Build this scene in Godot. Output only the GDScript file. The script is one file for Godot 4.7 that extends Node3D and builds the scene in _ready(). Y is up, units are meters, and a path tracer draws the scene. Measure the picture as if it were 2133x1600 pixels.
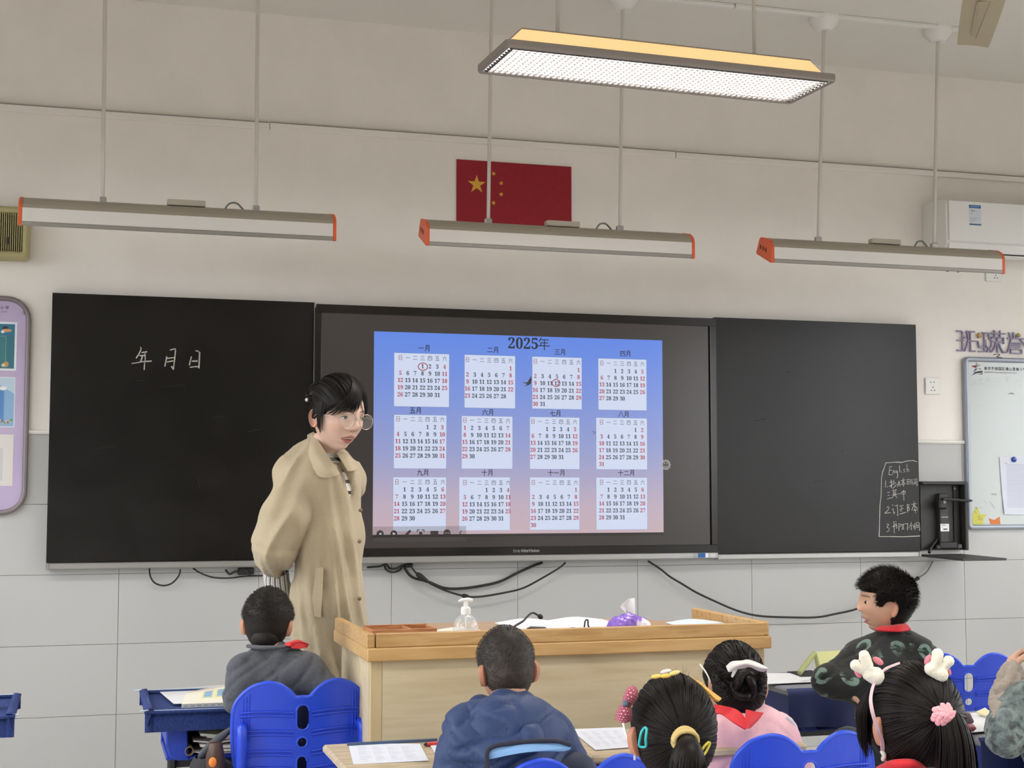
extends Node3D
# A classroom: teacher beside a display board, pupils at desks. y up, metres, front wall at z = 0.

class MB:
	# collects triangles; quads are given counter-clockwise as seen from outside
	var v := PackedVector3Array()
	var n := PackedVector3Array()
	var uv := PackedVector2Array()
	var c := PackedColorArray()
	var idx := PackedInt32Array()
	var col := Color(1, 1, 1)
	var xf := Transform3D()
	func put(p: Vector3, nn: Vector3, t := Vector2.ZERO) -> int:
		v.append(xf * p)
		n.append((xf.basis * nn).normalized())
		uv.append(t)
		c.append(col)
		return v.size() - 1
	func tri(a: Vector3, b: Vector3, d: Vector3) -> void:
		var nn := (b - a).cross(d - a).normalized()
		var i := put(a, nn)
		put(b, nn)
		put(d, nn)
		idx.append_array([i, i + 2, i + 1])
	func quad(a: Vector3, b: Vector3, d: Vector3, e: Vector3) -> void:
		var nn := (d - a).cross(e - b).normalized()
		var i := put(a, nn, Vector2(0, 1))
		put(b, nn, Vector2(1, 1))
		put(d, nn, Vector2(1, 0))
		put(e, nn, Vector2(0, 0))
		idx.append_array([i, i + 2, i + 1, i, i + 3, i + 2])
	func box(at: Vector3, size: Vector3, bevel := 0.0) -> void:
		var h := size * 0.5
		var b := minf(bevel, minf(h.x, minf(h.y, h.z)) * 0.95)
		var f := func(ax: int, s: float, u: float, w: float) -> Vector3:
			var p := Vector3.ZERO
			p[ax] = s * h[ax]
			p[(ax + 1) % 3] = u * (h[(ax + 1) % 3] - b)
			p[(ax + 2) % 3] = w * (h[(ax + 2) % 3] - b)
			return at + p
		for ax in 3:
			for s in [-1.0, 1.0]:
				var q := [f.call(ax, s, -1.0, -1.0), f.call(ax, s, 1.0, -1.0), f.call(ax, s, 1.0, 1.0), f.call(ax, s, -1.0, 1.0)]
				if s > 0:
					quad(q[0], q[1], q[2], q[3])
				else:
					quad(q[1], q[0], q[3], q[2])
		if b <= 0.0:
			return
		for ax in 3:
			var o := (ax + 1) % 3
			var w := (ax + 2) % 3
			for s in [-1.0, 1.0]:
				for t in [-1.0, 1.0]:
					var p0 := Vector3.ZERO
					p0[o] = s * h[o]
					p0[w] = t * (h[w] - b)
					var p1 := Vector3.ZERO
					p1[o] = s * (h[o] - b)
					p1[w] = t * h[w]
					var e := Vector3.ZERO
					e[ax] = h[ax] - b
					if s * t > 0.0:
						quad(at + p0 + e, at + p0 - e, at + p1 - e, at + p1 + e)
					else:
						quad(at + p0 - e, at + p0 + e, at + p1 + e, at + p1 - e)
		for sx in [-1.0, 1.0]:
			for sy in [-1.0, 1.0]:
				for sz in [-1.0, 1.0]:
					var m := Vector3(sx, sy, sz)
					var k := at + m * (h - Vector3.ONE * b)
					var a1 := k + Vector3(sx * b, 0, 0)
					var a2 := k + Vector3(0, sy * b, 0)
					var a3 := k + Vector3(0, 0, sz * b)
					if sx * sy * sz > 0:
						tri(a1, a2, a3)
					else:
						tri(a1, a3, a2)
	# a lattice of points, rows of nu points; smooth normals
	func grid(p: PackedVector3Array, nu: int, nv: int, close_u := false, close_v := false, flip := false, us := 1.0, vs := 1.0) -> void:
		var base := v.size()
		var sg := -1.0 if flip else 1.0
		for j in nv:
			for i in nu:
				var i0 := i - 1
				var i1 := i + 1
				if close_u:
					i0 = (i - 1 + nu) % nu
					i1 = (i + 1) % nu
				else:
					i0 = maxi(i0, 0)
					i1 = mini(i1, nu - 1)
				var j0 := j - 1
				var j1 := j + 1
				if close_v:
					j0 = (j - 1 + nv) % nv
					j1 = (j + 1) % nv
				else:
					j0 = maxi(j0, 0)
					j1 = mini(j1, nv - 1)
				var du := p[j * nu + i1] - p[j * nu + i0]
				var dv := p[j1 * nu + i] - p[j0 * nu + i]
				if du.length_squared() < 1e-14:
					var jj := j + 1 if j == 0 else j - 1
					du = p[jj * nu + i1] - p[jj * nu + i0]
				put(p[j * nu + i], du.cross(dv) * sg, Vector2(us * i / (nu if close_u else nu - 1), vs * j / (nv if close_v else nv - 1)))
		for j in (nv if close_v else nv - 1):
			for i in (nu if close_u else nu - 1):
				var a := base + j * nu + i
				var b := base + j * nu + (i + 1) % nu
				var d := base + ((j + 1) % nv) * nu + (i + 1) % nu
				var e := base + ((j + 1) % nv) * nu + i
				if flip:
					idx.append_array([a, b, d, a, d, e])
				else:
					idx.append_array([a, d, b, a, e, d])
	func tube(path: PackedVector3Array, radii, sides := 8, caps := true, flat := 1.0) -> void:
		var m := path.size()
		var pts := PackedVector3Array()
		var t := (path[1] - path[0]).normalized()
		var up := Vector3.UP if absf(t.y) < 0.9 else Vector3.RIGHT
		var x := t.cross(up).normalized()
		for j in m:
			t = (path[mini(j + 1, m - 1)] - path[maxi(j - 1, 0)]).normalized()
			x = (x - t * x.dot(t)).normalized()
			var y := t.cross(x)
			var r: float = radii if radii is float else radii[j]
			for i in sides:
				var a := TAU * i / sides
				pts.append(path[j] + (x * cos(a) + y * sin(a) * flat) * r)
		grid(pts, sides, m, true, false)
		if caps:
			for e in 2:
				var j := 0 if e == 0 else m - 1
				var nn := (path[0] - path[1]).normalized() if e == 0 else (path[m - 1] - path[m - 2]).normalized()
				var cc := put(path[j], nn)
				var f := v.size()
				for i in sides:
					put(pts[j * sides + i], nn)
				for i in sides:
					if e == 0:
						idx.append_array([cc, f + i, f + (i + 1) % sides])
					else:
						idx.append_array([cc, f + (i + 1) % sides, f + i])
	func lathe(profile: PackedVector2Array, seg := 24, at := Vector3.ZERO) -> void:
		var pts := PackedVector3Array()
		for q in profile:
			for i in seg:
				var a := TAU * i / seg
				pts.append(at + Vector3(q.x * cos(a), q.y, -q.x * sin(a)))
		grid(pts, seg, profile.size(), true, false)
	func prism(poly: PackedVector2Array, z0: float, z1: float, bev := 0.0) -> void:
		# a flat outline (counter-clockwise) in x, y, from z0 (back) to z1 (front)
		if Geometry2D.is_polygon_clockwise(poly) == false and _area(poly) < 0.0:
			poly = poly.duplicate()
		if _area(poly) < 0.0:
			poly = poly.duplicate()
			poly.reverse()
		var face := poly
		if bev > 0.0:
			var o := Geometry2D.offset_polygon(poly, -bev, Geometry2D.JOIN_MITER)
			if o.size() == 1 and o[0].size() == poly.size():
				face = o[0]
				if _area(face) < 0.0:
					face.reverse()
				var best := 0
				for i in face.size():
					if face[i].distance_squared_to(poly[0]) < face[best].distance_squared_to(poly[0]):
						best = i
				var f2 := PackedVector2Array()
				for i in face.size():
					f2.append(face[(i + best) % face.size()])
				face = f2
			else:
				bev = 0.0
		var t := Geometry2D.triangulate_polygon(face)
		for side in 2:
			var z := z1 if side == 1 else z0
			var f := v.size()
			for q in face:
				put(Vector3(q.x, q.y, z), Vector3(0, 0, 1 if side == 1 else -1), q)
			for i in range(0, t.size(), 3):
				var a := face[t[i]]
				var cw := (face[t[i + 1]] - a).cross(face[t[i + 2]] - a) < 0.0
				if cw == (side == 1):
					idx.append_array([f + t[i], f + t[i + 1], f + t[i + 2]])
				else:
					idx.append_array([f + t[i], f + t[i + 2], f + t[i + 1]])
		var m := poly.size()
		for i in m:
			var a := poly[i]
			var b := poly[(i + 1) % m]
			quad(Vector3(a.x, a.y, z0), Vector3(b.x, b.y, z0), Vector3(b.x, b.y, z1 - bev), Vector3(a.x, a.y, z1 - bev))
			if bev > 0.0:
				var a2 := face[i]
				var b2 := face[(i + 1) % m]
				quad(Vector3(a.x, a.y, z1 - bev), Vector3(b.x, b.y, z1 - bev), Vector3(b2.x, b2.y, z1), Vector3(a2.x, a2.y, z1))
	func _area(p: PackedVector2Array) -> float:
		var s := 0.0
		for i in p.size():
			s += p[i].cross(p[(i + 1) % p.size()])
		return s
	func ball(at: Vector3, r: Vector3, seg := 16, rings := 10, bas := Basis()) -> void:
		var pts := PackedVector3Array()
		for j in rings + 1:
			var t := PI * j / rings
			for i in seg:
				var a := TAU * i / seg
				pts.append(at + bas * (Vector3(sin(t) * cos(a), -cos(t), -sin(t) * sin(a)) * r))
		grid(pts, seg, rings + 1, true, false)
	# a thin cloth or sheet through rows of control points, with thickness
	func patch(rows: Array, nu: int, nv: int, thick := 0.003, us := 1.0, vs := 1.0) -> void:
		var fine := []
		for r in rows:
			fine.append(MB.spline(r, nu))
		var pts := PackedVector3Array()
		pts.resize(nu * nv)
		for i in nu:
			var colm := []
			for r in fine:
				colm.append(r[i])
			var s := MB.spline(colm, nv)
			for j in nv:
				pts[j * nu + i] = s[j]
		var nrm := PackedVector3Array()
		for j in nv:
			for i in nu:
				var du := pts[j * nu + mini(i + 1, nu - 1)] - pts[j * nu + maxi(i - 1, 0)]
				var dv := pts[mini(j + 1, nv - 1) * nu + i] - pts[maxi(j - 1, 0) * nu + i]
				nrm.append(du.cross(dv).normalized())
		var back := PackedVector3Array()
		for i in pts.size():
			back.append(pts[i] - nrm[i] * thick)
		grid(pts, nu, nv, false, false, false, us, vs)
		grid(back, nu, nv, false, false, true, us, vs)
		for e in 4:
			var line := []
			var low := []
			var m := nu if e < 2 else nv
			for i in m:
				var k := i if e == 0 else (nv - 1) * nu + i if e == 1 else i * nu if e == 2 else i * nu + nu - 1
				line.append(pts[k])
				low.append(back[k])
			for i in m - 1:
				if e == 0 or e == 3:
					quad(low[i], low[i + 1], line[i + 1], line[i])
				else:
					quad(line[i], line[i + 1], low[i + 1], low[i])
	static func spline(p: Array, m: int) -> PackedVector3Array:
		var out := PackedVector3Array()
		var k := p.size()
		for i in m:
			var t := float(i) / (m - 1) * (k - 1)
			var s := mini(int(t), k - 2)
			var f := t - s
			var b: Vector3 = p[s]
			var d: Vector3 = p[s + 1]
			var a: Vector3 = p[s - 1] if s > 0 else b * 2.0 - d
			var e: Vector3 = p[s + 2] if s + 2 < k else d * 2.0 - b
			out.append(b.cubic_interpolate(d, a, e, f))
		return out
	func mesh() -> ArrayMesh:
		var a := []
		a.resize(Mesh.ARRAY_MAX)
		a[Mesh.ARRAY_VERTEX] = v
		a[Mesh.ARRAY_NORMAL] = n
		a[Mesh.ARRAY_TEX_UV] = uv
		a[Mesh.ARRAY_COLOR] = c
		a[Mesh.ARRAY_INDEX] = idx
		var m := ArrayMesh.new()
		m.add_surface_from_arrays(Mesh.PRIMITIVE_TRIANGLES, a)
		return m


class Field:
	# a distance field on a grid, joined smoothly, meshed as surface nets
	var lo: Vector3
	var cell: float
	var nx: int
	var ny: int
	var nz: int
	var d := PackedFloat32Array()
	func _init(low: Vector3, high: Vector3, size: float) -> void:
		lo = low
		cell = size
		nx = int((high.x - low.x) / size) + 2
		ny = int((high.y - low.y) / size) + 2
		nz = int((high.z - low.z) / size) + 2
		d.resize(nx * ny * nz)
		d.fill(0.2)
	# tapered capsule; sq > 1 widens it along the direction ax
	func cap(a: Vector3, b: Vector3, ra: float, rb: float, k := 0.02, ax := Vector3.RIGHT, sq := 1.0, cut := false) -> void:
		var r := maxf(ra, rb)
		var m := (r * maxf(sq, 1.0) + k + cell * 3.0)
		var l := Vector3(minf(a.x, b.x) - m, minf(a.y, b.y) - m, minf(a.z, b.z) - m)
		var h := Vector3(maxf(a.x, b.x) + m, maxf(a.y, b.y) + m, maxf(a.z, b.z) + m)
		var i0 := maxi(int((l.x - lo.x) / cell), 0)
		var i1 := mini(int((h.x - lo.x) / cell) + 1, nx - 1)
		var j0 := maxi(int((l.y - lo.y) / cell), 0)
		var j1 := mini(int((h.y - lo.y) / cell) + 1, ny - 1)
		var k0 := maxi(int((l.z - lo.z) / cell), 0)
		var k1 := mini(int((h.z - lo.z) / cell) + 1, nz - 1)
		var ab := b - a
		ab -= ax * ab.dot(ax) * (1.0 - 1.0 / sq)
		var den := maxf(ab.length_squared(), 1e-9)
		var shrink := 1.0 / sq - 1.0
		for kk in range(k0, k1 + 1):
			for jj in range(j0, j1 + 1):
				var at := (kk * ny + jj) * nx
				for ii in range(i0, i1 + 1):
					var p := Vector3(lo.x + ii * cell, lo.y + jj * cell, lo.z + kk * cell) - a
					p += ax * (p.dot(ax) * shrink)
					var t := clampf(p.dot(ab) / den, 0.0, 1.0)
					var q := (p - ab * t).length() - (ra + (rb - ra) * t)
					var o := d[at + ii]
					if cut:
						d[at + ii] = maxf(o, -q)
					else:
						var g := k - absf(o - q)
						if g > 0.0:
							d[at + ii] = minf(o, q) - g * g / (4.0 * k)
						elif q < o:
							d[at + ii] = q
	func chain(pts: Array, radii: Array, k := 0.02, ax := Vector3.RIGHT, sq := 1.0) -> void:
		for i in pts.size() - 1:
			cap(pts[i], pts[i + 1], radii[i], radii[i + 1], k, ax, sq)
	func level(y: float, above := true) -> void:  # cut flat
		for kk in nz:
			for jj in ny:
				var q := (lo.y + jj * cell) - y
				if not above:
					q = -q
				var at := (kk * ny + jj) * nx
				for ii in nx:
					d[at + ii] = maxf(d[at + ii], q)
	func into(mb: MB, push = null, paint = null) -> void:
		var ids := PackedInt32Array()
		ids.resize(nx * ny * nz)
		ids.fill(-1)
		var pos := PackedVector3Array()
		var row := nx
		var slab := nx * ny
		for k in nz - 1:
			for j in ny - 1:
				for i in nx - 1:
					var b := k * slab + j * row + i
					var s := d[b] < 0.0
					if s == (d[b + 1] < 0.0) and s == (d[b + row] < 0.0) and s == (d[b + row + 1] < 0.0) and s == (d[b + slab] < 0.0) and s == (d[b + slab + 1] < 0.0) and s == (d[b + slab + row] < 0.0) and s == (d[b + slab + row + 1] < 0.0):
						continue
					var sum := Vector3.ZERO
					var cnt := 0
					for e in 12:
						var p0: int = EA[e]
						var p1: int = EB[e]
						var v0 := d[b + (p0 & 1) + ((p0 >> 1) & 1) * row + (p0 >> 2) * slab]
						var v1 := d[b + (p1 & 1) + ((p1 >> 1) & 1) * row + (p1 >> 2) * slab]
						if (v0 < 0.0) != (v1 < 0.0):
							var t := v0 / (v0 - v1)
							sum += Vector3(p0 & 1, (p0 >> 1) & 1, p0 >> 2).lerp(Vector3(p1 & 1, (p1 >> 1) & 1, p1 >> 2), t)
							cnt += 1
					ids[b] = pos.size()
					pos.append(lo + (Vector3(i, j, k) + sum / cnt) * cell)
		var tris := PackedInt32Array()
		for k in range(1, nz - 1):
			for j in range(1, ny - 1):
				for i in range(1, nx - 1):
					var b := k * slab + j * row + i
					var s := d[b] < 0.0
					if s != (d[b + 1] < 0.0):
						_q(tris, ids[b - row - slab], ids[b - slab], ids[b], ids[b - row], s)
					if s != (d[b + row] < 0.0):
						_q(tris, ids[b - 1 - slab], ids[b - 1], ids[b], ids[b - slab], s)
					if s != (d[b + slab] < 0.0):
						_q(tris, ids[b - 1 - row], ids[b - row], ids[b], ids[b - 1], s)
		var nrm := _normals(pos, tris)
		if push != null:
			for i in pos.size():
				pos[i] += nrm[i] * float(push.call(pos[i], nrm[i]))
			nrm = _normals(pos, tris)
		var f := mb.v.size()
		for i in pos.size():
			if paint != null:
				mb.col = paint.call(pos[i], nrm[i])
			mb.put(pos[i], nrm[i], Vector2.ZERO)
		for t in tris:
			mb.idx.append(f + t)
	func _normals(pos: PackedVector3Array, tris: PackedInt32Array) -> PackedVector3Array:
		var o := PackedVector3Array()
		o.resize(pos.size())
		for i in range(0, tris.size(), 3):
			var a := pos[tris[i]]
			var w := (pos[tris[i + 2]] - a).cross(pos[tris[i + 1]] - a)
			o[tris[i]] += w
			o[tris[i + 1]] += w
			o[tris[i + 2]] += w
		for i in o.size():
			o[i] = o[i].normalized()
		return o
	func _q(t: PackedInt32Array, a: int, b: int, c: int, e: int, s: bool) -> void:
		if a < 0 or b < 0 or c < 0 or e < 0:
			return
		if s:
			t.append_array([a, c, b, a, e, c])
		else:
			t.append_array([a, b, c, a, c, e])
	const EA := [0, 2, 4, 6, 0, 1, 4, 5, 0, 1, 2, 3]
	const EB := [1, 3, 5, 7, 2, 3, 6, 7, 4, 5, 6, 7]


class Print:
	# a drawing surface for flat print: filled shapes, pen strokes and lettering
	var im: Image
	var w: int
	var h: int
	func _init(ww: int, hh: int, bg: Color) -> void:
		w = ww
		h = hh
		im = Image.create(w, h, false, Image.FORMAT_RGB8)
		im.fill(bg)
	func tris(t: PackedVector2Array, col: Color) -> void:
		if t.size() < 3:
			return
		var a := t[0]
		var b := t[0]
		for q in t:
			a = a.min(q)
			b = b.max(q)
		var x0 := clampi(int(a.x) - 1, 0, w - 1)
		var y0 := clampi(int(a.y) - 1, 0, h - 1)
		var x1 := clampi(int(b.x) + 1, 0, w - 1)
		var y1 := clampi(int(b.y) + 1, 0, h - 1)
		var bw := x1 - x0 + 1
		var bh := y1 - y0 + 1
		var cov := PackedFloat32Array()
		cov.resize(bw * bh)
		for i in range(0, t.size() - 2, 3):
			var p := [t[i], t[i + 1], t[i + 2]]
			var ty := maxf(minf(p[0].y, minf(p[1].y, p[2].y)), y0)
			var by := minf(maxf(p[0].y, maxf(p[1].y, p[2].y)), y1 + 0.999)
			var sy := int(ceil(ty * 4.0 - 0.5))
			while (sy + 0.5) / 4.0 < by:
				var y := (sy + 0.5) / 4.0
				sy += 1
				var xl := 1e9
				var xr := -1e9
				for e in 3:
					var u: Vector2 = p[e]
					var q: Vector2 = p[(e + 1) % 3]
					if (u.y <= y) != (q.y <= y):
						var x := u.x + (y - u.y) / (q.y - u.y) * (q.x - u.x)
						xl = minf(xl, x)
						xr = maxf(xr, x)
				xl = maxf(xl, x0)
				xr = minf(xr, x1 + 0.999)
				if xr <= xl:
					continue
				var at := (int(y) - y0) * bw - x0
				for x in range(int(xl), int(xr) + 1):
					cov[at + x] += 0.25 * (minf(xr, x + 1.0) - maxf(xl, x))
		for y in bh:
			for x in bw:
				var k := cov[y * bw + x]
				if k > 0.004:
					im.set_pixel(x0 + x, y0 + y, im.get_pixel(x0 + x, y0 + y).lerp(col, minf(k, 1.0) * col.a))
	func poly(p: PackedVector2Array, col: Color) -> void:
		var t := Geometry2D.triangulate_polygon(p)
		var o := PackedVector2Array()
		for i in t:
			o.append(p[i])
		tris(o, col)
	func rect(x: float, y: float, ww: float, hh: float, col: Color) -> void:
		poly(PackedVector2Array([Vector2(x, y), Vector2(x + ww, y), Vector2(x + ww, y + hh), Vector2(x, y + hh)]), col)
	func pen(p: PackedVector2Array, wd: float, col: Color) -> void:
		var o := PackedVector2Array()
		for i in p.size():
			if i + 1 < p.size():
				var q := (p[i + 1] - p[i]).normalized().orthogonal() * wd * 0.5
				o.append_array([p[i] + q, p[i + 1] + q, p[i + 1] - q, p[i] + q, p[i + 1] - q, p[i] - q])
			for s in 6:
				o.append_array([p[i], p[i] + Vector2.from_angle(TAU * s / 6) * wd * 0.5, p[i] + Vector2.from_angle(TAU * (s + 1) / 6) * wd * 0.5])
		tris(o, col)
	func oval(at: Vector2, r: Vector2, col: Color, line := 0.0) -> void:
		var p := PackedVector2Array()
		for i in 29:
			p.append(at + Vector2.from_angle(TAU * i / 28) * r)
		if line > 0.0:
			pen(p, line, col)
		else:
			p.resize(28)
			poly(p, col)


var rng := RandomNumberGenerator.new()
var noise := FastNoiseLite.new()
var cam_xf: Transform3D
var taken := {}
var glyphs := {}
var M := {}
const FOCAL := 3000.0

# a point seen at pixel (px, py) of the 2133 x 1600 frame, so many metres in front of the camera
func P(px: float, py: float, depth: float) -> Vector3:
	return cam_xf * Vector3((px - 1066.5) / FOCAL * depth, (800.0 - py) / FOCAL * depth, -depth)

func PV(list: Array, depth := 0.0) -> Array:
	var o := []
	for q in list:
		o.append(P(q[0], q[1], q[2] if q.size() > 2 else depth))
	return o

func numbered(called: String) -> String:
	var k: int = taken.get(called, 0)
	taken[called] = k + 1
	return called if k == 0 else "%s_%03d" % [called, k]

func thing(called: String, label: String, category: String, at := Vector3.ZERO, turn := 0.0, group := "") -> Node3D:
	var o := Node3D.new()
	o.name = numbered(called)
	add_child(o)
	o.position = at
	o.rotation.y = turn
	tag(o, label, category, group)
	return o

func tag(o: Node, label: String, category: String, group := "") -> void:
	o.set_meta("label", label)
	o.set_meta("category", category)
	if group != "":
		o.set_meta("group", group)

func part(called: String, mb, m: Material, parent: Node, label := "") -> MeshInstance3D:
	var o := MeshInstance3D.new()
	o.mesh = mb.mesh() if mb is MB else mb
	o.material_override = null
	o.mesh.surface_set_material(0, m) if o.mesh is ArrayMesh and o.mesh.surface_get_material(0) == null else o.set_surface_override_material(0, m)
	if parent == self:
		called = numbered(called)
	o.name = called
	parent.add_child(o, true)
	if label != "":
		o.set_meta("label", label)
	return o

func struct(called: String, mb, m: Material) -> MeshInstance3D:
	var o := part(called, mb, m, self)
	o.set_meta("kind", "structure")
	return o

func lone(called: String, mb, m: Material, label: String, category: String, group := "") -> MeshInstance3D:
	# a thing that is one mesh
	var o := part(called, mb, m, self)
	tag(o, label, category, group)
	return o

func mk() -> MB:
	return MB.new()

func bx(at: Vector3, size: Vector3, bevel := 0.0) -> MB:
	var b := MB.new()
	b.box(at, size, bevel)
	return b

func mat(color: Color, rough := 0.6, metal := 0.0, spec := 0.5) -> StandardMaterial3D:
	var m := StandardMaterial3D.new()
	m.albedo_color = color
	m.roughness = rough
	m.metallic = metal
	m.metallic_specular = spec
	return m

func c8(r: float, g: float, b: float) -> Color:
	return Color(r / 255.0, g / 255.0, b / 255.0)

# a material whose colour wanders between colours along a stretched noise (wood, plaster, cloth)
func grain(colors: Array, scale: Vector3, rough: float, freq := 0.01, octaves := 4, warp := 0.0, bump := 0.0, sd := 1, world := false) -> StandardMaterial3D:
	var m := mat(Color.WHITE, rough)
	var f := FastNoiseLite.new()
	f.seed = sd
	f.noise_type = FastNoiseLite.TYPE_SIMPLEX_SMOOTH
	f.frequency = freq
	f.fractal_octaves = octaves
	if warp > 0.0:
		f.domain_warp_enabled = true
		f.domain_warp_amplitude = warp
		f.domain_warp_frequency = freq * 0.6
	var g := Gradient.new()
	g.offsets = PackedFloat32Array()
	var offs := PackedFloat32Array()
	var cols := PackedColorArray()
	for i in colors.size():
		offs.append(0.15 + 0.7 * i / maxf(colors.size() - 1, 1))
		cols.append(colors[i])
	g.offsets = offs
	g.colors = cols
	var t := NoiseTexture2D.new()
	t.width = 512
	t.height = 512
	t.seamless = true
	t.noise = f
	t.color_ramp = g
	m.albedo_texture = t
	m.uv1_triplanar = true
	m.uv1_world_triplanar = world
	m.uv1_scale = scale
	if bump > 0.0:
		var t2 := NoiseTexture2D.new()
		t2.width = 512
		t2.height = 512
		t2.seamless = true
		t2.noise = f
		m.heightmap_enabled = true
		m.heightmap_texture = t2
		m.heightmap_scale = bump
	return m

func printed(p: Print, rough := 0.6) -> StandardMaterial3D:
	var m := mat(Color.WHITE, rough)
	m.albedo_texture = ImageTexture.create_from_image(p.im)
	m.texture_repeat = false
	return m

func letters(font_name: String, bold: bool, text: String) -> Dictionary:
	# triangles of a line of text; digits stand on 0 and are 1 high
	var key := font_name + str(bold) + text
	if glyphs.has(key):
		return glyphs[key]
	var f := SystemFont.new()
	f.font_names = PackedStringArray([font_name])
	f.font_weight = 700 if bold else 400
	var base := 0.0
	var tall := 1.0
	if text != "0":
		var z := letters(font_name, bold, "0")
		base = z.base
		tall = z.tall
	var t := TextMesh.new()
	t.font = f
	t.font_size = 64
	t.pixel_size = 0.01
	t.depth = 0.0
	t.curve_step = 1.0
	t.text = text
	t.horizontal_alignment = HORIZONTAL_ALIGNMENT_LEFT
	var a := t.surface_get_arrays(0)
	var v: PackedVector3Array = a[Mesh.ARRAY_VERTEX]
	var nn: PackedVector3Array = a[Mesh.ARRAY_NORMAL]
	var ix = a[Mesh.ARRAY_INDEX]
	if ix == null:
		ix = PackedInt32Array(range(v.size()))
	if text == "0":
		var lo := 1e9
		var hi := -1e9
		for p in v:
			lo = minf(lo, p.y)
			hi = maxf(hi, p.y)
		base = lo
		tall = maxf(hi - lo, 1e-4)
	var o := PackedVector2Array()
	var l := 1e9
	var r := -1e9
	for i in range(0, ix.size(), 3):
		if nn[ix[i]].z < 0.5:
			continue
		for e in 3:
			var p := v[ix[i + e]]
			o.append(Vector2(p.x / tall, (p.y - base) / tall))
			l = minf(l, p.x / tall)
			r = maxf(r, p.x / tall)
	var d := {"t": o, "l": l, "r": r, "base": base, "tall": tall}
	glyphs[key] = d
	return d

func write(p: Print, text: String, at: Vector2, high: float, col: Color, bold := false, font := "Droid Sans", align := 0.5, wide := 1.0) -> float:
	var d := letters(font, bold, text)
	var o := PackedVector2Array()
	var off: float = lerpf(d.l, d.r, align)
	for q in d.t:
		o.append(at + Vector2((q.x - off) * high * wide, -q.y * high))
	p.tris(o, col)
	return (d.r - d.l) * high * wide

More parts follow.
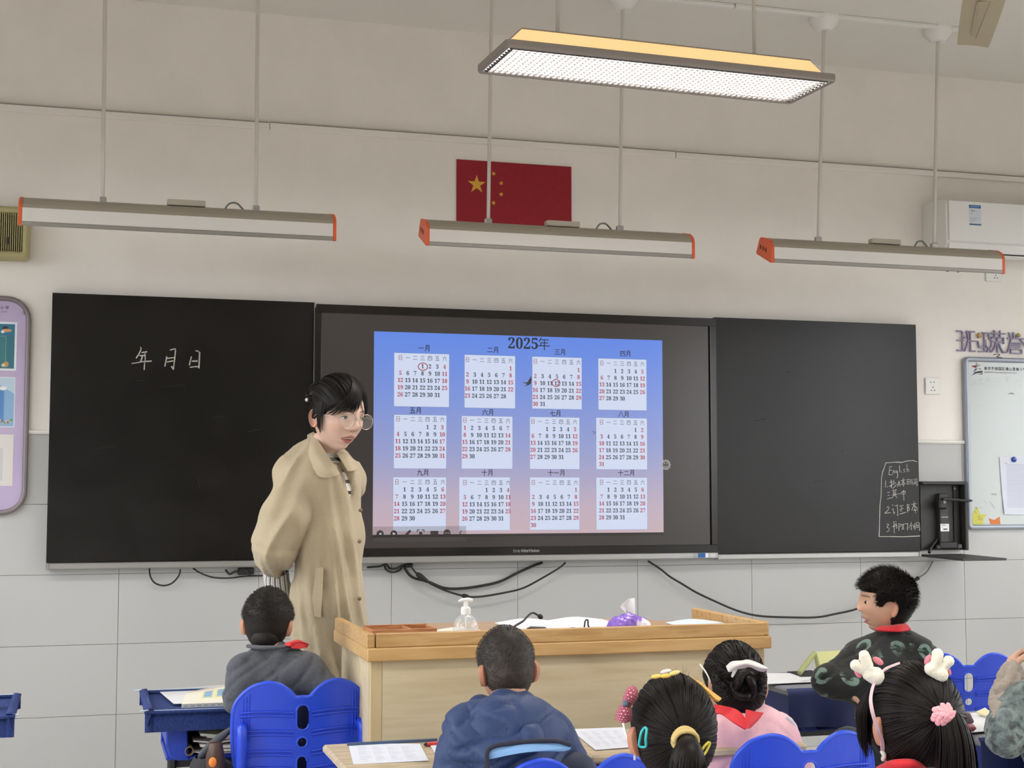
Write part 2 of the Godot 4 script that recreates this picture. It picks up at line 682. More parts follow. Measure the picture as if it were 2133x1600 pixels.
const HAN := {
	"年": [[28, 2, 8, 32], [22, 18, 88, 18], [24, 42, 82, 42], [24, 42, 24, 66], [2, 66, 98, 66], [54, 18, 54, 99]],
	"月": [[26, 5, 26, 60, 10, 97], [26, 5, 80, 5, 80, 95, 68, 90], [26, 33, 80, 33], [26, 60, 80, 60]],
	"日": [[18, 6, 82, 6, 82, 94, 18, 94, 18, 6], [18, 50, 82, 50]],
	"一": [[5, 50, 95, 50]], "二": [[15, 24, 85, 24], [4, 82, 96, 82]], "三": [[12, 14, 88, 14], [18, 50, 82, 50], [4, 88, 96, 88]],
	"四": [[8, 14, 92, 14, 92, 90, 8, 90, 8, 14], [38, 14, 36, 45, 22, 62], [62, 14, 62, 55, 80, 57]],
	"五": [[12, 10, 88, 10], [48, 10, 36, 92], [16, 46, 78, 46, 74, 92], [3, 92, 97, 92]],
	"六": [[46, 2, 54, 18], [4, 32, 96, 32], [34, 48, 8, 95], [64, 48, 92, 94]],
	"七": [[5, 48, 95, 36], [44, 5, 44, 80, 52, 92, 92, 90, 92, 74]],
	"八": [[36, 10, 30, 50, 6, 95], [60, 6, 70, 45, 95, 94]],
	"九": [[40, 5, 36, 50, 8, 95], [8, 32, 70, 32, 68, 85, 78, 94, 94, 92, 94, 76]],
	"十": [[4, 45, 96, 45], [50, 4, 50, 98]],
	"小": [[50, 4, 50, 94, 38, 88], [26, 34, 8, 70], [72, 34, 94, 70]],
	"学": [[24, 4, 32, 20], [48, 2, 52, 18], [78, 2, 68, 20], [8, 42, 8, 28, 92, 28, 86, 42], [28, 42, 72, 42, 50, 58], [50, 58, 50, 96, 38, 90], [4, 66, 96, 66]],
	"南": [[6, 20, 94, 20], [50, 2, 50, 36], [12, 96, 12, 36, 88, 36, 88, 96], [36, 44, 42, 54], [64, 44, 58, 54], [26, 58, 74, 58], [26, 74, 74, 74], [50, 58, 50, 96]],
	"京": [[50, 0, 50, 14], [4, 16, 96, 16], [24, 30, 76, 30, 76, 54, 24, 54, 24, 30], [50, 54, 50, 96, 40, 92], [28, 66, 10, 88], [72, 66, 90, 86]],
	"市": [[50, 0, 50, 16], [4, 18, 96, 18], [18, 80, 18, 38, 82, 38, 82, 80], [50, 18, 50, 98]],
	"栖": [[4, 26, 40, 26], [22, 4, 22, 98], [20, 36, 4, 66], [44, 14, 98, 14], [48, 92, 48, 36, 94, 36, 94, 92, 48, 92], [62, 14, 60, 66], [80, 14, 80, 64]],
	"霞": [[10, 6, 90, 6], [6, 32, 6, 18, 94, 18, 94, 32], [50, 6, 50, 40], [12, 48, 44, 48, 44, 62, 12, 62], [12, 48, 12, 98], [12, 76, 42, 76], [12, 90, 42, 90], [56, 48, 90, 48, 90, 62, 56, 62], [54, 72, 88, 72, 56, 98], [58, 76, 94, 98]],
	"区": [[92, 8, 10, 8, 10, 94, 96, 94], [76, 22, 26, 80], [28, 24, 80, 80]],
	"摄": [[4, 26, 36, 26], [22, 4, 22, 92, 12, 88], [4, 64, 36, 52], [42, 8, 96, 8], [52, 8, 52, 48], [84, 8, 84, 52], [52, 22, 84, 22], [52, 35, 84, 35], [42, 50, 96, 46], [42, 62, 64, 62, 44, 96], [46, 68, 66, 96], [72, 62, 94, 62, 74, 96], [74, 68, 98, 96]],
	"山": [[50, 6, 50, 88], [12, 34, 12, 90, 88, 90], [88, 34, 88, 98]],
	"星": [[24, 4, 76, 4, 76, 38, 24, 38, 24, 4], [24, 21, 76, 21], [30, 44, 12, 64], [24, 54, 88, 54], [52, 44, 52, 94], [22, 74, 82, 74], [4, 95, 96, 95]],
	"城": [[2, 32, 34, 32], [18, 6, 18, 80], [2, 86, 36, 74], [42, 22, 98, 22], [44, 22, 44, 60, 34, 96], [44, 44, 62, 44, 60, 76, 52, 74], [70, 4, 74, 60, 94, 94], [92, 40, 64, 94]],
}

func han(p: Print, text: String, at: Vector2, size: Vector2, col: Color, wd: float, step := 1.08) -> void:
	# a line of characters drawn stroke by stroke, centred on at
	var x := at.x - size.x * step * text.length() * 0.5
	for ch in text:
		for s in HAN.get(ch, []):
			var q := PackedVector2Array()
			for i in range(0, s.size(), 2):
				q.append(Vector2(x + size.x * (step - 1.0) * 0.5 + s[i] / 100.0 * size.x, at.y - size.y * 0.5 + s[i + 1] / 100.0 * size.y))
			p.pen(q, wd, col)
		x += size.x * step

const EXPO := 1.0
const ROOM_X0 := -2.1
const ROOM_X1 := 6.3
const ROOM_Z := 9.6
const ROOM_H := 3.437
const LAMP_POWER := 4.4

func _ready() -> void:
	rng.seed = 7
	noise.seed = 3
	noise.frequency = 1.0
	noise.fractal_type = FastNoiseLite.FRACTAL_NONE
	noise.noise_type = FastNoiseLite.TYPE_SIMPLEX_SMOOTH
	# camera
	var cam := Camera3D.new()
	cam.name = "camera"
	cam.fov = rad_to_deg(2.0 * atan(800.0 / FOCAL))
	cam.position = Vector3(0.1521, 1.2639, 6.5023)
	cam.rotation = Vector3(0.07315, -0.28740, 0.00023)
	cam.near = 0.05
	cam.far = 200.0
	add_child(cam)
	cam_xf = cam.transform
	# sky: an even, bright overcast
	var sky_m := ProceduralSkyMaterial.new()
	sky_m.sky_top_color = Color(0.88, 0.90, 0.93)
	sky_m.sky_horizon_color = Color(0.93, 0.94, 0.95)
	sky_m.ground_bottom_color = Color(0.45, 0.45, 0.43)
	sky_m.ground_horizon_color = Color(0.62, 0.62, 0.60)
	sky_m.sky_energy_multiplier = 2.65
	sky_m.ground_energy_multiplier = 1.0
	var env := Environment.new()
	env.background_mode = Environment.BG_SKY
	env.sky = Sky.new()
	env.sky.sky_material = sky_m
	env.tonemap_mode = Environment.TONE_MAPPER_LINEAR
	env.tonemap_exposure = EXPO
	env.sdfgi_enabled = true
	env.ssao_enabled = true
	env.ssil_enabled = true
	var we := WorldEnvironment.new()
	we.name = "environment"
	we.environment = env
	add_child(we)
	materials()
	room()
	boards()
	wall_things()
	lamps()
	lectern()
	furniture()
	people()

func materials() -> void:
	M.plaster = grain([c8(234, 230, 224), c8(236, 232, 226), c8(238, 234, 228)], Vector3(0.5, 0.5, 0.5), 0.85, 0.012, 4, 0.0, 0.0, 4, true)
	M.ceiling = grain([c8(222, 219, 212), c8(224, 221, 214)], Vector3(0.4, 0.4, 0.4), 0.9, 0.01, 3, 0.0, 0.0, 9, true)
	M.tile = mat(c8(179, 180, 179), 0.2, 0.0, 0.5)
	M.tile_b = mat(c8(177, 178, 177), 0.22, 0.0, 0.5)
	M.tile_c = mat(c8(181, 182, 181), 0.18, 0.0, 0.5)
	M.grout = mat(c8(118, 117, 114), 0.9)
	M.white_paint = mat(c8(222, 220, 214), 0.5)
	M.white_plastic = mat(c8(226, 226, 222), 0.35)
	M.grey_plastic = mat(c8(120, 120, 118), 0.45)
	M.alu = mat(c8(168, 168, 166), 0.38, 0.75)
	M.alu_dull = mat(c8(142, 138, 130), 0.5, 0.35)
	M.black = mat(c8(24, 23, 22), 0.45)
	M.black_gloss = mat(c8(14, 13, 13), 0.18)
	M.rubber = mat(c8(22, 22, 22), 0.6)
	M.board = grain([c8(15, 14, 13), c8(17, 16, 15), c8(20, 19, 18), c8(23, 22, 21)], Vector3(0.7, 0.9, 0.7), 0.27, 0.008, 4, 0.0, 0.0, 12, true)
	M.board.metallic_specular = 0.42
	M.chalk = mat(c8(186, 184, 176), 0.95)
	M.floor = grain([c8(196, 193, 187), c8(205, 202, 196), c8(212, 209, 204)], Vector3(0.5, 0.5, 0.5), 0.35, 0.02, 4, 0.0, 0.0, 5, true)
	M.paper = mat(c8(206, 208, 212), 0.8)
	M.skin = mat(Color.WHITE, 0.5, 0.0, 0.4)
	M.skin.vertex_color_use_as_albedo = true
	M.hair = mat(c8(22, 18, 16), 0.46, 0.0, 0.28)
	M.hair_soft = mat(c8(28, 24, 21), 0.55, 0.0, 0.35)
	M.eye_white = mat(c8(225, 220, 214), 0.25)
	M.iris = mat(c8(34, 24, 20), 0.2)
	M.steel_dark = mat(c8(58, 60, 62), 0.45, 0.4)
	M.blue = mat(c8(34, 70, 205), 0.33, 0.0, 0.5)
	M.blue_rim = mat(c8(40, 78, 212), 0.3, 0.0, 0.5)

func room() -> void:
	var t := 0.24
	# front wall, tiled to chest height
	var front := struct("wall_front", bx(Vector3((ROOM_X0 + ROOM_X1) / 2, ROOM_H / 2, -t / 2), Vector3(ROOM_X1 - ROOM_X0 + 2 * t, ROOM_H, t)), M.plaster)
	var bed := bx(Vector3((ROOM_X0 + ROOM_X1) / 2, 0.75, 0.0015), Vector3(ROOM_X1 - ROOM_X0, 1.5, 0.003))
	part("grout_bed", bed, M.grout, front)
	var tile := bx(Vector3.ZERO, Vector3(0.5983, 0.2983, 0.006), 0.0008).mesh()
	var k := 0
	for r in 5:
		for i in 14:
			var o := MeshInstance3D.new()
			o.mesh = tile
			o.set_surface_override_material(0, [M.tile, M.tile_b, M.tile_c][(i * 7 + r * 3 + i * r) % 3])
			o.name = "tile"
			front.add_child(o, true)
			o.position = Vector3(-2.1 + 0.3 + i * 0.6, 0.15 + 0.3 * r, 0.0042)
			k += 1
	# chair rail above the tiles
	var rail := mk()
	rail.prism(PackedVector2Array([Vector2(0, 1.4985), Vector2(0.014, 1.5), Vector2(0.018, 1.508), Vector2(0.016, 1.516), Vector2(0, 1.519)]), 0, ROOM_X1 - ROOM_X0)
	var ro := struct("trim_1", rail, M.white_paint)
	ro.transform = Transform3D(Basis(Vector3(0, 0, 1), Vector3(0, 1, 0), Vector3(-1, 0, 0)), Vector3(ROOM_X1, 0, 0))
	# cable trunking high on the front wall
	var tr := Node3D.new()
	tr.name = "trim_2"
	tr.set_meta("kind", "structure")
	add_child(tr)
	var cuts := [-2.1, 0.922, 2.913, 6.3]
	for i in 3:
		var a: float = cuts[i] + 0.002
		var b: float = cuts[i + 1] - 0.002
		part("trunking_length", bx(Vector3((a + b) / 2, 2.9115 + [0.0, 0.0015, 0.0][i], 0.008), Vector3(b - a, 0.032, 0.016), 0.002), M.plaster, tr)
		part("trunking_lid", bx(Vector3((a + b) / 2, 2.926 + [0.0, 0.0015, 0.0][i], 0.0105), Vector3(b - a, 0.0035, 0.021), 0.0008), M.alu_dull, tr)
	# side walls with windows, back wall, floor, ceiling
	for side in 2:
		var x := ROOM_X0 - t / 2 if side == 0 else ROOM_X1 + t / 2
		var wins := [[0.7, 2.7], [3.5, 5.5], [6.3, 8.3]]
		var y0 := 0.95
		var y1 := 2.85
		var w := mk()
		w.box(Vector3(x, y0 / 2, ROOM_Z / 2), Vector3(t, y0, ROOM_Z + 2 * t))
		w.box(Vector3(x, (y1 + ROOM_H) / 2, ROOM_Z / 2), Vector3(t, ROOM_H - y1, ROOM_Z + 2 * t))
		var z := -t
		for q in wins + [[ROOM_Z + t, 0]]:
			w.box(Vector3(x, (y0 + y1) / 2, (z + q[0]) / 2), Vector3(t, y1 - y0, q[0] - z))
			z = q[1]
		struct("wall_left" if side == 0 else "wall_right", w, M.plaster)
		for i in 3:
			var q: Array = wins[i]
			var f := mk()
			var zc: float = (q[0] + q[1]) / 2
			var wd: float = q[1] - q[0]
			for s in [-1, 0, 1]:
				f.box(Vector3(x, (y0 + y1) / 2, zc + s * (wd / 2 - 0.03)), Vector3(0.07, y1 - y0, 0.06), 0.004)
			for yy in [y0 + 0.03, y0 + 1.35, y1 - 0.03]:
				f.box(Vector3(x, yy, zc), Vector3(0.068, 0.06, wd), 0.004)
			var fo := struct("window_%d" % (side * 3 + i + 1), f, M.white_paint)
			var glass := mat(Color(0.95, 0.97, 0.98, 0.08), 0.03)
			glass.transparency = BaseMaterial3D.TRANSPARENCY_ALPHA
			for s in [-1, 1]:
				var g := mk()
				for q2 in [[y0 + 0.06, y0 + 1.32], [y0 + 1.38, y1 - 0.06]]:
					var za: float = zc + s * wd / 4 - wd / 4 + 0.03
					var zb: float = zc + s * wd / 4 + wd / 4 - 0.03
					g.quad(Vector3(x, q2[0], za), Vector3(x, q2[0], zb), Vector3(x, q2[1], zb), Vector3(x, q2[1], za))
				part("pane", g, glass, fo)
	var back := bx(Vector3((ROOM_X0 + ROOM_X1) / 2, ROOM_H / 2, ROOM_Z + t / 2), Vector3(ROOM_X1 - ROOM_X0, ROOM_H, t))
	struct("wall_back", back, M.plaster)
	struct("floor", bx(Vector3((ROOM_X0 + ROOM_X1) / 2, -0.1, ROOM_Z / 2), Vector3(ROOM_X1 - ROOM_X0 + 0.4, 0.2, ROOM_Z + 0.4)), M.floor)
	struct("ceiling", bx(Vector3((ROOM_X0 + ROOM_X1) / 2, ROOM_H + 0.1, ROOM_Z / 2), Vector3(ROOM_X1 - ROOM_X0 + 0.48, 0.2, ROOM_Z + 0.48)), M.ceiling)

# pen strokes as thin raised lines on a plane facing +z; strokes hold x, y pairs, put is the affine frame
func strokes(list: Array, frame: Transform2D, z: float, wd: float, thick := 0.0006) -> MB:
	var b := mk()
	for s in list:
		var p := PackedVector2Array()
		for i in range(0, s.size(), 2):
			p.append(frame * Vector2(s[i], s[i + 1]))
		for i in p.size() - 1:
			var d := (p[i + 1] - p[i]).normalized()
			var q := d.orthogonal() * wd * rng.randf_range(0.38, 0.55)
			b.prism(PackedVector2Array([p[i] + q - d * wd * 0.3, p[i] - q - d * wd * 0.3, p[i + 1] - q + d * wd * 0.3, p[i + 1] + q + d * wd * 0.3]), z, z + thick)
	return b

func frame2(x0: float, y0: float, x1: float, y1: float, w: float, h: float) -> Transform2D:
	return Transform2D(Vector2((x1 - x0) / w, 0), Vector2(0, (y1 - y0) / h), Vector2(x0, y0))

func boards() -> void:
	# chalkboards either side of the display
	for side in 2:
		var x0 := 0.0 if side == 0 else 3.0915
		var x1 := 1.127 if side == 0 else 4.212
		var o := thing("blackboard", "black chalkboard panel with three white chalk characters in a row" if side == 0 else "dark greenish chalkboard panel with a chalk-framed list of English homework", "blackboard", Vector3(0, 0, 0), 0.0)
		part("writing_surface", bx(Vector3((x0 + x1) / 2, 1.53, 0.04), Vector3(x1 - x0, 1.152, 0.04), 0.0015), M.board, o)
		part("bottom_rail", bx(Vector3((x0 + x1) / 2, 0.9385, 0.042), Vector3(x1 - x0, 0.027, 0.052), 0.004), M.alu, o)
		part("edge_strip", bx(Vector3(x1 + 0.0005 if side == 0 else x1 - 0.001, 1.53, 0.0615), Vector3(0.003, 1.15, 0.003), 0.0005), M.alu, o) if side == 0 else null
		part("end_cap", bx(Vector3(x0 + 0.006 if side == 0 else x1 - 0.008, 0.9385, 0.0445), Vector3(0.014, 0.03, 0.058), 0.003), M.alu_dull, o)
		if side == 0:
			var fr := frame2(0.265, 1.934, 0.7145, 1.723, 2133, 970)
			var ch := [
				[[505, 245, 512, 285, 470, 380, 420, 460], [530, 350, 628, 330], [490, 412, 580, 406], [540, 430, 512, 520], [335, 572, 420, 560, 540, 532, 720, 515], [592, 370, 598, 480, 588, 560, 582, 690]],
				[[1100, 282, 1195, 255, 1206, 275, 1196, 420, 1180, 560, 1170, 670, 1130, 615], [1030, 420, 1012, 530, 996, 610], [1045, 452, 1180, 432], [1040, 525, 1158, 500]],
				[[1620, 285, 1660, 290, 1697, 315, 1694, 460, 1688, 632], [1530, 410, 1510, 490, 1494, 575], [1548, 496, 1652, 492], [1510, 622, 1600, 608, 1680, 604]]]
			for q in ch:
				part("chalk_character", strokes(q, fr, 0.0602, 0.0052), M.chalk, o)
			# faint smears left by the eraser
			var sm := mat(c8(42, 41, 39), 0.95)
			for q in [[0.36, 1.735, 0.39, 1.737], [0.47, 1.71, 0.56, 1.722], [0.20, 1.44, 0.27, 1.45], [0.62, 1.32, 0.632, 1.27], [0.68, 1.58, 0.74, 1.585], [0.33, 1.3, 0.345, 1.302], [0.74, 1.36, 0.746, 1.31], [0.84, 1.52, 0.9, 1.53]]:
				part("chalk_smear", strokes([q], Transform2D(), 0.0601, 0.0022, 0.0003), sm, o)
		else:
			var fr := frame2(3.895, 1.4575, 4.279, 0.975, 1120, 1600)
			part("chalk_frame", strokes([[890, 175, 830, 152, 740, 160, 640, 185, 540, 182, 440, 190, 372, 195, 340, 290, 315, 350, 295, 460, 288, 620, 282, 760, 262, 900, 252, 1110, 246, 1270, 238, 1420, 420, 1422, 640, 1428, 920, 1418]], fr, 0.0602, 0.0036), M.chalk, o)
			var lines := [
				[[470, 255, 435, 262, 428, 330, 418, 395, 478, 390], [430, 325, 470, 318], [488, 370, 492, 330, 512, 325, 512, 368], [560, 330, 540, 325, 532, 350, 548, 362, 562, 335, 566, 430, 545, 445], [598, 240, 604, 350], [630, 345, 634, 352], [690, 300, 665, 305, 672, 325, 690, 335, 668, 352], [722, 215, 726, 345], [726, 305, 748, 300, 752, 342]],
				[[366, 495, 358, 605], [395, 590, 398, 598], [430, 520, 478, 510], [455, 480, 462, 605, 445, 590], [425, 585, 470, 560], [500, 480, 500, 560], [485, 530, 478, 560], [520, 520, 535, 545], [540, 560, 480, 625], [560, 590, 585, 500, 605, 580], [568, 560, 600, 555], [620, 495, 690, 478], [655, 455, 660, 590], [652, 510, 625, 560], [662, 510, 690, 545], [640, 562, 682, 556], [720, 475, 750, 470], [720, 500, 720, 550, 750, 548, 750, 500, 720, 500], [760, 480, 790, 475, 788, 548, 775, 545], [768, 505, 776, 520], [810, 480, 825, 476], [815, 500, 818, 555, 830, 545], [838, 470, 885, 460, 890, 575, 872, 565], [845, 500, 870, 497], [848, 520, 868, 520, 868, 545, 848, 545, 848, 520]],
				[[390, 690, 430, 685], [395, 740, 425, 735], [385, 795, 470, 775], [470, 660, 545, 645], [490, 650, 492, 675], [525, 640, 522, 670], [485, 690, 530, 685, 528, 720, 488, 722, 485, 690], [465, 735, 550, 725], [508, 690, 505, 730, 470, 778], [512, 735, 550, 780], [565, 712, 605, 710], [625, 680, 690, 668, 688, 712, 630, 720, 625, 680], [658, 655, 662, 820]],
				[[372, 945, 395, 925, 412, 940, 400, 975, 340, 1035, 435, 1025], [470, 895, 482, 905], [462, 968, 480, 965, 490, 1045, 505, 1020], [515, 912, 562, 898], [548, 905, 558, 1070, 545, 1068], [588, 920, 645, 905], [615, 915, 620, 1010], [620, 960, 650, 955], [596, 965, 598, 1000], [590, 1050, 690, 1020], [715, 895, 720, 1020], [715, 895, 745, 890, 742, 930, 718, 945, 752, 955, 748, 985, 722, 990], [785, 890, 870, 875], [828, 840, 850, 1030], [826, 900, 790, 985], [832, 905, 885, 960], [815, 985, 885, 985]],
				[[365, 1215, 405, 1215, 370, 1270, 410, 1285, 400, 1330, 365, 1342], [470, 1255, 530, 1205, 525, 1240], [462, 1262, 540, 1240, 535, 1285, 520, 1280], [488, 1175, 490, 1365], [515, 1170, 522, 1185], [570, 1205, 568, 1325], [570, 1215, 605, 1220, 598, 1260, 570, 1265], [650, 1215, 615, 1230, 645, 1270, 650, 1300, 620, 1305, 630, 1270, 655, 1225], [670, 1212, 720, 1210, 710, 1320], [738, 1275, 742, 1285], [775, 1185, 778, 1310, 765, 1300], [762, 1230, 755, 1260], [800, 1225, 815, 1270], [840, 1205, 830, 1240, 850, 1260, 838, 1310, 822, 1300], [835, 1250, 815, 1290], [870, 1195, 855, 1240], [862, 1195, 910, 1190, 920, 1325, 905, 1318], [868, 1235, 895, 1232, 895, 1275, 870, 1278, 868, 1235]]]
			for q in lines:
				part("chalk_line", strokes(q, fr, 0.0602, 0.0026), M.chalk, o)
			var sm := mat(c8(46, 48, 46), 0.95)
			for q in [[3.47, 1.84, 3.5, 1.85], [3.62, 1.3, 3.68, 1.31], [3.78, 1.45, 3.786, 1.46], [3.98, 1.31, 3.984, 1.312], [3.3, 1.6, 3.36, 1.61]]:
				part("chalk_smear", strokes([q], Transform2D(), 0.0601, 0.003, 0.0003), sm, o)
	# unseen chalkboard added on the rear wall to darken reflections in the front ones
	var rear := thing("blackboard", "unseen long black chalkboard added on the rear wall", "blackboard")
	part("writing_surface", bx(Vector3(1.6, 1.7, ROOM_Z - 0.02), Vector3(4.6, 1.5, 0.03), 0.002), M.board, rear)
	part("frame", bx(Vector3(1.6, 0.93, ROOM_Z - 0.03), Vector3(4.64, 0.04, 0.06), 0.004), M.alu, rear)
	# the interactive display between them
	var d := thing("interactive_display", "large flat display showing a blue 2025 year calendar of twelve months", "display")
	part("back_case", bx(Vector3(2.11, 1.52, 0.045), Vector3(1.95, 1.14, 0.05), 0.004), M.black, d)
	var bez := mk()
	var z := 0.0765
	bez.box(Vector3(2.11, 2.0775, z), Vector3(1.956, 0.039, 0.013), 0.002)
	bez.box(Vector3(2.11, 0.9815, z), Vector3(1.956, 0.037, 0.013), 0.002)
	for s in [-1, 1]:
		bez.box(Vector3(2.1035 + s * 0.962 + (0.0065 if s > 0 else 0.0), 1.529, z), Vector3(0.032, 1.062, 0.0128), 0.002)
	part("bezel", bez, M.black_gloss, d)
	part("control_bar", bx(Vector3(2.11, 0.948, 0.0635), Vector3(1.956, 0.03, 0.039), 0.004), M.alu, d)
	for i in 4:
		part("socket", bx(Vector3(1.195 + i * 0.027, 0.9485, 0.0828), Vector3(0.016, 0.007, 0.0012)), M.black, d)
	for q in [[2.965, 0.017, c8(150, 152, 150)], [3.0, 0.038, c8(34, 96, 158)], [3.028, 0.014, c8(215, 222, 228)], [3.058, 0.028, c8(190, 194, 194)]]:
		part("sticker", bx(Vector3(q[0], 0.9485, 0.0832), Vector3(q[1], 0.021, 0.0008)), mat(q[2], 0.5), d)
	# maker's lettering on the lower bezel
	var lg := letters("Droid Sans", true, "HiteVision")
	var lt := mk()
	for i in range(0, lg.t.size(), 3):
		var q := []
		for e in 3:
			q.append(Vector3(2.092 + lg.t[i + e].x * 0.0135, 0.9745 + lg.t[i + e].y * 0.0135, 0.0834))
		var nn: Vector3 = (q[1] - q[0]).cross(q[2] - q[0])
		lt.tri(q[0], q[1], q[2]) if nn.z > 0 else lt.tri(q[0], q[2], q[1])
	part("maker_lettering", lt, mat(c8(150, 150, 152), 0.5), d)
	part("maker_lettering", strokes([[12, 0, 0, 45], [0, 45, 40, 45], [20, 0, 20, 100], [0, 100, 45, 90], [75, 0, 50, 35, 98, 35], [60, 50, 92, 50, 92, 95, 60, 95, 60, 50], [160, 0, 120, 40, 200, 40], [140, 50, 180, 50], [135, 65, 190, 65, 190, 98, 135, 98, 135, 65]], frame2(2.055, 0.988, 2.088, 0.9745, 200, 100), 0.0832, 0.0013, 0.0003), mat(c8(150, 150, 152), 0.5), d)
	var scr := MB.new()
	scr.quad(Vector3(1.157, 1.0, 0.0725), Vector3(3.049, 1.0, 0.0725), Vector3(3.049, 2.058, 0.0725), Vector3(1.157, 2.058, 0.0725))
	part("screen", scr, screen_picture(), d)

func screen_picture() -> Material:
	var p := Print.new(2048, 1145, c8(60, 55, 53))  # grey letterbox: reflection of the room painted into the glowing picture
	# the slide: blue fading to dusk pink
	var stops := [[0.0, c8(101, 141, 236)], [0.3, c8(128, 153, 226)], [0.6, c8(158, 165, 212)], [0.85, c8(196, 178, 196)], [1.0, c8(205, 180, 188)]]
	for y in range(82, 1080):
		var t := (y - 82) / 998.0
		var c: Color = stops[4][1]
		for i in 4:
			if t >= stops[i][0] and t <= stops[i + 1][0]:
				c = stops[i][1].lerp(stops[i + 1][1], (t - stops[i][0]) / (stops[i + 1][0] - stops[i][0]))
		p.im.fill_rect(Rect2i(261, y, 1527, 1), c)
	var ink := c8(34, 38, 52)
	write(p, "2025", Vector2(950, 148), 58, c8(40, 44, 52), true, "Droid Serif", 0.0, 0.92)
	han(p, "年", Vector2(1139, 119), Vector2(62, 64), c8(45, 48, 58), 4.5)
	var mon := [[363, 186, 642, 450, 515, 158, 394, 619, 208, 249], [722, 186, 986, 451, 870, 157, 737, 962, 210, 249], [1077, 186, 1342, 450, 1226, 158, 1093, 1325, 209, 249], [1433, 186, 1698, 450, 1583, 157, 1452, 1676, 209, 249], [364, 492, 629, 756, 472, 469, 384, 608, 512, 551], [708, 493, 972, 756, 844, 473, 724, 948, 514, 552], [1064, 493, 1329, 756, 1200, 473, 1080, 1305, 515, 553], [1420, 492, 1699, 756, 1571, 472, 1449, 1673, 514, 552], [362, 799, 629, 1064, 511, 776, 380, 612, 822, 859], [696, 798, 959, 1063, 841, 775, 725, 949, 825, 862], [1064, 798, 1328, 1063, 1205, 775, 1082, 1309, 824, 861], [1419, 798, 1698, 1064, 1584, 774, 1448, 1673, 822, 860]]
	var names := ["一月", "二月", "三月", "四月", "五月", "六月", "七月", "八月", "九月", "十月", "十一月", "十二月"]
	var first := [3, 6, 6, 2, 4, 0, 2, 5, 1, 3, 6, 1]
	var days := [31, 28, 31, 30, 31, 30, 31, 31, 30, 31, 30, 31]
	var red := c8(176, 38, 56)
	for m in 12:
		var b: Array = mon[m]
		p.rect(b[0] - 1, b[1] - 1, b[2] - b[0] + 2, b[3] - b[1] + 2, c8(132, 142, 176))
		p.rect(b[0], b[1], b[2] - b[0], b[3] - b[1], c8(214, 224, 248))
		han(p, names[m], Vector2(b[4], b[5]), Vector2(29, 31), c8(38, 42, 58), 2.9)
		var dx: float = (b[7] - b[6]) / 6.0
		for i in 7:
			han(p, "日一二三四五六"[i], Vector2(b[6] + dx * i, b[8]), Vector2(23, 25), c8(150, 92, 98) if i == 0 else c8(92, 94, 110), 1.9)
		for day in days[m]:
			var at: int = first[m] + day
			var ci := at % 7
			write(p, str(day + 1), Vector2(b[6] + dx * ci, b[9] + 35.4 * (at / 7) + 10.5), 21, red if ci == 0 or ci == 6 else ink, true, "Droid Serif", 0.5, 0.9)
	p.oval(Vector2(508, 251), Vector2(24, 18), c8(170, 30, 40), 3.5)
	p.oval(Vector2(1204, 318), Vector2(21, 18), c8(170, 30, 40), 3.5)
	# swallows
	p.poly(PackedVector2Array([Vector2(1024, 318), Vector2(1050, 318), Vector2(1062, 300), Vector2(1070, 286), Vector2(1073, 305), Vector2(1070, 322), Vector2(1060, 330), Vector2(1036, 338), Vector2(1050, 326)]), c8(66, 66, 64))
	p.pen(PackedVector2Array([Vector2(1400, 562), Vector2(1416, 566)]), 2.5, c8(90, 84, 100))
	p.pen(PackedVector2Array([Vector2(1402, 574), Vector2(1416, 570)]), 2.5, c8(90, 84, 100))
	# tool strip
	p.rect(262, 1040, 470, 75, Color(0.35, 0.32, 0.34, 0.28))
	p.oval(Vector2(298, 1076), Vector2(18, 18), c8(58, 52, 54))
	p.oval(Vector2(366, 1076), Vector2(18, 18), c8(46, 42, 44))
	p.oval(Vector2(366, 1076), Vector2(18, 18), c8(170, 160, 160), 2.0)
	p.poly(PackedVector2Array([Vector2(304, 1068), Vector2(304, 1084), Vector2(291, 1076)]), c8(205, 198, 196))
	p.poly(PackedVector2Array([Vector2(361, 1067), Vector2(361, 1085), Vector2(376, 1076)]), c8(205, 198, 196))
	p.pen(PackedVector2Array([Vector2(424, 1086), Vector2(446, 1064)]), 13, c8(62, 55, 56))
	p.oval(Vector2(501, 1075), Vector2(9, 9), c8(62, 55, 56))
	for s in [[-1, -1], [1, -1], [1, 1], [-1, 1]]:
		var q := Vector2(501 + s[0] * 17, 1075 + s[1] * 17)
		p.pen(PackedVector2Array([q - Vector2(s[0] * 10, 0), q, q - Vector2(0, s[1] * 10)]), 4, c8(62, 55, 56))
	p.rect(550, 1063, 40, 25, c8(58, 51, 53))
	p.oval(Vector2(634, 1074), Vector2(18, 18), c8(58, 51, 53))
	for i in 3:
		p.oval(Vector2(625 + i * 9, 1074), Vector2(2.6, 2.6), c8(180, 170, 170))
	p.pen(PackedVector2Array([Vector2(708, 1064), Vector2(698, 1074), Vector2(708, 1084)]), 4, c8(62, 55, 56))
	p.rect(258, 1080, 1532, 14, c8(44, 40, 40))
	# small round cursor face
	for i in 12:
		p.oval(Vector2(1803, 731) + Vector2.from_angle(TAU * i / 12) * 22, Vector2(6, 6), Color(0.72, 0.7, 0.68, 0.75))
	p.oval(Vector2(1803, 731), Vector2(20, 20), c8(56, 52, 50))
	p.oval(Vector2(1803, 731), Vector2(17, 17), c8(190, 186, 182), 2.5)
	p.oval(Vector2(1797, 725), Vector2(2.5, 3.5), c8(200, 196, 192))
	p.oval(Vector2(1809, 725), Vector2(2.5, 3.5), c8(200, 196, 192))
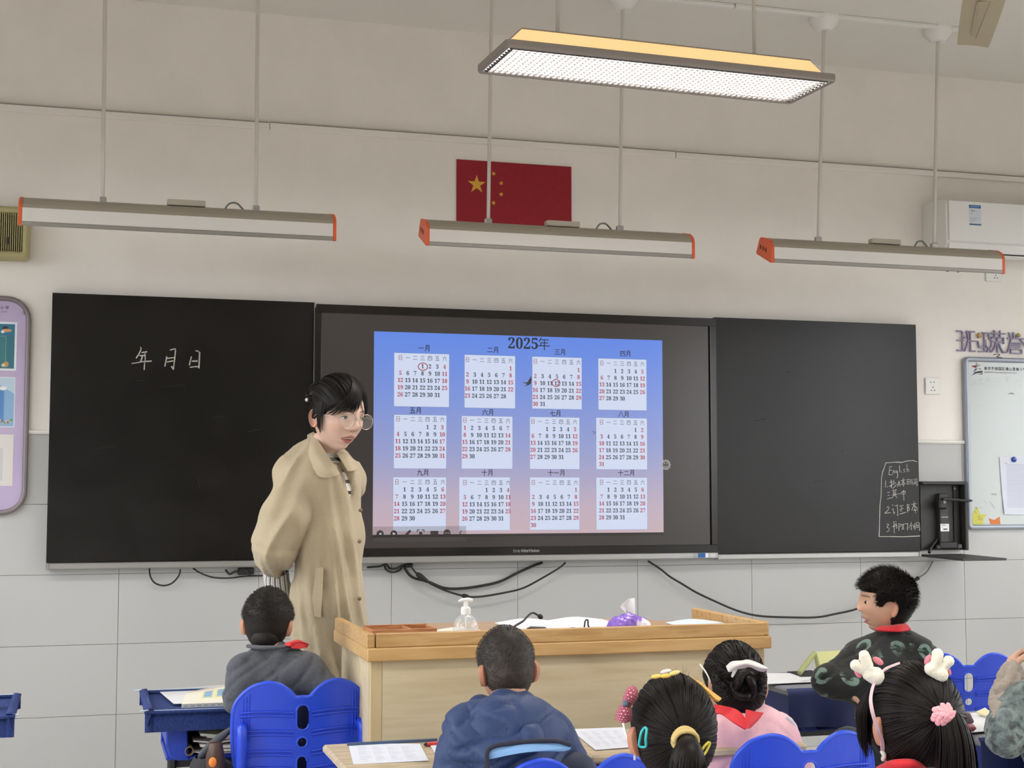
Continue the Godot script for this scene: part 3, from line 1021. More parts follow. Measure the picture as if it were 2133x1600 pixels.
	p.pen(PackedVector2Array([Vector2(1794, 736), Vector2(1799, 741), Vector2(1807, 741), Vector2(1812, 736)]), 2.5, c8(200, 196, 192))
	var m := mat(c8(12, 12, 12), 0.2)
	m.emission_enabled = true
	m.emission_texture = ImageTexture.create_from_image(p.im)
	m.emission_operator = BaseMaterial3D.EMISSION_OP_MULTIPLY
	m.emission = Color.WHITE
	m.emission_energy_multiplier = 0.9 / EXPO
	m.texture_repeat = false
	return m

# the point seen at a pixel on the upright plane at z
func PZ(px: float, py: float, z: float) -> Vector3:
	var a := cam_xf.origin
	var d := P(px, py, 1.0) - a
	return a + d * ((z - a.z) / d.z)

func round_rect(x0: float, y0: float, x1: float, y1: float, r: float, k := 6) -> PackedVector2Array:
	var o := PackedVector2Array()
	for q in [[x1 - r, y1 - r, 0.0], [x0 + r, y1 - r, 0.5], [x0 + r, y0 + r, 1.0], [x1 - r, y0 + r, 1.5]]:
		for i in k + 1:
			o.append(Vector2(q[0], q[1]) + Vector2.from_angle(PI * (q[2] + 0.5 * i / k)) * r)
	return o

func face(x0: float, y0: float, x1: float, y1: float, z: float, thick := 0.0006) -> MB:
	# a printed sheet facing +z, its front carrying the whole print
	var b := mk()
	b.quad(Vector3(x0, y0, z + thick), Vector3(x1, y0, z + thick), Vector3(x1, y1, z + thick), Vector3(x0, y1, z + thick))
	b.quad(Vector3(x1, y0, z), Vector3(x0, y0, z), Vector3(x0, y1, z), Vector3(x1, y1, z))
	for e in [[x0, y0, x1, y0], [x1, y0, x1, y1], [x1, y1, x0, y1], [x0, y1, x0, y0]]:
		b.quad(Vector3(e[0], e[1], z), Vector3(e[2], e[3], z), Vector3(e[2], e[3], z + thick), Vector3(e[0], e[1], z + thick))
	return b

func star(at: Vector2, r: float, turn := 0.0, inner := 0.382) -> PackedVector2Array:
	var p := PackedVector2Array()
	for i in 10:
		p.append(at + Vector2.from_angle(PI / 2 + turn + TAU * i / 10) * (r if i % 2 == 0 else r * inner))
	return p

func ring(x0: float, y0: float, x1: float, y1: float, r: float, wd: float, z0: float, z1: float) -> MB:
	# a rounded picture-frame moulding
	var o := round_rect(x0, y0, x1, y1, r)
	var i := round_rect(x0 + wd, y0 + wd, x1 - wd, y1 - wd, maxf(r - wd, 0.002))
	var pts := PackedVector3Array()
	var m := o.size()
	var c := (z1 - z0) * 0.25
	for q in [[o, z0, 0.0], [o, z1 - c, 0.0], [o, z1, 0.25], [o, z1, 0.75], [i, z1 - c, 0.0], [i, z0, 0.0]]:
		for k in m:
			var p: Vector2 = q[0][k].lerp(i[k], q[2])
			pts.append(Vector3(p.x, p.y, q[1]))
	var b := mk()
	b.grid(pts, m, 6, true, false)
	return b

func wall_things() -> void:
	# loudspeaker
	var cream := mat(c8(176, 168, 122), 0.5)
	var o := thing("wall_speaker", "beige wall loudspeaker with a vertical slat grille, high up", "speaker")
	part("case", ring(-0.375, 2.243, -0.096, 2.468, 0.02, 0.034, 0.0, 0.1), cream, o)
	part("back_plate", bx(Vector3(-0.2355, 2.3555, 0.02), Vector3(0.25, 0.2, 0.04)), mat(c8(44, 38, 16), 0.8), o)
	var cone := mk()
	cone.lathe(PackedVector2Array([Vector2(0.085, 0.0), Vector2(0.08, 0.012), Vector2(0.03, -0.02), Vector2(0.0, -0.012)]), 28)
	var co := part("cone", cone, mat(c8(30, 27, 14), 0.7), o)
	co.transform = Transform3D(Basis(Vector3(1, 0, 0), Vector3(0, 0, 1), Vector3(0, -1, 0)), Vector3(-0.215, 2.35, 0.062))
	var slat := bx(Vector3.ZERO, Vector3(0.0042, 0.163, 0.006), 0.0008).mesh()
	for i in 25:
		var s := part("slat", slat, cream, o)
		s.position = Vector3(-0.338 + 0.0086 * i, 2.3555, 0.086)
	part("name_plate", bx(Vector3(-0.185, 2.318, 0.091), Vector3(0.012, 0.03, 0.004), 0.001), mat(c8(46, 40, 20), 0.5), o)
	# lilac notice board
	var lilac := grain([c8(176, 161, 192), c8(182, 167, 198)], Vector3(1, 1, 1), 0.55, 0.01, 3, 0.0, 0.0, 6)
	o = thing("notice_board", "lilac notice board with rounded grey frame beside the chalkboard", "notice board")
	part("frame", ring(-1.3, 1.156, -0.085, 2.089, 0.1, 0.021, 0.003, 0.034), mat(c8(126, 118, 120), 0.45, 0.3), o)
	var pn := mk()
	pn.prism(round_rect(-1.295, 1.16, -0.09, 2.084, 0.095), 0.003, 0.022)
	part("panel", pn, lilac, o)
	var ink := mat(c8(78, 62, 92), 0.7)
	for q in ["小", "学"]:
		var st := []
		for s in HAN[q]:
			st.append(s)
		part("title_character", strokes(st, frame2(-0.212 if q == "小" else -0.192, 2.047, -0.196 if q == "小" else -0.176, 2.031, 100, 100), 0.0222, 0.0016, 0.0004), ink, o)
	part("title_lettering", flat_text("School", -0.208, 2.0185, 0.0062, 0.0222, false), ink, o)
	var sc := mk()
	sc.lathe(PackedVector2Array([Vector2(0.006, 0.0), Vector2(0.006, 0.003), Vector2(0.003, 0.006), Vector2(0.0, 0.006)]), 16)
	var so := part("screw_cap", sc, M.alu, o)
	so.transform = Transform3D(Basis(Vector3(1, 0, 0), Vector3(0, 0, 1), Vector3(0, -1, 0)), Vector3(-0.117, 2.02, 0.022))
	poster_sheets()
	# flag
	o = thing("flag", "red flag with one large and four small yellow stars", "flag")
	part("cloth", bx(Vector3(2.0855, 2.6275, 0.004), Vector3(0.571, 0.381, 0.005), 0.0008), grain([c8(144, 22, 36), c8(152, 25, 40)], Vector3(3, 3, 3), 0.75, 0.02, 3, 0, 0, 8), o)
	for q in [[1.898, 2.703, 0.046, 0.0], [1.981, 2.76, 0.0125, 0.4], [2.0185, 2.7165, 0.0125, 0.15], [2.0185, 2.663, 0.0125, 0.0], [1.981, 2.6195, 0.0125, -0.3]]:
		var b := mk()
		b.prism(star(Vector2(q[0], q[1]), q[2], q[3]), 0.0065, 0.0071)
		part("star", b, mat(c8(222, 172, 62), 0.7), o)
	air_conditioner()
	# sockets
	for q in [[4.336, 1.797, 0.086, 0.086, "square white socket plate between chalkboard and whiteboard"], [4.716, 2.382, 0.094, 0.05, "white wall socket under the air conditioner"]]:
		var s := thing("wall_socket", q[4], "socket")
		part("plate", bx(Vector3(q[0], q[1], 0.005), Vector3(q[2], q[3], 0.01), 0.003), M.white_plastic, s)
		for h in ([[-0.012, 0.02], [0.006, 0.02], [0.0, -0.006], [-0.009, -0.022], [0.009, -0.022]] if q[3] > 0.07 else [[0.012, 0.008], [0.004, -0.006], [0.02, -0.006]]):
			part("slot", bx(Vector3(q[0] + h[0], q[1] + h[1], 0.0102), Vector3(0.0065, 0.0045, 0.001)), M.rubber, s)
	for x in [4.44, 4.505]:
		var pg := mk()
		pg.lathe(PackedVector2Array([Vector2(0.004, 0.0), Vector2(0.0035, 0.014), Vector2(0.0, 0.015)]), 10)
		var po := lone("wall_plug", pg, M.grey_plastic, "tiny grey screw plug in plaster below the air conditioner", "plug", "screw plugs")
		po.transform = Transform3D(Basis(Vector3(1, 0, 0), Vector3(0, 0, 1), Vector3(0, -1, 0)), Vector3(x, 2.4, 0))
	whiteboard()
	document_camera()
	cables()

func flat_text(text: String, x: float, y: float, high: float, z: float, bold := false, font := "Droid Sans", wide := 1.0) -> MB:
	var g := letters(font, bold, text)
	var b := mk()
	for i in range(0, g.t.size(), 3):
		var q := []
		for e in 3:
			q.append(Vector3(x + (g.t[i + e].x - g.l) * high * wide, y + g.t[i + e].y * high, z + 0.0004))
		if (q[1] - q[0]).cross(q[2] - q[0]).z > 0:
			b.tri(q[0], q[1], q[2])
		else:
			b.tri(q[0], q[2], q[1])
	return b

func poster_sheets() -> void:
	var a := Print.new(384, 272, c8(212, 220, 228))
	a.rect(10, 12, 362, 248, c8(48, 108, 122))
	a.rect(10, 12, 362, 62, c8(46, 112, 140))
	a.rect(60, 78, 268, 168, c8(92, 152, 146))
	a.rect(64, 82, 260, 160, c8(54, 116, 120))
	for i in 11:
		if i in [4, 7]:
			continue
		a.rect(90, 92 + i * 13.5, 190, 10, c8(206, 222, 224))
		for k in 6:
			a.rect(98 + k * 30, 95.5 + i * 13.5, rng.randf_range(14, 24), 2.5, c8(110, 130, 140))
	a.oval(Vector2(322, 36), Vector2(16, 12), c8(34, 40, 50))
	a.oval(Vector2(330, 48), Vector2(26, 9), c8(206, 150, 104))
	a.oval(Vector2(308, 56), Vector2(10, 8), c8(214, 220, 218))
	a.oval(Vector2(330, 236), Vector2(14, 16), c8(180, 140, 90))
	a.oval(Vector2(316, 242), Vector2(10, 10), c8(206, 190, 160))
	lone("poster", face(-0.435, 1.769, -0.141, 1.978, 0.0222), printed(a, 0.4), "teal printed poster with text bars, topmost on the lilac board", "poster", "posters on the lilac board")
	var b := Print.new(384, 272, c8(200, 208, 216))
	b.rect(6, 6, 372, 260, c8(132, 168, 204))
	b.poly(PackedVector2Array([Vector2(240, 6), Vector2(378, 6), Vector2(378, 90)]), c8(176, 198, 214))
	b.rect(40, 54, 286, 190, c8(92, 138, 190))
	b.rect(46, 60, 274, 178, c8(82, 128, 184))
	for i in 8:
		b.rect(60, 74 + i * 20, 220, 3, c8(168, 194, 218))
	b.oval(Vector2(318, 62), Vector2(20, 11), c8(222, 226, 226))
	for i in 14:
		b.oval(Vector2(262 + i * 8, 246 + rng.randf_range(-14, 8)), Vector2(8, 7), [c8(186, 160, 160), c8(112, 150, 100), c8(200, 190, 180), c8(120, 112, 108)][i % 4])
	lone("poster", face(-0.435, 1.527, -0.142, 1.742, 0.0222), printed(b, 0.4), "blue printed poster with pale lines, middle of the lilac board", "poster", "posters on the lilac board")
	var c := Print.new(256, 192, c8(206, 204, 200))
	c.rect(110, 52, 110, 120, c8(190, 190, 190))
	for i in 6:
		c.rect(122, 96 + i * 8, rng.randf_range(10, 30), 3, c8(150, 150, 152))
	lone("poster", face(-0.435, 1.279, -0.1445, 1.497, 0.0222), printed(c, 0.5), "plain off-white paper sheet, lowest on the lilac board", "poster", "posters on the lilac board")

func air_conditioner() -> void:
	var o := thing("air_conditioner", "white split air conditioner with a blue energy label", "air conditioner")
	var shell := mk()
	var prof := PackedVector2Array([Vector2(0.002, 2.476), Vector2(0.002, 2.722), Vector2(0.02, 2.738), Vector2(0.1, 2.745), Vector2(0.165, 2.741), Vector2(0.205, 2.725), Vector2(0.213, 2.71), Vector2(0.213, 2.51), Vector2(0.19, 2.475), Vector2(0.1, 2.46)])
	shell.prism(prof, 0, 0.86)
	var so := part("body", shell, M.white_plastic, o)
	so.transform = Transform3D(Basis(Vector3(0, 0, 1), Vector3(0, 1, 0), Vector3(-1, 0, 0)), Vector3(5.16, 0, 0))
	part("front_panel", bx(Vector3(4.737, 2.624, 0.217), Vector3(0.846, 0.206, 0.008), 0.003), mat(c8(232, 233, 232), 0.22), o)
	part("lower_panel", bx(Vector3(4.737, 2.491, 0.21), Vector3(0.846, 0.05, 0.012), 0.004), mat(c8(230, 231, 230), 0.25), o)
	part("outlet_gap", bx(Vector3(4.8, 2.4655, 0.2), Vector3(0.62, 0.006, 0.02)), M.rubber, o)
	part("louvre", bx(Vector3(4.83, 2.456, 0.186), Vector3(0.6, 0.008, 0.05), 0.002), M.white_plastic, o)
	part("indicator", bx(Vector3(4.758, 2.535, 0.2215), Vector3(0.012, 0.012, 0.002)), M.black, o)
	var p := Print.new(128, 192, c8(206, 216, 226))
	p.rect(0, 0, 128, 30, c8(48, 100, 158))
	p.rect(14, 8, 100, 12, c8(120, 160, 205))
	p.rect(0, 178, 128, 14, c8(48, 96, 150))
	p.rect(26, 44, 7, 44, c8(206, 190, 120))
	p.rect(26, 44, 7, 16, c8(96, 116, 90))
	p.rect(40, 52, 22, 8, c8(130, 134, 130))
	for i in 6:
		p.rect(12, 122 + i * 8, 30 + (i * 37) % 60, 2.5, c8(150, 160, 170))
	p.rect(2, 122, 124, 3, c8(150, 165, 180))
	part("energy_label", face(4.431, 2.605, 4.5, 2.709, 0.2212), printed(p, 0.4), o, "blue and white energy label")
	var cb := mk()
	cb.tube(MB.spline([Vector3(4.44, 2.47, 0.05), Vector3(4.45, 2.43, 0.03), Vector3(4.6, 2.425, 0.02), Vector3(4.7, 2.41, 0.012)], 14), 0.004, 6)
	part("power_cord", cb, M.white_plastic, o)

func whiteboard() -> void:
	var o := thing("whiteboard", "framed whiteboard with a star-figure emblem and faint marker writing", "whiteboard")
	part("frame", ring(4.513, 1.058, 5.5, 1.953, 0.03, 0.025, 0.004, 0.032), mat(c8(150, 156, 166), 0.4, 0.4), o)
	var pn := mk()
	pn.prism(round_rect(4.52, 1.065, 5.49, 1.946, 0.02), 0.004, 0.022)
	part("panel", pn, mat(c8(190, 197, 197), 0.2), o)
	var fr := frame2(4.373, 2.139, 4.872, 1.687, 1538, 1600)
	var z := 0.0222
	for q in [[[565, 832, 610, 818, 668, 806, 662, 866], c8(122, 44, 48)], [[645, 738, 690, 790, 690, 835, 672, 850, 660, 790], c8(140, 132, 118)], [[690, 835, 695, 805, 755, 800], c8(120, 128, 104)], [[598, 960, 640, 870, 690, 872], c8(78, 92, 118)], [[695, 862, 730, 868, 755, 890, 735, 890], c8(40, 44, 54)], [[565, 1015, 640, 935, 700, 920, 782, 912, 770, 945, 660, 960, 610, 985], c8(36, 40, 44)], [[665, 970, 740, 968, 785, 945, 765, 980, 720, 978], c8(60, 64, 68)]]:
		var pp := PackedVector2Array()
		for i in range(0, q[0].size(), 2):
			pp.append(fr * Vector2(q[0][i], q[0][i + 1]))
		var b := mk()
		b.prism(pp, z, z + 0.0004)
		part("emblem_shape", b, mat(q[1], 0.6), o)
	var inkm := mat(c8(74, 76, 80), 0.7)
	var x := 808.0
	for ch in "南京市栖霞区摄山星城小学":
		var a := fr * Vector2(x, 832)
		var b2 := fr * Vector2(x + 58, 895)
		part("title_character", strokes(HAN[ch], frame2(a.x, a.y, b2.x, b2.y, 100, 100), z, 0.0021, 0.0004), inkm, o)
		x += 66
	part("title_lettering", flat_text("Nanjing Qixia Sheshanxingcheng Primary School", (fr * Vector2(812, 0)).x, (fr * Vector2(0, 945)).y, 0.0072, z, false, "Droid Sans", 0.92), inkm, o)
	var faint := mat(c8(172, 178, 178), 0.7)
	var mid := mat(c8(138, 144, 146), 0.7)
	part("marker_writing", strokes([[600, 1040, 615, 1055], [545, 1110, 610, 1095], [570, 1130, 560, 1180, 640, 1165, 645, 1130, 600, 1130], [685, 1090, 790, 1060], [740, 1040, 735, 1110], [680, 1165, 790, 1140], [830, 1060, 910, 1055], [870, 1030, 870, 1100], [835, 1080, 830, 1110], [905, 1075, 910, 1105], [960, 1040, 990, 1042], [1035, 1115, 1070, 1100], [1110, 1040, 1112, 1100], [1060, 1150, 1065, 1175], [1150, 1165, 1170, 1160], [1195, 1030, 1255, 1020], [1220, 1000, 1222, 1050], [1200, 1060, 1245, 1055, 1245, 1110], [1215, 1085, 1240, 1085], [1350, 1080, 1370, 1090], [1360, 1140, 1385, 1135, 1380, 1160], [1400, 1075, 1440, 1070], [1420, 1060, 1400, 1120], [1480, 1085, 1530, 1075], [1430, 1165, 1520, 1180]], fr, z, 0.0022, 0.0003), faint, o)
	var sm := mk()
	sm.prism(PackedVector2Array([fr * Vector2(1228, 1338), fr * Vector2(1280, 1306), fr * Vector2(1330, 1302), fr * Vector2(1370, 1338), fr * Vector2(1300, 1330)]), z, z + 0.0003)
	part("ink_smudge", sm, mid, o)
	for q in [[890, 1395, 915, 1396], [650, 1560, 690, 1548], [720, 1520, 735, 1540], [550, 1500, 570, 1480], [1250, 1480, 1262, 1472], [1330, 1560, 1338, 1566]]:
		part("ink_smudge", strokes([q], fr, z, 0.003, 0.0003), faint, o)
	# marks lower down
	var f2 := frame2(4.228, 1.362, 4.83, 0.873, 1864, 1600)
	part("ink_smudge", strokes([[1340, 395, 1360, 405, 1380, 385], [1400, 385, 1430, 410], [1410, 410, 1435, 390]], f2, z, 0.003, 0.0003), mid, o)
	part("ink_smudge", strokes([[1310, 525, 1350, 570, 1385, 630]], f2, z, 0.006, 0.0003), faint, o)
	part("ink_smudge", strokes([[1190, 500, 1220, 530, 1245, 560]], f2, z, 0.004, 0.0003), faint, o)
	part("ink_smudge", strokes([[1100, 615, 1130, 630, 1165, 628]], f2, z, 0.002, 0.0003), mid, o)
	# star stickers at the foot
	var ye := mk()
	var yp := PackedVector2Array()
	for q in [[980, 910], [980, 735], [1025, 660], [1050, 600], [1095, 665], [1110, 735], [1250, 740], [1185, 815], [1175, 910]]:
		yp.append(f2 * Vector2(q[0], q[1]))
	ye.prism(yp, z, z + 0.0012)
	var ys := thing("star_sticker", "yellow paper star with small marker doodles, at the whiteboard's foot", "sticker")
	part("paper", ye, mat(c8(196, 192, 92), 0.7), ys)
	part("doodle", strokes([[1015, 700, 1035, 690, 1050, 720], [1040, 630, 1065, 625, 1060, 650, 1085, 645], [1070, 790, 1110, 765, 1120, 800, 1085, 830, 1150, 830, 1155, 790]], f2, z + 0.0012, 0.0022, 0.0003), mat(c8(120, 116, 60), 0.7), ys)
	var og := mk()
	var op := PackedVector2Array()
	for q in [[1310, 905], [1280, 805], [1380, 835], [1480, 780], [1490, 890], [1500, 905]]:
		op.append(f2 * Vector2(q[0], q[1]))
	og.prism(op, z, z + 0.0012)
	lone("star_sticker", og, mat(c8(206, 118, 60), 0.7), "orange paper star tip at the whiteboard's foot", "sticker")
	# pinned sheet and its magnet
	var pr := Print.new(192, 384, c8(206, 210, 222))
	for i in 44:
		var yy := 50 + i * 6.6
		pr.rect(34, yy, 120 + rng.randf_range(0, 30), 2.4, c8(170, 174, 196))
	pr.rect(30, 44, 8, 5, c8(190, 120, 120))
	var sh := mk()
	var s0 := MB.spline([Vector3(4.712, 1.434, 0.026), Vector3(4.8, 1.436, 0.0235), Vector3(4.93, 1.434, 0.0235)], 8)
	sh.patch([[Vector3(4.732, 1.137, 0.03), Vector3(4.82, 1.134, 0.026), Vector3(4.94, 1.134, 0.0255)], [Vector3(4.722, 1.25, 0.0265), Vector3(4.81, 1.25, 0.0245), Vector3(4.93, 1.25, 0.0245)], [s0[0], s0[4], s0[7]]], 8, 8, 0.0006)
	for i in sh.uv.size():
		sh.uv[i] = Vector2((sh.v[i].x - 4.712) / 0.225, (1.436 - sh.v[i].y) / 0.302)
	lone("paper_sheet", sh, printed(pr, 0.8), "closely printed white sheet held on the whiteboard by a blue magnet", "paper")
	var mg := mk()
	mg.lathe(PackedVector2Array([Vector2(0.014, 0.0), Vector2(0.0145, 0.006), Vector2(0.012, 0.0095), Vector2(0.0, 0.01)]), 20)
	var mo := lone("magnet", mg, mat(c8(30, 62, 150), 0.3), "round blue magnet holding a printed sheet", "magnet")
	mo.transform = Transform3D(Basis(Vector3(1, 0, 0), Vector3(0, 0, 1), Vector3(0, -1, 0)), Vector3(4.798, 1.421, 0.0245))
	# cut-out characters above
	var lm := mat(c8(140, 133, 162), 0.55)
	var chars := [
		[[[345, 180, 430, 182, 450, 210, 450, 545], [355, 355, 470, 355], [350, 540, 455, 545], [480, 300, 520, 300], [535, 190, 560, 330, 530, 440, 490, 545], [525, 185, 675, 185], [595, 190, 595, 540], [560, 355, 600, 355], [585, 545, 680, 545]], "first"],
		[[[620, 355, 735, 360, 755, 470, 850, 470], [740, 545, 860, 545], [848, 200, 856, 340, 856, 545], [822, 200, 980, 205], [878, 330, 885, 440, 980, 545], [940, 215, 950, 300, 990, 340, 985, 450, 900, 550]], "second"],
		[[[960, 205, 1245, 205], [1045, 150, 1050, 270], [1150, 150, 1150, 270], [982, 330, 988, 280, 1210, 280, 1220, 385], [1000, 355, 1190, 355], [1095, 285, 1100, 555], [1080, 370, 1045, 470, 990, 545], [1120, 370, 1160, 480, 1200, 550, 1280, 550]], "third"],
		[[[1320, 180, 1350, 270], [1400, 175, 1410, 270], [1470, 240, 1455, 270], [1290, 285, 1640, 285], [1360, 290, 1290, 540], [1350, 365, 1540, 365], [1345, 400, 1540, 400], [1340, 435, 1540, 440], [1345, 485, 1550, 485, 1550, 560, 1350, 560, 1345, 485], [1530, 290, 1640, 440]], "fourth"]]
	for q in chars:
		var st := strokes(q[0], fr, 0.003, 0.0068, 0.009)
		lone("cutout_character", st, lm, "purple foam cut-out character above the whiteboard, %s of the row" % q[1], "lettering", "cut-out characters")
	for q in [[755, 255, 46, c8(190, 148, 98), "small orange-brown foam star between the first two purple characters"], [1495, 222, 36, c8(176, 156, 100), "small olive foam star touching the fourth purple character"]]:
		var b := mk()
		b.prism(star(fr * Vector2(q[0], q[1]), q[2] * 0.000325, 0.3, 0.55), 0.004, 0.02, 0.002)
		lone("foam_star", b, mat(q[3], 0.7), q[4], "decoration")
	var clip := mk()
	clip.tube(MB.spline([fr3(fr, 965, 610, 0.03), fr3(fr, 1040, 598, 0.034), fr3(fr, 1080, 612, 0.034), fr3(fr, 1020, 645, 0.035), fr3(fr, 1100, 660, 0.035), fr3(fr, 1120, 672, 0.033)], 20), 0.0022, 6)
	lone("wire_hook", clip, M.steel_dark, "bent dark wire hook on the whiteboard's top frame", "hook")

func fr3(f: Transform2D, x: float, y: float, z: float) -> Vector3:
	var q := f * Vector2(x, y)
	return Vector3(q.x, q.y, z)

func document_camera() -> void:
	var o := thing("document_camera", "black wall-mounted document camera folded open with a flat tray", "document camera")
	var dark := mat(c8(42, 41, 40), 0.5)
	var darker := mat(c8(27, 27, 26), 0.5)
	part("back_plate", bx(Vector3(4.362, 1.128, 0.012), Vector3(0.255, 0.345, 0.022), 0.006), dark, o)
	var rim := mk()
	rim.box(Vector3(4.355, 1.297, 0.038), Vector3(0.262, 0.017, 0.075), 0.004)
	rim.box(Vector3(4.477, 1.13, 0.038), Vector3(0.017, 0.35, 0.0748), 0.004)
	part("rim", rim, dark, o)
	part("side_well", bx(Vector3(4.447, 1.125, 0.026), Vector3(0.034, 0.32, 0.01), 0.002), darker, o)
	part("column", bx(Vector3(4.357, 1.12, 0.04), Vector3(0.052, 0.25, 0.036), 0.005), dark, o)
	part("column_base", bx(Vector3(4.368, 0.982, 0.05), Vector3(0.1, 0.034, 0.05), 0.004), darker, o)
	part("hinge", bx(Vector3(4.32, 0.972, 0.06), Vector3(0.028, 0.022, 0.02), 0.004), mat(c8(70, 69, 68), 0.5), o)
	part("hinge", bx(Vector3(4.436, 0.975, 0.06), Vector3(0.028, 0.022, 0.02), 0.004), mat(c8(70, 69, 68), 0.5), o)
	var arm := mk()
	arm.tube(MB.spline([Vector3(4.335, 1.215, 0.075), Vector3(4.4, 1.213, 0.082), Vector3(4.46, 1.208, 0.085), Vector3(4.5, 1.208, 0.088)], 14), [0.01, 0.01, 0.009, 0.008, 0.0075, 0.007, 0.007, 0.0075, 0.008, 0.008, 0.008, 0.007, 0.006, 0.004], 10)
	part("arm", arm, darker, o)
	part("camera_head", bx(Vector3(4.337, 1.19, 0.06), Vector3(0.05, 0.05, 0.05), 0.008), darker, o)
	var kn := mk()
	kn.lathe(PackedVector2Array([Vector2(0.009, 0.0), Vector2(0.009, 0.004), Vector2(0.006, 0.006), Vector2(0.0, 0.006)]), 16)
	for q in [[4.338, 1.2, 0.085, 0.95], [4.437, 1.269, 0.031, 0.7]]:
		var ko := part("knob", kn, M.grey_plastic, o)
		ko.transform = Transform3D(Basis(Vector3(1, 0, 0), Vector3(0, 0, 1), Vector3(0, -1, 0)).scaled(Vector3.ONE * q[3]), Vector3(q[0], q[1], q[2]))
	part("slot_light", bx(Vector3(4.357, 1.124, 0.0585), Vector3(0.042, 0.008, 0.002)), mat(c8(120, 120, 120), 0.4), o)
	var lb := Print.new(96, 80, c8(226, 226, 226))
	lb.rect(10, 10, 46, 4, c8(60, 60, 60))
	lb.rect(10, 18, 70, 3, c8(120, 120, 120))
	lb.rect(10, 34, 22, 3, c8(140, 140, 140))
	lb.rect(30, 50, 46, 14, c8(70, 70, 70))
	part("label_sticker", face(4.331, 1.052, 4.381, 1.09, 0.0585), printed(lb, 0.5), o, "white label with printed lines")
	var lv := mk()
	lv.tube(PackedVector3Array([Vector3(4.33, 1.01, 0.03), Vector3(4.275, 0.965, 0.05), Vector3(4.262, 0.945, 0.06)]), 0.008, 8)
	part("support_lever", lv, darker, o)
	# the tray folded down, standing out from the wall
	var a := PZ(1921, 1160, 0.03)
	var b := PZ(2004, 1150, 0.02)
	var tray := mk()
	var yt := 0.936
	var p0 := Vector3(4.226, yt, 0.035)
	var p1 := Vector3(4.47, yt, 0.03)
	var p2 := Vector3(4.475, yt - 0.006, 0.4)
	var p3 := Vector3(4.232, yt - 0.006, 0.4)
	tray.patch([[p3, p2], [p3.lerp(p0, 0.5), p2.lerp(p1, 0.5)], [p0, p1]], 4, 4, 0.011)
	part("tray", tray, mat(c8(52, 51, 50), 0.55), o)

func cables() -> void:
	var grp := ""
	var list := [
		["thin black cable hanging in a loop under the three-character chalkboard", [[311, 1184], [313, 1200], [322, 1214], [340, 1220], [358, 1215], [372, 1200], [376, 1186]], 0.0036, 0.03],
		["thin dark cable sagging from the three-character chalkboard towards the coat", [[402, 1184], [418, 1194], [445, 1203], [480, 1204], [515, 1200], [560, 1199]], 0.0034, 0.028],
		["thick black cable drooping under the display", [[840, 1176], [848, 1192], [862, 1204], [892, 1212], [925, 1225], [960, 1226], [1000, 1221], [1040, 1212], [1075, 1195], [1108, 1180], [1130, 1172]], 0.0062, 0.025],
		["black cable with an inline bead drooping under the display", [[855, 1178], [868, 1195], [892, 1213], [930, 1231], [968, 1242], [1000, 1243], [1050, 1235], [1090, 1225], [1130, 1204], [1165, 1183], [1178, 1172]], 0.0045, 0.058],
		["long thin black cable running from the display down across the tiles", [[1350, 1169], [1375, 1185], [1395, 1201], [1420, 1216], [1450, 1234], [1490, 1253], [1535, 1272], [1580, 1283], [1640, 1286], [1700, 1286], [1740, 1279], [1790, 1267], [1850, 1240], [1895, 1214], [1908, 1206]], 0.005, 0.04]]
	for q in list:
		var pts := []
		for s in q[1]:
			pts.append(PZ(s[0], s[1], q[3]))
		var b := mk()
		b.tube(MB.spline(pts, 48), q[2], 8)
		var o := thing("cable", q[0], "cable")
		part("lead", b, M.rubber, o)
		if q[0].contains("bead"):
			var k := mk()
			k.tube(PackedVector3Array([pts[3].lerp(pts[4], 0.85), pts[4], pts[4].lerp(pts[5], 0.25)]), PackedFloat32Array([0.007, 0.0115, 0.007]), 10)
			part("bead", k, M.rubber, o)
			k = mk()
			k.tube(PackedVector3Array([pts[1], pts[1].lerp(pts[2], 0.3), pts[1].lerp(pts[2], 0.9)]), PackedFloat32Array([0.009, 0.013, 0.009]), 8)
			part("plug", k, M.rubber, o)
		if q[0].contains("long"):
			var k := mk()
			k.tube(PackedVector3Array([PZ(1899, 1212, 0.04), PZ(1913, 1204, 0.04)]), PackedFloat32Array([0.008, 0.011]), 8)
			part("plug", k, M.rubber, o)
			k = mk()
			k.tube(MB.spline([PZ(1913, 1204, 0.04), PZ(1930, 1192, 0.03), PZ(1943, 1170, 0.02)], 10), 0.004, 6)
			part("lead", k, M.grey_plastic, o)
	# bundle and adapter under the boards
	for q in [["bundled black cable and adapter hanging below the board behind the teacher", [[470, 1187], [478, 1196], [492, 1190], [500, 1196], [512, 1188], [520, 1197], [528, 1186]]], ["coiled black cable under the display's lower corner", [[800, 1177], [806, 1188], [818, 1192], [832, 1188], [838, 1178], [826, 1184], [812, 1184], [804, 1176], [790, 1180], [765, 1182]]]]:
		var pts := []
		for i in q[1].size():
			pts.append(PZ(q[1][i][0], q[1][i][1], 0.03 + 0.012 * (i % 3)))
		var b := mk()
		b.tube(MB.spline(pts, 40), 0.005, 8)
		var o := thing("cable_bundle", q[0], "cable")
		part("coil", b, M.rubber, o)
		var ac := PZ(512, 1190, 0.03) if q[0].begins_with("bundled") else PZ(852, 1178, 0.03)
		part("adapter", bx(ac, Vector3(0.07, 0.03, 0.03) if q[0].begins_with("bundled") else Vector3(0.035, 0.02, 0.02), 0.004), M.rubber, o)

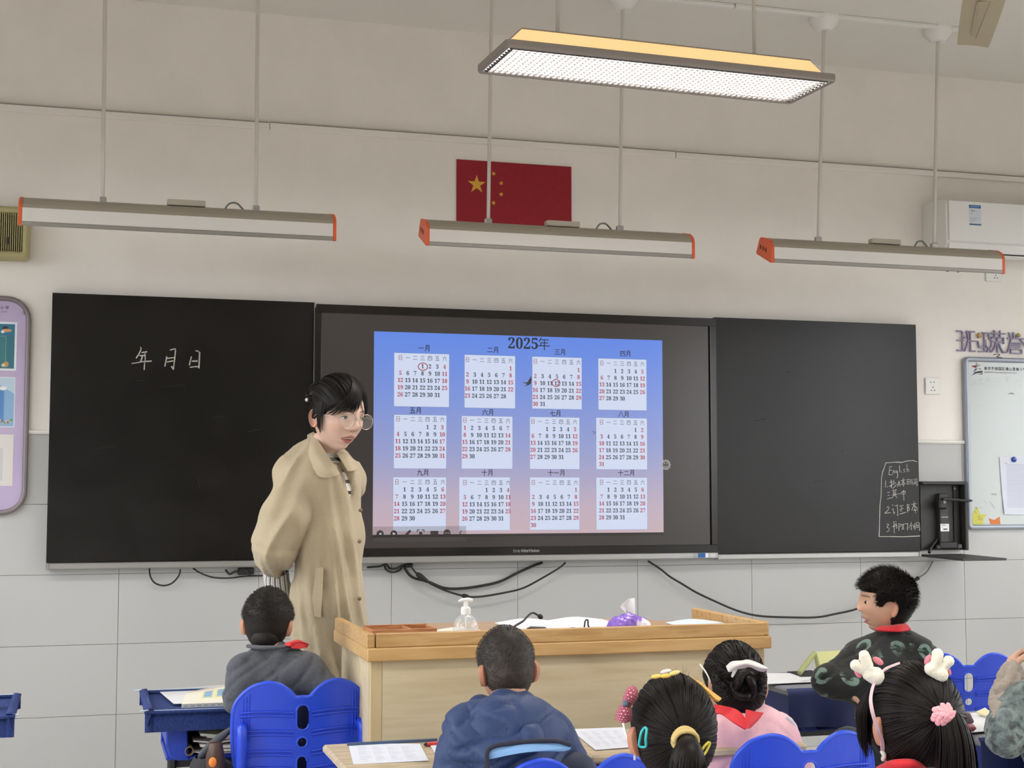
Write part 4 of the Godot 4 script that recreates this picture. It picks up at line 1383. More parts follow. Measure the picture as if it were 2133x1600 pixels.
func lamps() -> void:
	# three long lamps over the boards, switched off
	var top_m := mat(c8(158, 150, 136), 0.5, 0.15)
	var front_m := mat(c8(220, 217, 213), 0.35)
	var lip_m := mat(c8(150, 147, 143), 0.4, 0.3)
	var rod_m := mat(c8(206, 202, 194), 0.4)
	var box_m := mat(c8(186, 178, 164), 0.5)
	var orange := mat(c8(222, 92, 44), 0.4)
	var spans := [[-0.114, 1.106], [1.481, 2.68], [3.049, 4.249]]
	var rods := [[[214, 405, 219, 0], [533, 432, 537, 0]], [[1017, 458, 1024, 0], [1291, 470, 1297, 22]], [[1704, 492, 1716, 68], [1945, 507, 1953, 90]]]
	var labs := ["long unlit board lamp with orange ends above the three-character chalkboard", "long unlit board lamp with orange ends hanging before the red flag", "long unlit board lamp with orange ends hanging before the air conditioner"]
	for i in 3:
		var x0: float = spans[i][0]
		var x1: float = spans[i][1]
		var o := thing("board_lamp", labs[i], "lamp", Vector3((x0 + x1) / 2, 2.271, 0.76), 0.0, "board lamps")
		var hw := (x1 - x0) / 2
		var prof := PackedVector2Array([Vector2(0.0, 0.0), Vector2(0.0, 0.069), Vector2(-0.005, 0.082), Vector2(-0.018, 0.097), Vector2(-0.045, 0.112), Vector2(-0.104, 0.126), Vector2(-0.116, 0.12), Vector2(-0.15, 0.066), Vector2(-0.146, 0.058), Vector2(-0.016, 0.0)])
		var turn := Basis(Vector3(0, 0, 1), Vector3(0, 1, 0), Vector3(-1, 0, 0))
		var b := mk()
		b.prism(prof, -hw + 0.012, hw - 0.012)
		var ho := part("housing", b, top_m, o)
		ho.transform = Transform3D(turn, Vector3.ZERO)
		part("front_panel", bx(Vector3(0, 0.041, 0.0005), Vector3(hw * 2 - 0.026, 0.053, 0.003), 0.001), front_m, o)
		part("lower_lip", bx(Vector3(0, 0.0065, 0.001), Vector3(hw * 2 - 0.026, 0.014, 0.006), 0.002), lip_m, o)
		for s in [-1, 1]:
			var cb := mk()
			var cp := PackedVector2Array()
			for q in prof:
				cp.append((q - Vector2(-0.07, 0.055)) * 1.03 + Vector2(-0.07, 0.055))
			cb.prism(cp, -0.0065, 0.0065, 0.002)
			var co := part("end_cap", cb, orange, o, "orange plastic end cap")
			co.transform = Transform3D(turn, Vector3(s * (hw - 0.006), 0, 0))
			for k in 3:
				var m := part("cap_lettering", bx(Vector3(s * (hw + 0.001), 0.084 - k * 0.011 + 0.0, -0.105 + k * 0.026), Vector3(0.001, 0.019, 0.013)), mat(c8(110, 52, 34), 0.6), o)
				m.name = "cap_lettering"
		part("driver_box", bx(Vector3(0.02, 0.133, -0.085), Vector3(0.15, 0.024, 0.04), 0.003), box_m, o)
		var lp := mk()
		lp.tube(MB.spline([Vector3(0.17, 0.115, -0.08), Vector3(0.19, 0.142, -0.08), Vector3(0.22, 0.145, -0.085), Vector3(0.25, 0.118, -0.09)], 14), 0.004, 6)
		part("cord", lp, M.grey_plastic, o)
		for r in rods[i]:
			var zb := 0.672
			var a := PZ(r[0], r[1] + 3, zb) - o.position
			var t := PZ(r[2], r[3], zb) - o.position
			a.y = 0.118
			t = a + (t - a) * ((ROOM_H - 0.012 - o.position.y - a.y) / (t.y - a.y))
			var rb := mk()
			rb.tube(PackedVector3Array([a, t]), 0.0078, 12)
			part("rod", rb, rod_m, o)
			part("bracket", bx(a + Vector3(0, 0.008, 0), Vector3(0.03, 0.03, 0.024), 0.004), M.alu, o)
			var cn := mk()
			var ct := t + Vector3(0, 0.0, 0)
			cn.lathe(PackedVector2Array([Vector2(0.01, -0.05), Vector2(0.034, -0.05), Vector2(0.04, -0.046), Vector2(0.076, -0.008), Vector2(0.078, 0.012)]), 6, ct)
			part("ceiling_cup", cn, M.white_plastic, o)
		if i == 0:
			part("sticker", bx(Vector3(-hw + 0.033, 0.04, 0.0026), Vector3(0.026, 0.033, 0.0008)), mat(c8(216, 214, 210), 0.6), o, "small white sticker")
	# wiring track along the ceiling
	var tk := thing("ceiling_track", "white cable track along the ceiling joining the lamp rods", "cable track")
	var xs := [0.6, 1.75, 2.9, 4.06]
	for i in 3:
		part("track_length", bx(Vector3((xs[i] + xs[i + 1]) / 2, ROOM_H - 0.009, 0.72 + [0.0, 0.0, 0.003][i]), Vector3(xs[i + 1] - xs[i] - 0.003, 0.018, 0.03), 0.003), M.white_plastic, tk)
	# ceiling panel lamps: the lit one in view and its row mates
	var lit := mat(Color.WHITE, 0.6)
	lit.emission_enabled = true
	lit.emission = Color(1.0, 0.965, 0.945)
	lit.emission_energy_multiplier = 1.15 / EXPO
	var warm := mat(c8(240, 214, 170), 0.5)
	warm.emission_enabled = true
	warm.emission = c8(246, 204, 134)
	warm.emission_energy_multiplier = 0.72 / EXPO
	var k := 0
	for q in [[2.018, 1.972], [-0.85, 1.972], [4.88, 1.972], [-0.85, 4.7], [2.018, 4.7], [4.88, 4.7], [-0.85, 7.4], [2.018, 7.4], [4.88, 7.4]]:
		var o := thing("panel_lamp", "lit ceiling panel lamp with grey frame and honeycomb louvre" if k == 0 else "lit ceiling panel lamp, %s row, %s" % [["front", "middle", "rear"][int(q[1] / 2.7)], "over the lilac-board side" if q[0] < 0 else "over the whiteboard side" if q[0] > 4 else "over the centre aisle"], "lamp", Vector3(q[0], 2.68, q[1]), deg_to_rad(2.57) if k == 0 else 0.0, "" if k == 0 else "ceiling panel lamps out of frame")
		var f := mk()
		var rr := ring(-0.608, -0.1615, 0.608, 0.1615, 0.02, 0.016, 0.0, 0.026)
		var fo := part("frame", rr, mat(c8(150, 143, 138), 0.42, 0.35) if k == 0 else M.alu_dull, o)
		fo.transform = Transform3D(Basis(Vector3(1, 0, 0), Vector3(0, 0, 1), Vector3(0, -1, 0)), Vector3(0, 0.026, 0))
		part("diffuser", bx(Vector3(0, 0.0135, 0), Vector3(1.184, 0.003, 0.291)), lit, o, "glowing white diffuser")
		var lv := mk()
		for i in 56:
			lv.box(Vector3(-0.5775 + i * 0.021, 0.0045, 0), Vector3(0.0018, 0.006, 0.285))
		for i in 12:
			lv.box(Vector3(0, 0.0045, -0.132 + i * 0.024), Vector3(1.176, 0.006, 0.0018))
		var lo := part("louvre", lv, mat(c8(52, 50, 50), 0.6), o, "fine honeycomb louvre")
		lo.set_meta("kind", "stuff")
		# housing with glowing sides
		var hb := mk()
		var b0 := [Vector3(-0.578, 0.024, -0.13), Vector3(0.578, 0.024, -0.13), Vector3(0.578, 0.024, 0.13), Vector3(-0.578, 0.024, 0.13)]
		var b1 := [Vector3(-0.535, 0.084, -0.1), Vector3(0.535, 0.084, -0.1), Vector3(0.535, 0.084, 0.1), Vector3(-0.535, 0.084, 0.1)]
		for s in 4:
			hb.quad(b0[(s + 1) % 4], b0[s], b1[s], b1[(s + 1) % 4])
		part("side_glow", hb, warm, o, "warm glowing sloped side")
		part("top_plate", bx(Vector3(0, 0.0855, 0), Vector3(1.075, 0.004, 0.206), 0.001), M.alu_dull, o)
		part("driver_box", bx(Vector3(0.065, 0.1, 0), Vector3(0.145, 0.03, 0.05), 0.004), M.alu_dull, o)
		for s in [-1, 1]:
			var rb := mk()
			rb.tube(PackedVector3Array([Vector3(s * 0.372, 0.086, 0), Vector3(s * 0.373, ROOM_H - 2.68, 0)]), 0.0065, 10)
			part("rod", rb, rod_m, o)
		var l := AreaLight3D.new()
		l.name = "panel_light"
		l.area_size = Vector2(1.14, 0.25)
		l.light_color = Color(1.0, 0.972, 0.94)
		l.light_energy = LAMP_POWER
		l.shadow_enabled = true
		o.add_child(l)
		l.position = Vector3(0, 0.0105, 0)
		l.rotation_degrees = Vector3(-90, 0, 0)
		k += 1
	# ceiling fan, one blade reaching into view
	var fm := mat(c8(172, 162, 136), 0.5)
	var tip := Vector3(3.23, 2.9, 2.03)
	var hub := Vector3(2.86, 2.93, 2.68)
	var fo2 := thing("ceiling_fan", "cream ceiling fan, one ribbed blade in view", "fan", Vector3(hub.x, 2.9, hub.z), 0.0)
	var mo := mk()
	mo.lathe(PackedVector2Array([Vector2(0.0, -0.02), Vector2(0.08, -0.018), Vector2(0.105, 0.01), Vector2(0.1, 0.05), Vector2(0.05, 0.085), Vector2(0.0, 0.09)]), 28)
	part("motor", mo, fm, fo2)
	mo = mk()
	mo.tube(PackedVector3Array([Vector3(0, 0.08, 0), Vector3(0, ROOM_H - 2.9, 0)]), 0.012, 12)
	part("down_rod", mo, fm, fo2)
	var ang := atan2(-(tip.z - hub.z), tip.x - hub.x)
	for i in 3:
		var bl := mk()
		var rows := []
		for s in [[0.2, 0.046, 0.0], [0.24, 0.066, 0.0], [0.45, 0.064, -0.008], [0.7, 0.056, -0.016], [0.735, 0.053, -0.02]]:
			rows.append([Vector3(s[0], s[2] - 0.012, s[1]), Vector3(s[0], s[2], 0), Vector3(s[0] + (0.02 if s[0] > 0.7 else 0.0), s[2] + 0.012, -s[1])])
		bl.patch(rows, 9, 14, 0.003)
		var bo := part("blade", bl, fm, fo2)
		bo.rotation.y = ang + TAU * i / 3
		var rb := mk()
		for s in [[0.3, 0.022, 0.66, 0.006], [0.3, -0.02, 0.62, -0.012]]:
			rb.tube(PackedVector3Array([Vector3(s[0], -0.005, s[1]), Vector3((s[0] + s[2]) / 2, -0.012, (s[1] + s[3]) / 2), Vector3(s[2], -0.018, s[3])]), 0.003, 6)
		rb.tube(PackedVector3Array([Vector3(0.3, -0.005, 0.022), Vector3(0.3, -0.003, -0.02)]), 0.003, 6)
		part("blade_rib", rb, fm, bo)
		part("blade_arm", bx(Vector3(0.14, 0.004, 0), Vector3(0.16, 0.008, 0.03), 0.002), M.alu_dull, bo)

# the point seen at a pixel on the level plane at height y
func PY(px: float, py: float, y: float) -> Vector3:
	var a := cam_xf.origin
	var d := P(px, py, 1.0) - a
	return a + d * ((y - a.y) / d.y)

func lectern() -> void:
	var oak := grain([c8(172, 134, 84), c8(184, 148, 96), c8(194, 160, 108), c8(178, 140, 90)], Vector3(0.55, 5.0, 5.0), 0.4, 0.011, 5, 40.0, 0.0, 21)
	var oak2 := grain([c8(180, 142, 90), c8(192, 156, 102), c8(200, 166, 112)], Vector3(0.5, 4.4, 4.4), 0.4, 0.011, 5, 34.0, 0.0, 33)
	var pale := grain([c8(188, 172, 138), c8(197, 182, 149), c8(202, 188, 156), c8(193, 178, 144)], Vector3(0.35, 3.6, 3.6), 0.5, 0.009, 5, 60.0, 0.0, 44)
	var post_m := grain([c8(184, 164, 124), c8(194, 175, 136)], Vector3(3.0, 0.5, 3.0), 0.5, 0.01, 4, 20.0, 0.0, 45)
	var inner := grain([c8(158, 130, 96), c8(170, 142, 106)], Vector3(0.8, 4, 4), 0.45, 0.012, 4, 20.0, 0.0, 52)
	var o := thing("teacher_desk", "wide teacher's desk with oak rimmed top and pale wood front", "desk")
	part("front_panel", bx(Vector3(1.54, 0.392, 2.452), Vector3(1.15, 0.782, 0.02), 0.001), pale, o)
	part("corner_post", bx(Vector3(0.948, 0.392, 2.447), Vector3(0.034, 0.782, 0.034), 0.002), post_m, o)
	part("corner_post", bx(Vector3(2.132, 0.392, 2.447), Vector3(0.034, 0.782, 0.034), 0.002), post_m, o)
	part("side_panel", bx(Vector3(0.943, 0.392, 2.205), Vector3(0.02, 0.782, 0.45), 0.001), pale, o)
	part("side_panel", bx(Vector3(2.137, 0.392, 2.205), Vector3(0.02, 0.782, 0.45), 0.001), pale, o)
	part("back_panel", bx(Vector3(1.54, 0.392, 1.99), Vector3(1.17, 0.782, 0.018)), pale, o)
	part("top_board", bx(Vector3(1.5355, 0.803, 2.215), Vector3(1.241, 0.037, 0.57), 0.003), oak2, o)
	part("work_surface", bx(Vector3(1.5355, 0.8225, 2.215), Vector3(1.19, 0.002, 0.52)), inner, o)
	part("front_rim", bx(Vector3(1.541, 0.841, 2.476), Vector3(1.196, 0.039, 0.022), 0.002), oak, o)
	part("side_rim", bx(Vector3(0.9275, 0.841, 2.2155), Vector3(0.022, 0.039, 0.543), 0.002), oak, o)
	part("side_rim", bx(Vector3(2.1445, 0.8425, 2.2155), Vector3(0.02, 0.042, 0.543), 0.004), oak, o)
	part("raised_lid", bx(Vector3(1.56, 0.829, 2.09), Vector3(0.8, 0.012, 0.3), 0.004), inner, o)
	# what lies on it
	var top := 0.824
	var lay := func(called: String, label: String, corners: Array, lift: float, m: Material, curl := 0.0) -> MeshInstance3D:
		var q := []
		for c in corners:
			q.append(Vector3(c[0], top + lift, c[1]))
		var mid0: Vector3 = (q[0] + q[1]) / 2 + Vector3(0, curl, 0)
		var mid1: Vector3 = (q[2] + q[3]) / 2 + Vector3(0, curl, 0)
		var b := mk()
		b.patch([[q[0], mid0, q[1]], [(q[0] + q[3]) / 2, (mid0 + mid1) / 2, (q[1] + q[2]) / 2], [q[3], mid1, q[2]]], 8, 8, 0.002)
		return lone(called, b, m, label, "paper")
	var pr := Print.new(256, 256, c8(212, 214, 220))
	for i in 16:
		pr.rect(24, 24 + i * 13, rng.randf_range(90, 200), 3, c8(176, 180, 190))
	var pm := printed(pr, 0.8)
	lay.call("paper_sheet", "white printed sheet lying behind the wooden tray on the teacher's desk", [[0.95, 2.33], [1.17, 2.3], [1.16, 2.1], [0.955, 2.12]], 0.004, pm)
	var bk := mat(c8(214, 208, 196), 0.8)
	lay.call("open_booklet", "cream open booklet behind the pump bottle", [[1.16, 2.35], [1.33, 2.42], [1.34, 2.2], [1.165, 2.17]], 0.008, bk, 0.012)
	lay.call("open_book", "open white exercise book beside the microphone", [[1.42, 2.36], [1.62, 2.36], [1.62, 2.02], [1.42, 2.02]], 0.014, pm, 0.012)
	lay.call("paper_sheet", "white sheet lying against the tissue pack on the teacher's desk", [[1.625, 2.34], [1.78, 2.33], [1.79, 2.0], [1.6, 2.0]], 0.015, pm, 0.01)
	lay.call("workbook", "thin pale-blue workbook by the desk's end rim", [[1.93, 2.4], [2.12, 2.42], [2.125, 2.18], [1.95, 2.16]], 0.014, mat(c8(196, 210, 232), 0.6), 0.01)
	lay.call("paper_sheet", "curled white sheet under the pale-blue workbook", [[1.85, 2.44], [2.1, 2.45], [2.1, 2.25], [1.86, 2.2]], 0.008, pm, -0.004)
	# wooden tray with compartments
	var tw := grain([c8(150, 96, 58), c8(176, 120, 78), c8(188, 134, 90)], Vector3(2, 14, 14), 0.5, 0.011, 4, 20.0, 0.0, 61)
	var t := thing("wooden_tray", "reddish-brown wooden tray with two compartments", "tray", Vector3(1.03, top, 2.395), 0.05)
	part("bottom", bx(Vector3(0, 0.004, 0), Vector3(0.19, 0.008, 0.11), 0.001), tw, t)
	part("front_side", bx(Vector3(0, 0.024, 0.052), Vector3(0.19, 0.04, 0.006), 0.001), tw, t)
	part("back_side", bx(Vector3(0, 0.026, -0.052), Vector3(0.19, 0.044, 0.006), 0.001), tw, t)
	for s in [-0.092, 0.02, 0.092]:
		part("divider" if s == 0.02 else "end_side", bx(Vector3(s, 0.024, 0), Vector3(0.006, 0.04, 0.098), 0.001), tw, t)
	# pump bottle
	t = thing("pump_bottle", "clear round hand-gel bottle with white pump", "bottle", Vector3(1.232, top, 2.37))
	var gl := mat(Color(0.93, 0.94, 0.95, 0.14), 0.04)
	gl.transparency = BaseMaterial3D.TRANSPARENCY_ALPHA
	var b := mk()
	b.lathe(PackedVector2Array([Vector2(0.0, 0.001), Vector2(0.03, 0.001), Vector2(0.0345, 0.005), Vector2(0.0365, 0.02), Vector2(0.0365, 0.04), Vector2(0.034, 0.052), Vector2(0.028, 0.063), Vector2(0.019, 0.071), Vector2(0.012, 0.074), Vector2(0.0115, 0.08)]), 32)
	part("flask", b, gl, t)
	b = mk()
	b.lathe(PackedVector2Array([Vector2(0.0, 0.004), Vector2(0.0325, 0.005), Vector2(0.0345, 0.02), Vector2(0.0345, 0.03), Vector2(0.0, 0.0305)]), 28)
	part("gel", b, mat(Color(0.9, 0.92, 0.93, 0.2), 0.1), t)
	t.get_child(1).get_active_material(0).transparency = BaseMaterial3D.TRANSPARENCY_ALPHA
	b = mk()
	var lp := Print.new(128, 64, c8(222, 222, 220))
	lp.rect(8, 8, 112, 48, c8(228, 228, 226))
	lp.rect(30, 16, 30, 26, c8(196, 198, 200))
	for i in 4:
		lp.rect(64, 18 + i * 8, 20 + (i * 13) % 22, 3, c8(150, 152, 156))
	b.grid(arc_wall(0.0372, 0.008, 0.038, -0.3, 2.4, 20), 20, 2)
	part("label_band", b, printed(lp, 0.5), t, "pale wrap-around label")
	b = mk()
	b.lathe(PackedVector2Array([Vector2(0.0135, 0.074), Vector2(0.0145, 0.076), Vector2(0.0145, 0.092), Vector2(0.012, 0.096), Vector2(0.007, 0.098), Vector2(0.007, 0.112), Vector2(0.0, 0.112)]), 20)
	part("collar", b, M.white_plastic, t)
	b = mk()
	b.tube(PackedVector3Array([Vector3(0.02, 0.114, 0), Vector3(0.008, 0.116, 0), Vector3(-0.012, 0.1155, 0), Vector3(-0.022, 0.112, 0)]), PackedFloat32Array([0.005, 0.0075, 0.0055, 0.003]), 10)
	part("pump_head", b, M.white_plastic, t)
	b = mk()
	b.tube(PackedVector3Array([Vector3(0, 0.075, 0), Vector3(0.002, 0.012, 0)]), 0.0032, 8)
	part("dip_tube", b, M.white_plastic, t)
	# gooseneck microphone
	t = thing("microphone", "black gooseneck microphone with a small oval head", "microphone", Vector3(1.48, top, 2.42))
	part("base", bx(Vector3(0.0, 0.012, -0.02), Vector3(0.05, 0.024, 0.07), 0.006), M.black, t)
	b = mk()
	var m0 := PZ(1072, 1310, 2.4) - t.position
	var m1 := PZ(1108, 1277, 2.36) - t.position
	var m2 := PZ(1124, 1284, 2.35) - t.position
	b.tube(MB.spline([Vector3(0, 0.02, -0.02), m0, (m0 + m1) / 2, m1, m2], 30), 0.0032, 8)
	part("gooseneck", b, M.black, t)
	b = mk()
	b.ball(m2 + Vector3(0.002, -0.001, 0), Vector3(0.0095, 0.0075, 0.0075), 14, 10, Basis(Vector3(0, 0, 1), -0.6))
	part("head", b, M.rubber, t)
	b = mk()
	b.tube(MB.spline([Vector3(0.03, 0.012, 0.02), Vector3(0.06, 0.03, 0.0), Vector3(0.09, 0.028, 0.01), Vector3(0.102, 0.03, 0.0), Vector3(0.106, 0.05, 0.0), Vector3(0.114, 0.052, 0.0), Vector3(0.12, 0.03, 0.0), Vector3(0.16, 0.02, 0.02)], 50), 0.0022, 6)
	part("lead", b, M.rubber, t)
	b = mk()
	b.tube(PackedVector3Array([PZ(1098, 1312, 2.42), PZ(1105, 1311, 2.42), PZ(1134, 1312, 2.42), PZ(1142, 1314, 2.42)]), PackedFloat32Array([0.005, 0.009, 0.009, 0.004]), 10)
	lone("pen_case", b, mat(c8(44, 30, 34), 0.5), "slim dark case lying behind the microphone", "case")
	# tissue pack
	t = thing("tissue_pack", "crumpled purple tissue pack with a tissue sticking up", "tissues", Vector3(1.748, top, 2.36))
	var f := Field.new(Vector3(-0.085, -0.01, -0.06), Vector3(0.085, 0.085, 0.06), 0.0045)
	f.chain([Vector3(-0.045, 0.02, 0), Vector3(0.042, 0.018, 0)], [0.022, 0.022], 0.02, Vector3(0, 0, 1), 1.8)
	f.chain([Vector3(-0.035, 0.036, 0), Vector3(0.0, 0.044, 0), Vector3(0.04, 0.03, 0)], [0.02, 0.017, 0.019], 0.02, Vector3(0, 0, 1), 1.6)
	f.level(0.002, false)
	b = mk()
	f.into(b, func(p, n): return 0.0035 * noise.get_noise_3d(p.x * 60, p.y * 60, p.z * 60) + 0.002 * noise.get_noise_3d(p.x * 150 + 9, p.y * 130, p.z * 140), func(p, n): return Color(0.82, 0.78, 0.84) if p.x > 0.012 + 0.004 * sin(p.y * 300.0) and p.z > 0.0 and p.y < 0.046 + 0.004 * sin(p.x * 200.0) else Color(0.24, 0.13, 0.55))
	var film := mat(Color.WHITE, 0.25)
	film.vertex_color_use_as_albedo = true
	part("wrapper", b, film, t)
	b = mk()
	var tz := 0.0
	b.patch([[Vector3(-0.028, 0.045, 0.01), Vector3(-0.008, 0.05, -0.012), Vector3(0.016, 0.046, 0.008)], [Vector3(-0.012, 0.066, 0.004), Vector3(0.0, 0.07, -0.014), Vector3(0.017, 0.068, 0.006)], [Vector3(-0.026, 0.084, 0.0), Vector3(-0.004, 0.092, -0.012), Vector3(0.018, 0.09, 0.003)], [Vector3(-0.004, 0.102, -0.004), Vector3(0.008, 0.108, -0.008), Vector3(0.019, 0.11, 0.0)]], 12, 16, 0.0012)
	part("tissue", b, mat(c8(232, 232, 230), 0.9), t, "white folded tissue")

func arc_wall(r: float, y0: float, y1: float, a0: float, a1: float, k: int) -> PackedVector3Array:
	var o := PackedVector3Array()
	for y in [y0, y1]:
		for i in k:
			var a := lerpf(a0, a1, float(i) / (k - 1)) + PI
			o.append(Vector3(r * cos(a), y, -r * sin(a)))
	return o

# one blue school chair, its back towards +z, origin on the floor under the back
func make_chair() -> Node3D:
	var o := Node3D.new()
	var H := 0.36
	var bend := func(q: Vector2) -> Vector3:
		return Vector3(q.x, H + q.y, 0.9 * q.x * q.x * -1.0 + 0.012 + 0.12 * (q.y - 0.1) * 0.6)
	# half outline of the back, from the notch round one lobe to the foot
	var half := [[0.0, 0.252], [0.02, 0.252], [0.03, 0.262], [0.045, 0.276], [0.068, 0.29], [0.095, 0.296], [0.122, 0.292], [0.148, 0.281], [0.17, 0.262], [0.186, 0.238], [0.193, 0.21], [0.194, 0.16], [0.19, 0.1], [0.182, 0.04], [0.17, 0.0], [0.14, -0.012], [0.0, -0.014]]
	var holes := [[0.232, 0.158, 0.0185], [0.136, 0.112, 0.0155], [0.086, 0.01, 0.0155]]
	var panel := mk()
	for s in [-1.0, 1.0]:
		var poly := PackedVector2Array()
		for q in half:
			poly.append(Vector2(q[0] * s, q[1]))
		for i in range(holes.size() - 1, -1, -1):
			var h: Array = holes[i]
			var r: float = h[2]
			var lo: float = h[1] + r if h[0] - h[1] > 2.2 * r else (h[0] + h[1]) / 2
			var hi: float = h[0] - r if h[0] - h[1] > 2.2 * r else (h[0] + h[1]) / 2
			for k in 5:
				poly.append(Vector2(0, lo) + Vector2(s * r * sin(PI * 0.5 * k / 4), -r * cos(PI * 0.5 * k / 4)))
			for k in 5:
				poly.append(Vector2(0, hi) + Vector2(s * r * cos(PI * 0.5 * k / 4), r * sin(PI * 0.5 * k / 4)))
		for st in 10:
			var x0: float = s * 0.02 * st
			var x1: float = s * 0.02 * (st + 1)
			var strip := PackedVector2Array([Vector2(x0, -0.1), Vector2(x1, -0.1), Vector2(x1, 0.4), Vector2(x0, 0.4)])
			for piece in Geometry2D.intersect_polygons(poly, strip):
				var t := Geometry2D.triangulate_polygon(piece)
				for i in range(0, t.size(), 3):
					var a := piece[t[i]]
					var b := piece[t[i + 1]]
					var c := piece[t[i + 2]]
					if (b - a).cross(c - a) < 0:
						var w := b
						b = c
						c = w
					var q := [bend.call(a), bend.call(b), bend.call(c)]
					panel.tri(q[0] + Vector3(0, 0, 0.005), q[1] + Vector3(0, 0, 0.005), q[2] + Vector3(0, 0, 0.005))
					panel.tri(q[0] - Vector3(0, 0, 0.003), q[2] - Vector3(0, 0, 0.003), q[1] - Vector3(0, 0, 0.003))
	var rib := mk()
	for q in [0.196, 0.142, 0.085, 0.038, -0.004]:
		for dy in [0.0, 0.011]:
			for s in [-1.0, 1.0]:
				var path := []
				for i in 9:
					var x: float = s * lerpf(0.026, 0.176, i / 8.0)
					path.append(bend.call(Vector2(x, q + dy + 0.008 * sin(x * 14.0) * s)) + Vector3(0, 0, 0.0065))
				rib.tube(PackedVector3Array(path), 0.0036, 6, false)
	for s in [-1.0, 1.0]:
		for x in [0.15, 0.1585, 0.167]:
			rib.tube(PackedVector3Array([bend.call(Vector2(x * s, 0.266 - (x - 0.15) * 0.9)) + Vector3(0, 0, 0.005), bend.call(Vector2(x * s, 0.2)) + Vector3(0, 0, 0.0055), bend.call(Vector2(x * s, 0.13)) + Vector3(0, 0, 0.005)]), 0.0022, 5, false)
	part("backrest", panel, M.blue, o)
	var bk: Node = o.get_child(0)
	part("ribbing", rib, M.blue, bk)
	var rim := mk()
	for s in [-1.0, 1.0]:
		var path := []
		for q in half:
			path.append(bend.call(Vector2(q[0] * s, q[1])))
		rim.tube(MB.spline(path, 48), 0.0065, 8, false)
	for h in holes:
		var path := PackedVector3Array()
		var r: float = h[2]
		var lo: float = h[1] + r if h[0] - h[1] > 2.2 * r else (h[0] + h[1]) / 2
		var hi: float = h[0] - r if h[0] - h[1] > 2.2 * r else (h[0] + h[1]) / 2
		for k in 25:
			var a := TAU * k / 24
			path.append(bend.call(Vector2(r * cos(a), (hi if sin(a) >= 0 else lo) + r * sin(a))) + Vector3(0, 0, 0.004))
		rim.tube(path, 0.0034, 6, false)
	part("rim", rim, M.blue_rim, bk)
	var post := mk()
	for s in [-1.0, 1.0]:
		post = mk()
		var path := [Vector3(s * 0.172, H + 0.165, 0.005), Vector3(s * 0.172, H + 0.172, 0.022), Vector3(s * 0.174, H + 0.15, 0.034), Vector3(s * 0.176, H + 0.06, 0.03), Vector3(s * 0.176, H - 0.06, 0.0)]
		post.tube(MB.spline(path, 20), 0.015, 10, true)
		part("back_post", post, M.blue, o)
	var seat := mk()
	seat.box(Vector3(0, H - 0.022, -0.19), Vector3(0.37, 0.028, 0.35), 0.012)
	part("seat", seat, M.blue, o)
	for s in [-1.0, 1.0]:
		var lg := mk()
		lg.tube(MB.spline([Vector3(s * 0.165, H - 0.03, -0.06), Vector3(s * 0.168, 0.2, -0.05), Vector3(s * 0.17, 0.012, 0.02)], 10), 0.012, 10)
		part("leg", lg, M.steel_dark, o)
		lg = mk()
		lg.tube(MB.spline([Vector3(s * 0.165, H - 0.03, -0.32), Vector3(s * 0.168, 0.2, -0.33), Vector3(s * 0.17, 0.012, -0.36)], 10), 0.012, 10)
		part("leg", lg, M.steel_dark, o)
	return o

func place(src: Node3D, called: String, label: String, category: String, at: Vector3, turn: float, group := "") -> Node3D:
	var o: Node3D = src.duplicate()
	o.name = numbered(called)
	add_child(o)
	o.position = at
	o.rotation.y = turn
	tag(o, label, category, group)
	return o

# one pupil's desk, pupil's side towards +z, origin on the floor under the middle of the top
func make_desk(w: float, d: float, h: float, top_m: Material, body_m: Material, open := true) -> Node3D:
	var o := Node3D.new()
	part("top", bx(Vector3(0, h - 0.011, 0), Vector3(w, 0.022, d), 0.006), top_m, o)
	var b := mk()
	var y0 := h - 0.145
	var wt := 0.052
	b.box(Vector3(0, y0 + 0.006, 0.0), Vector3(w - 0.08, 0.012, d - 0.06), 0.004)
	b.box(Vector3(0, (y0 + h - 0.022) / 2, -d / 2 + 0.045), Vector3(w - 0.08, h - 0.022 - y0, 0.014), 0.003)
	part("drawer_shell", b, body_m, o)
	for s in [-1.0, 1.0]:
		var c := mk()
		c.prism(PackedVector2Array([Vector2(s * (w / 2 - 0.04), h - 0.022), Vector2(s * (w / 2 - 0.04), h - 0.1), Vector2(s * (w / 2 - 0.05), y0 + 0.012), Vector2(s * (w / 2 - 0.075), y0), Vector2(s * (w / 2 - 0.11), y0), Vector2(s * (w / 2 - 0.105), y0 + 0.02), Vector2(s * (w / 2 - 0.1), h - 0.022)]), -d / 2 + 0.05, d / 2 - 0.02, 0.004)
		part("drawer_cheek", c, body_m, o)
		part("leg", bx(Vector3(s * (w / 2 - 0.065), y0 / 2, 0.03), Vector3(0.026, y0, 0.05), 0.006), M.steel_dark, o)
		part("foot", bx(Vector3(s * (w / 2 - 0.065), 0.016, 0.0), Vector3(0.034, 0.032, d), 0.01), M.steel_dark, o)
	part("crossbar", bx(Vector3(0, y0 - 0.03, 0.02), Vector3(w - 0.12, 0.03, 0.024), 0.004), M.steel_dark, o)
	return o

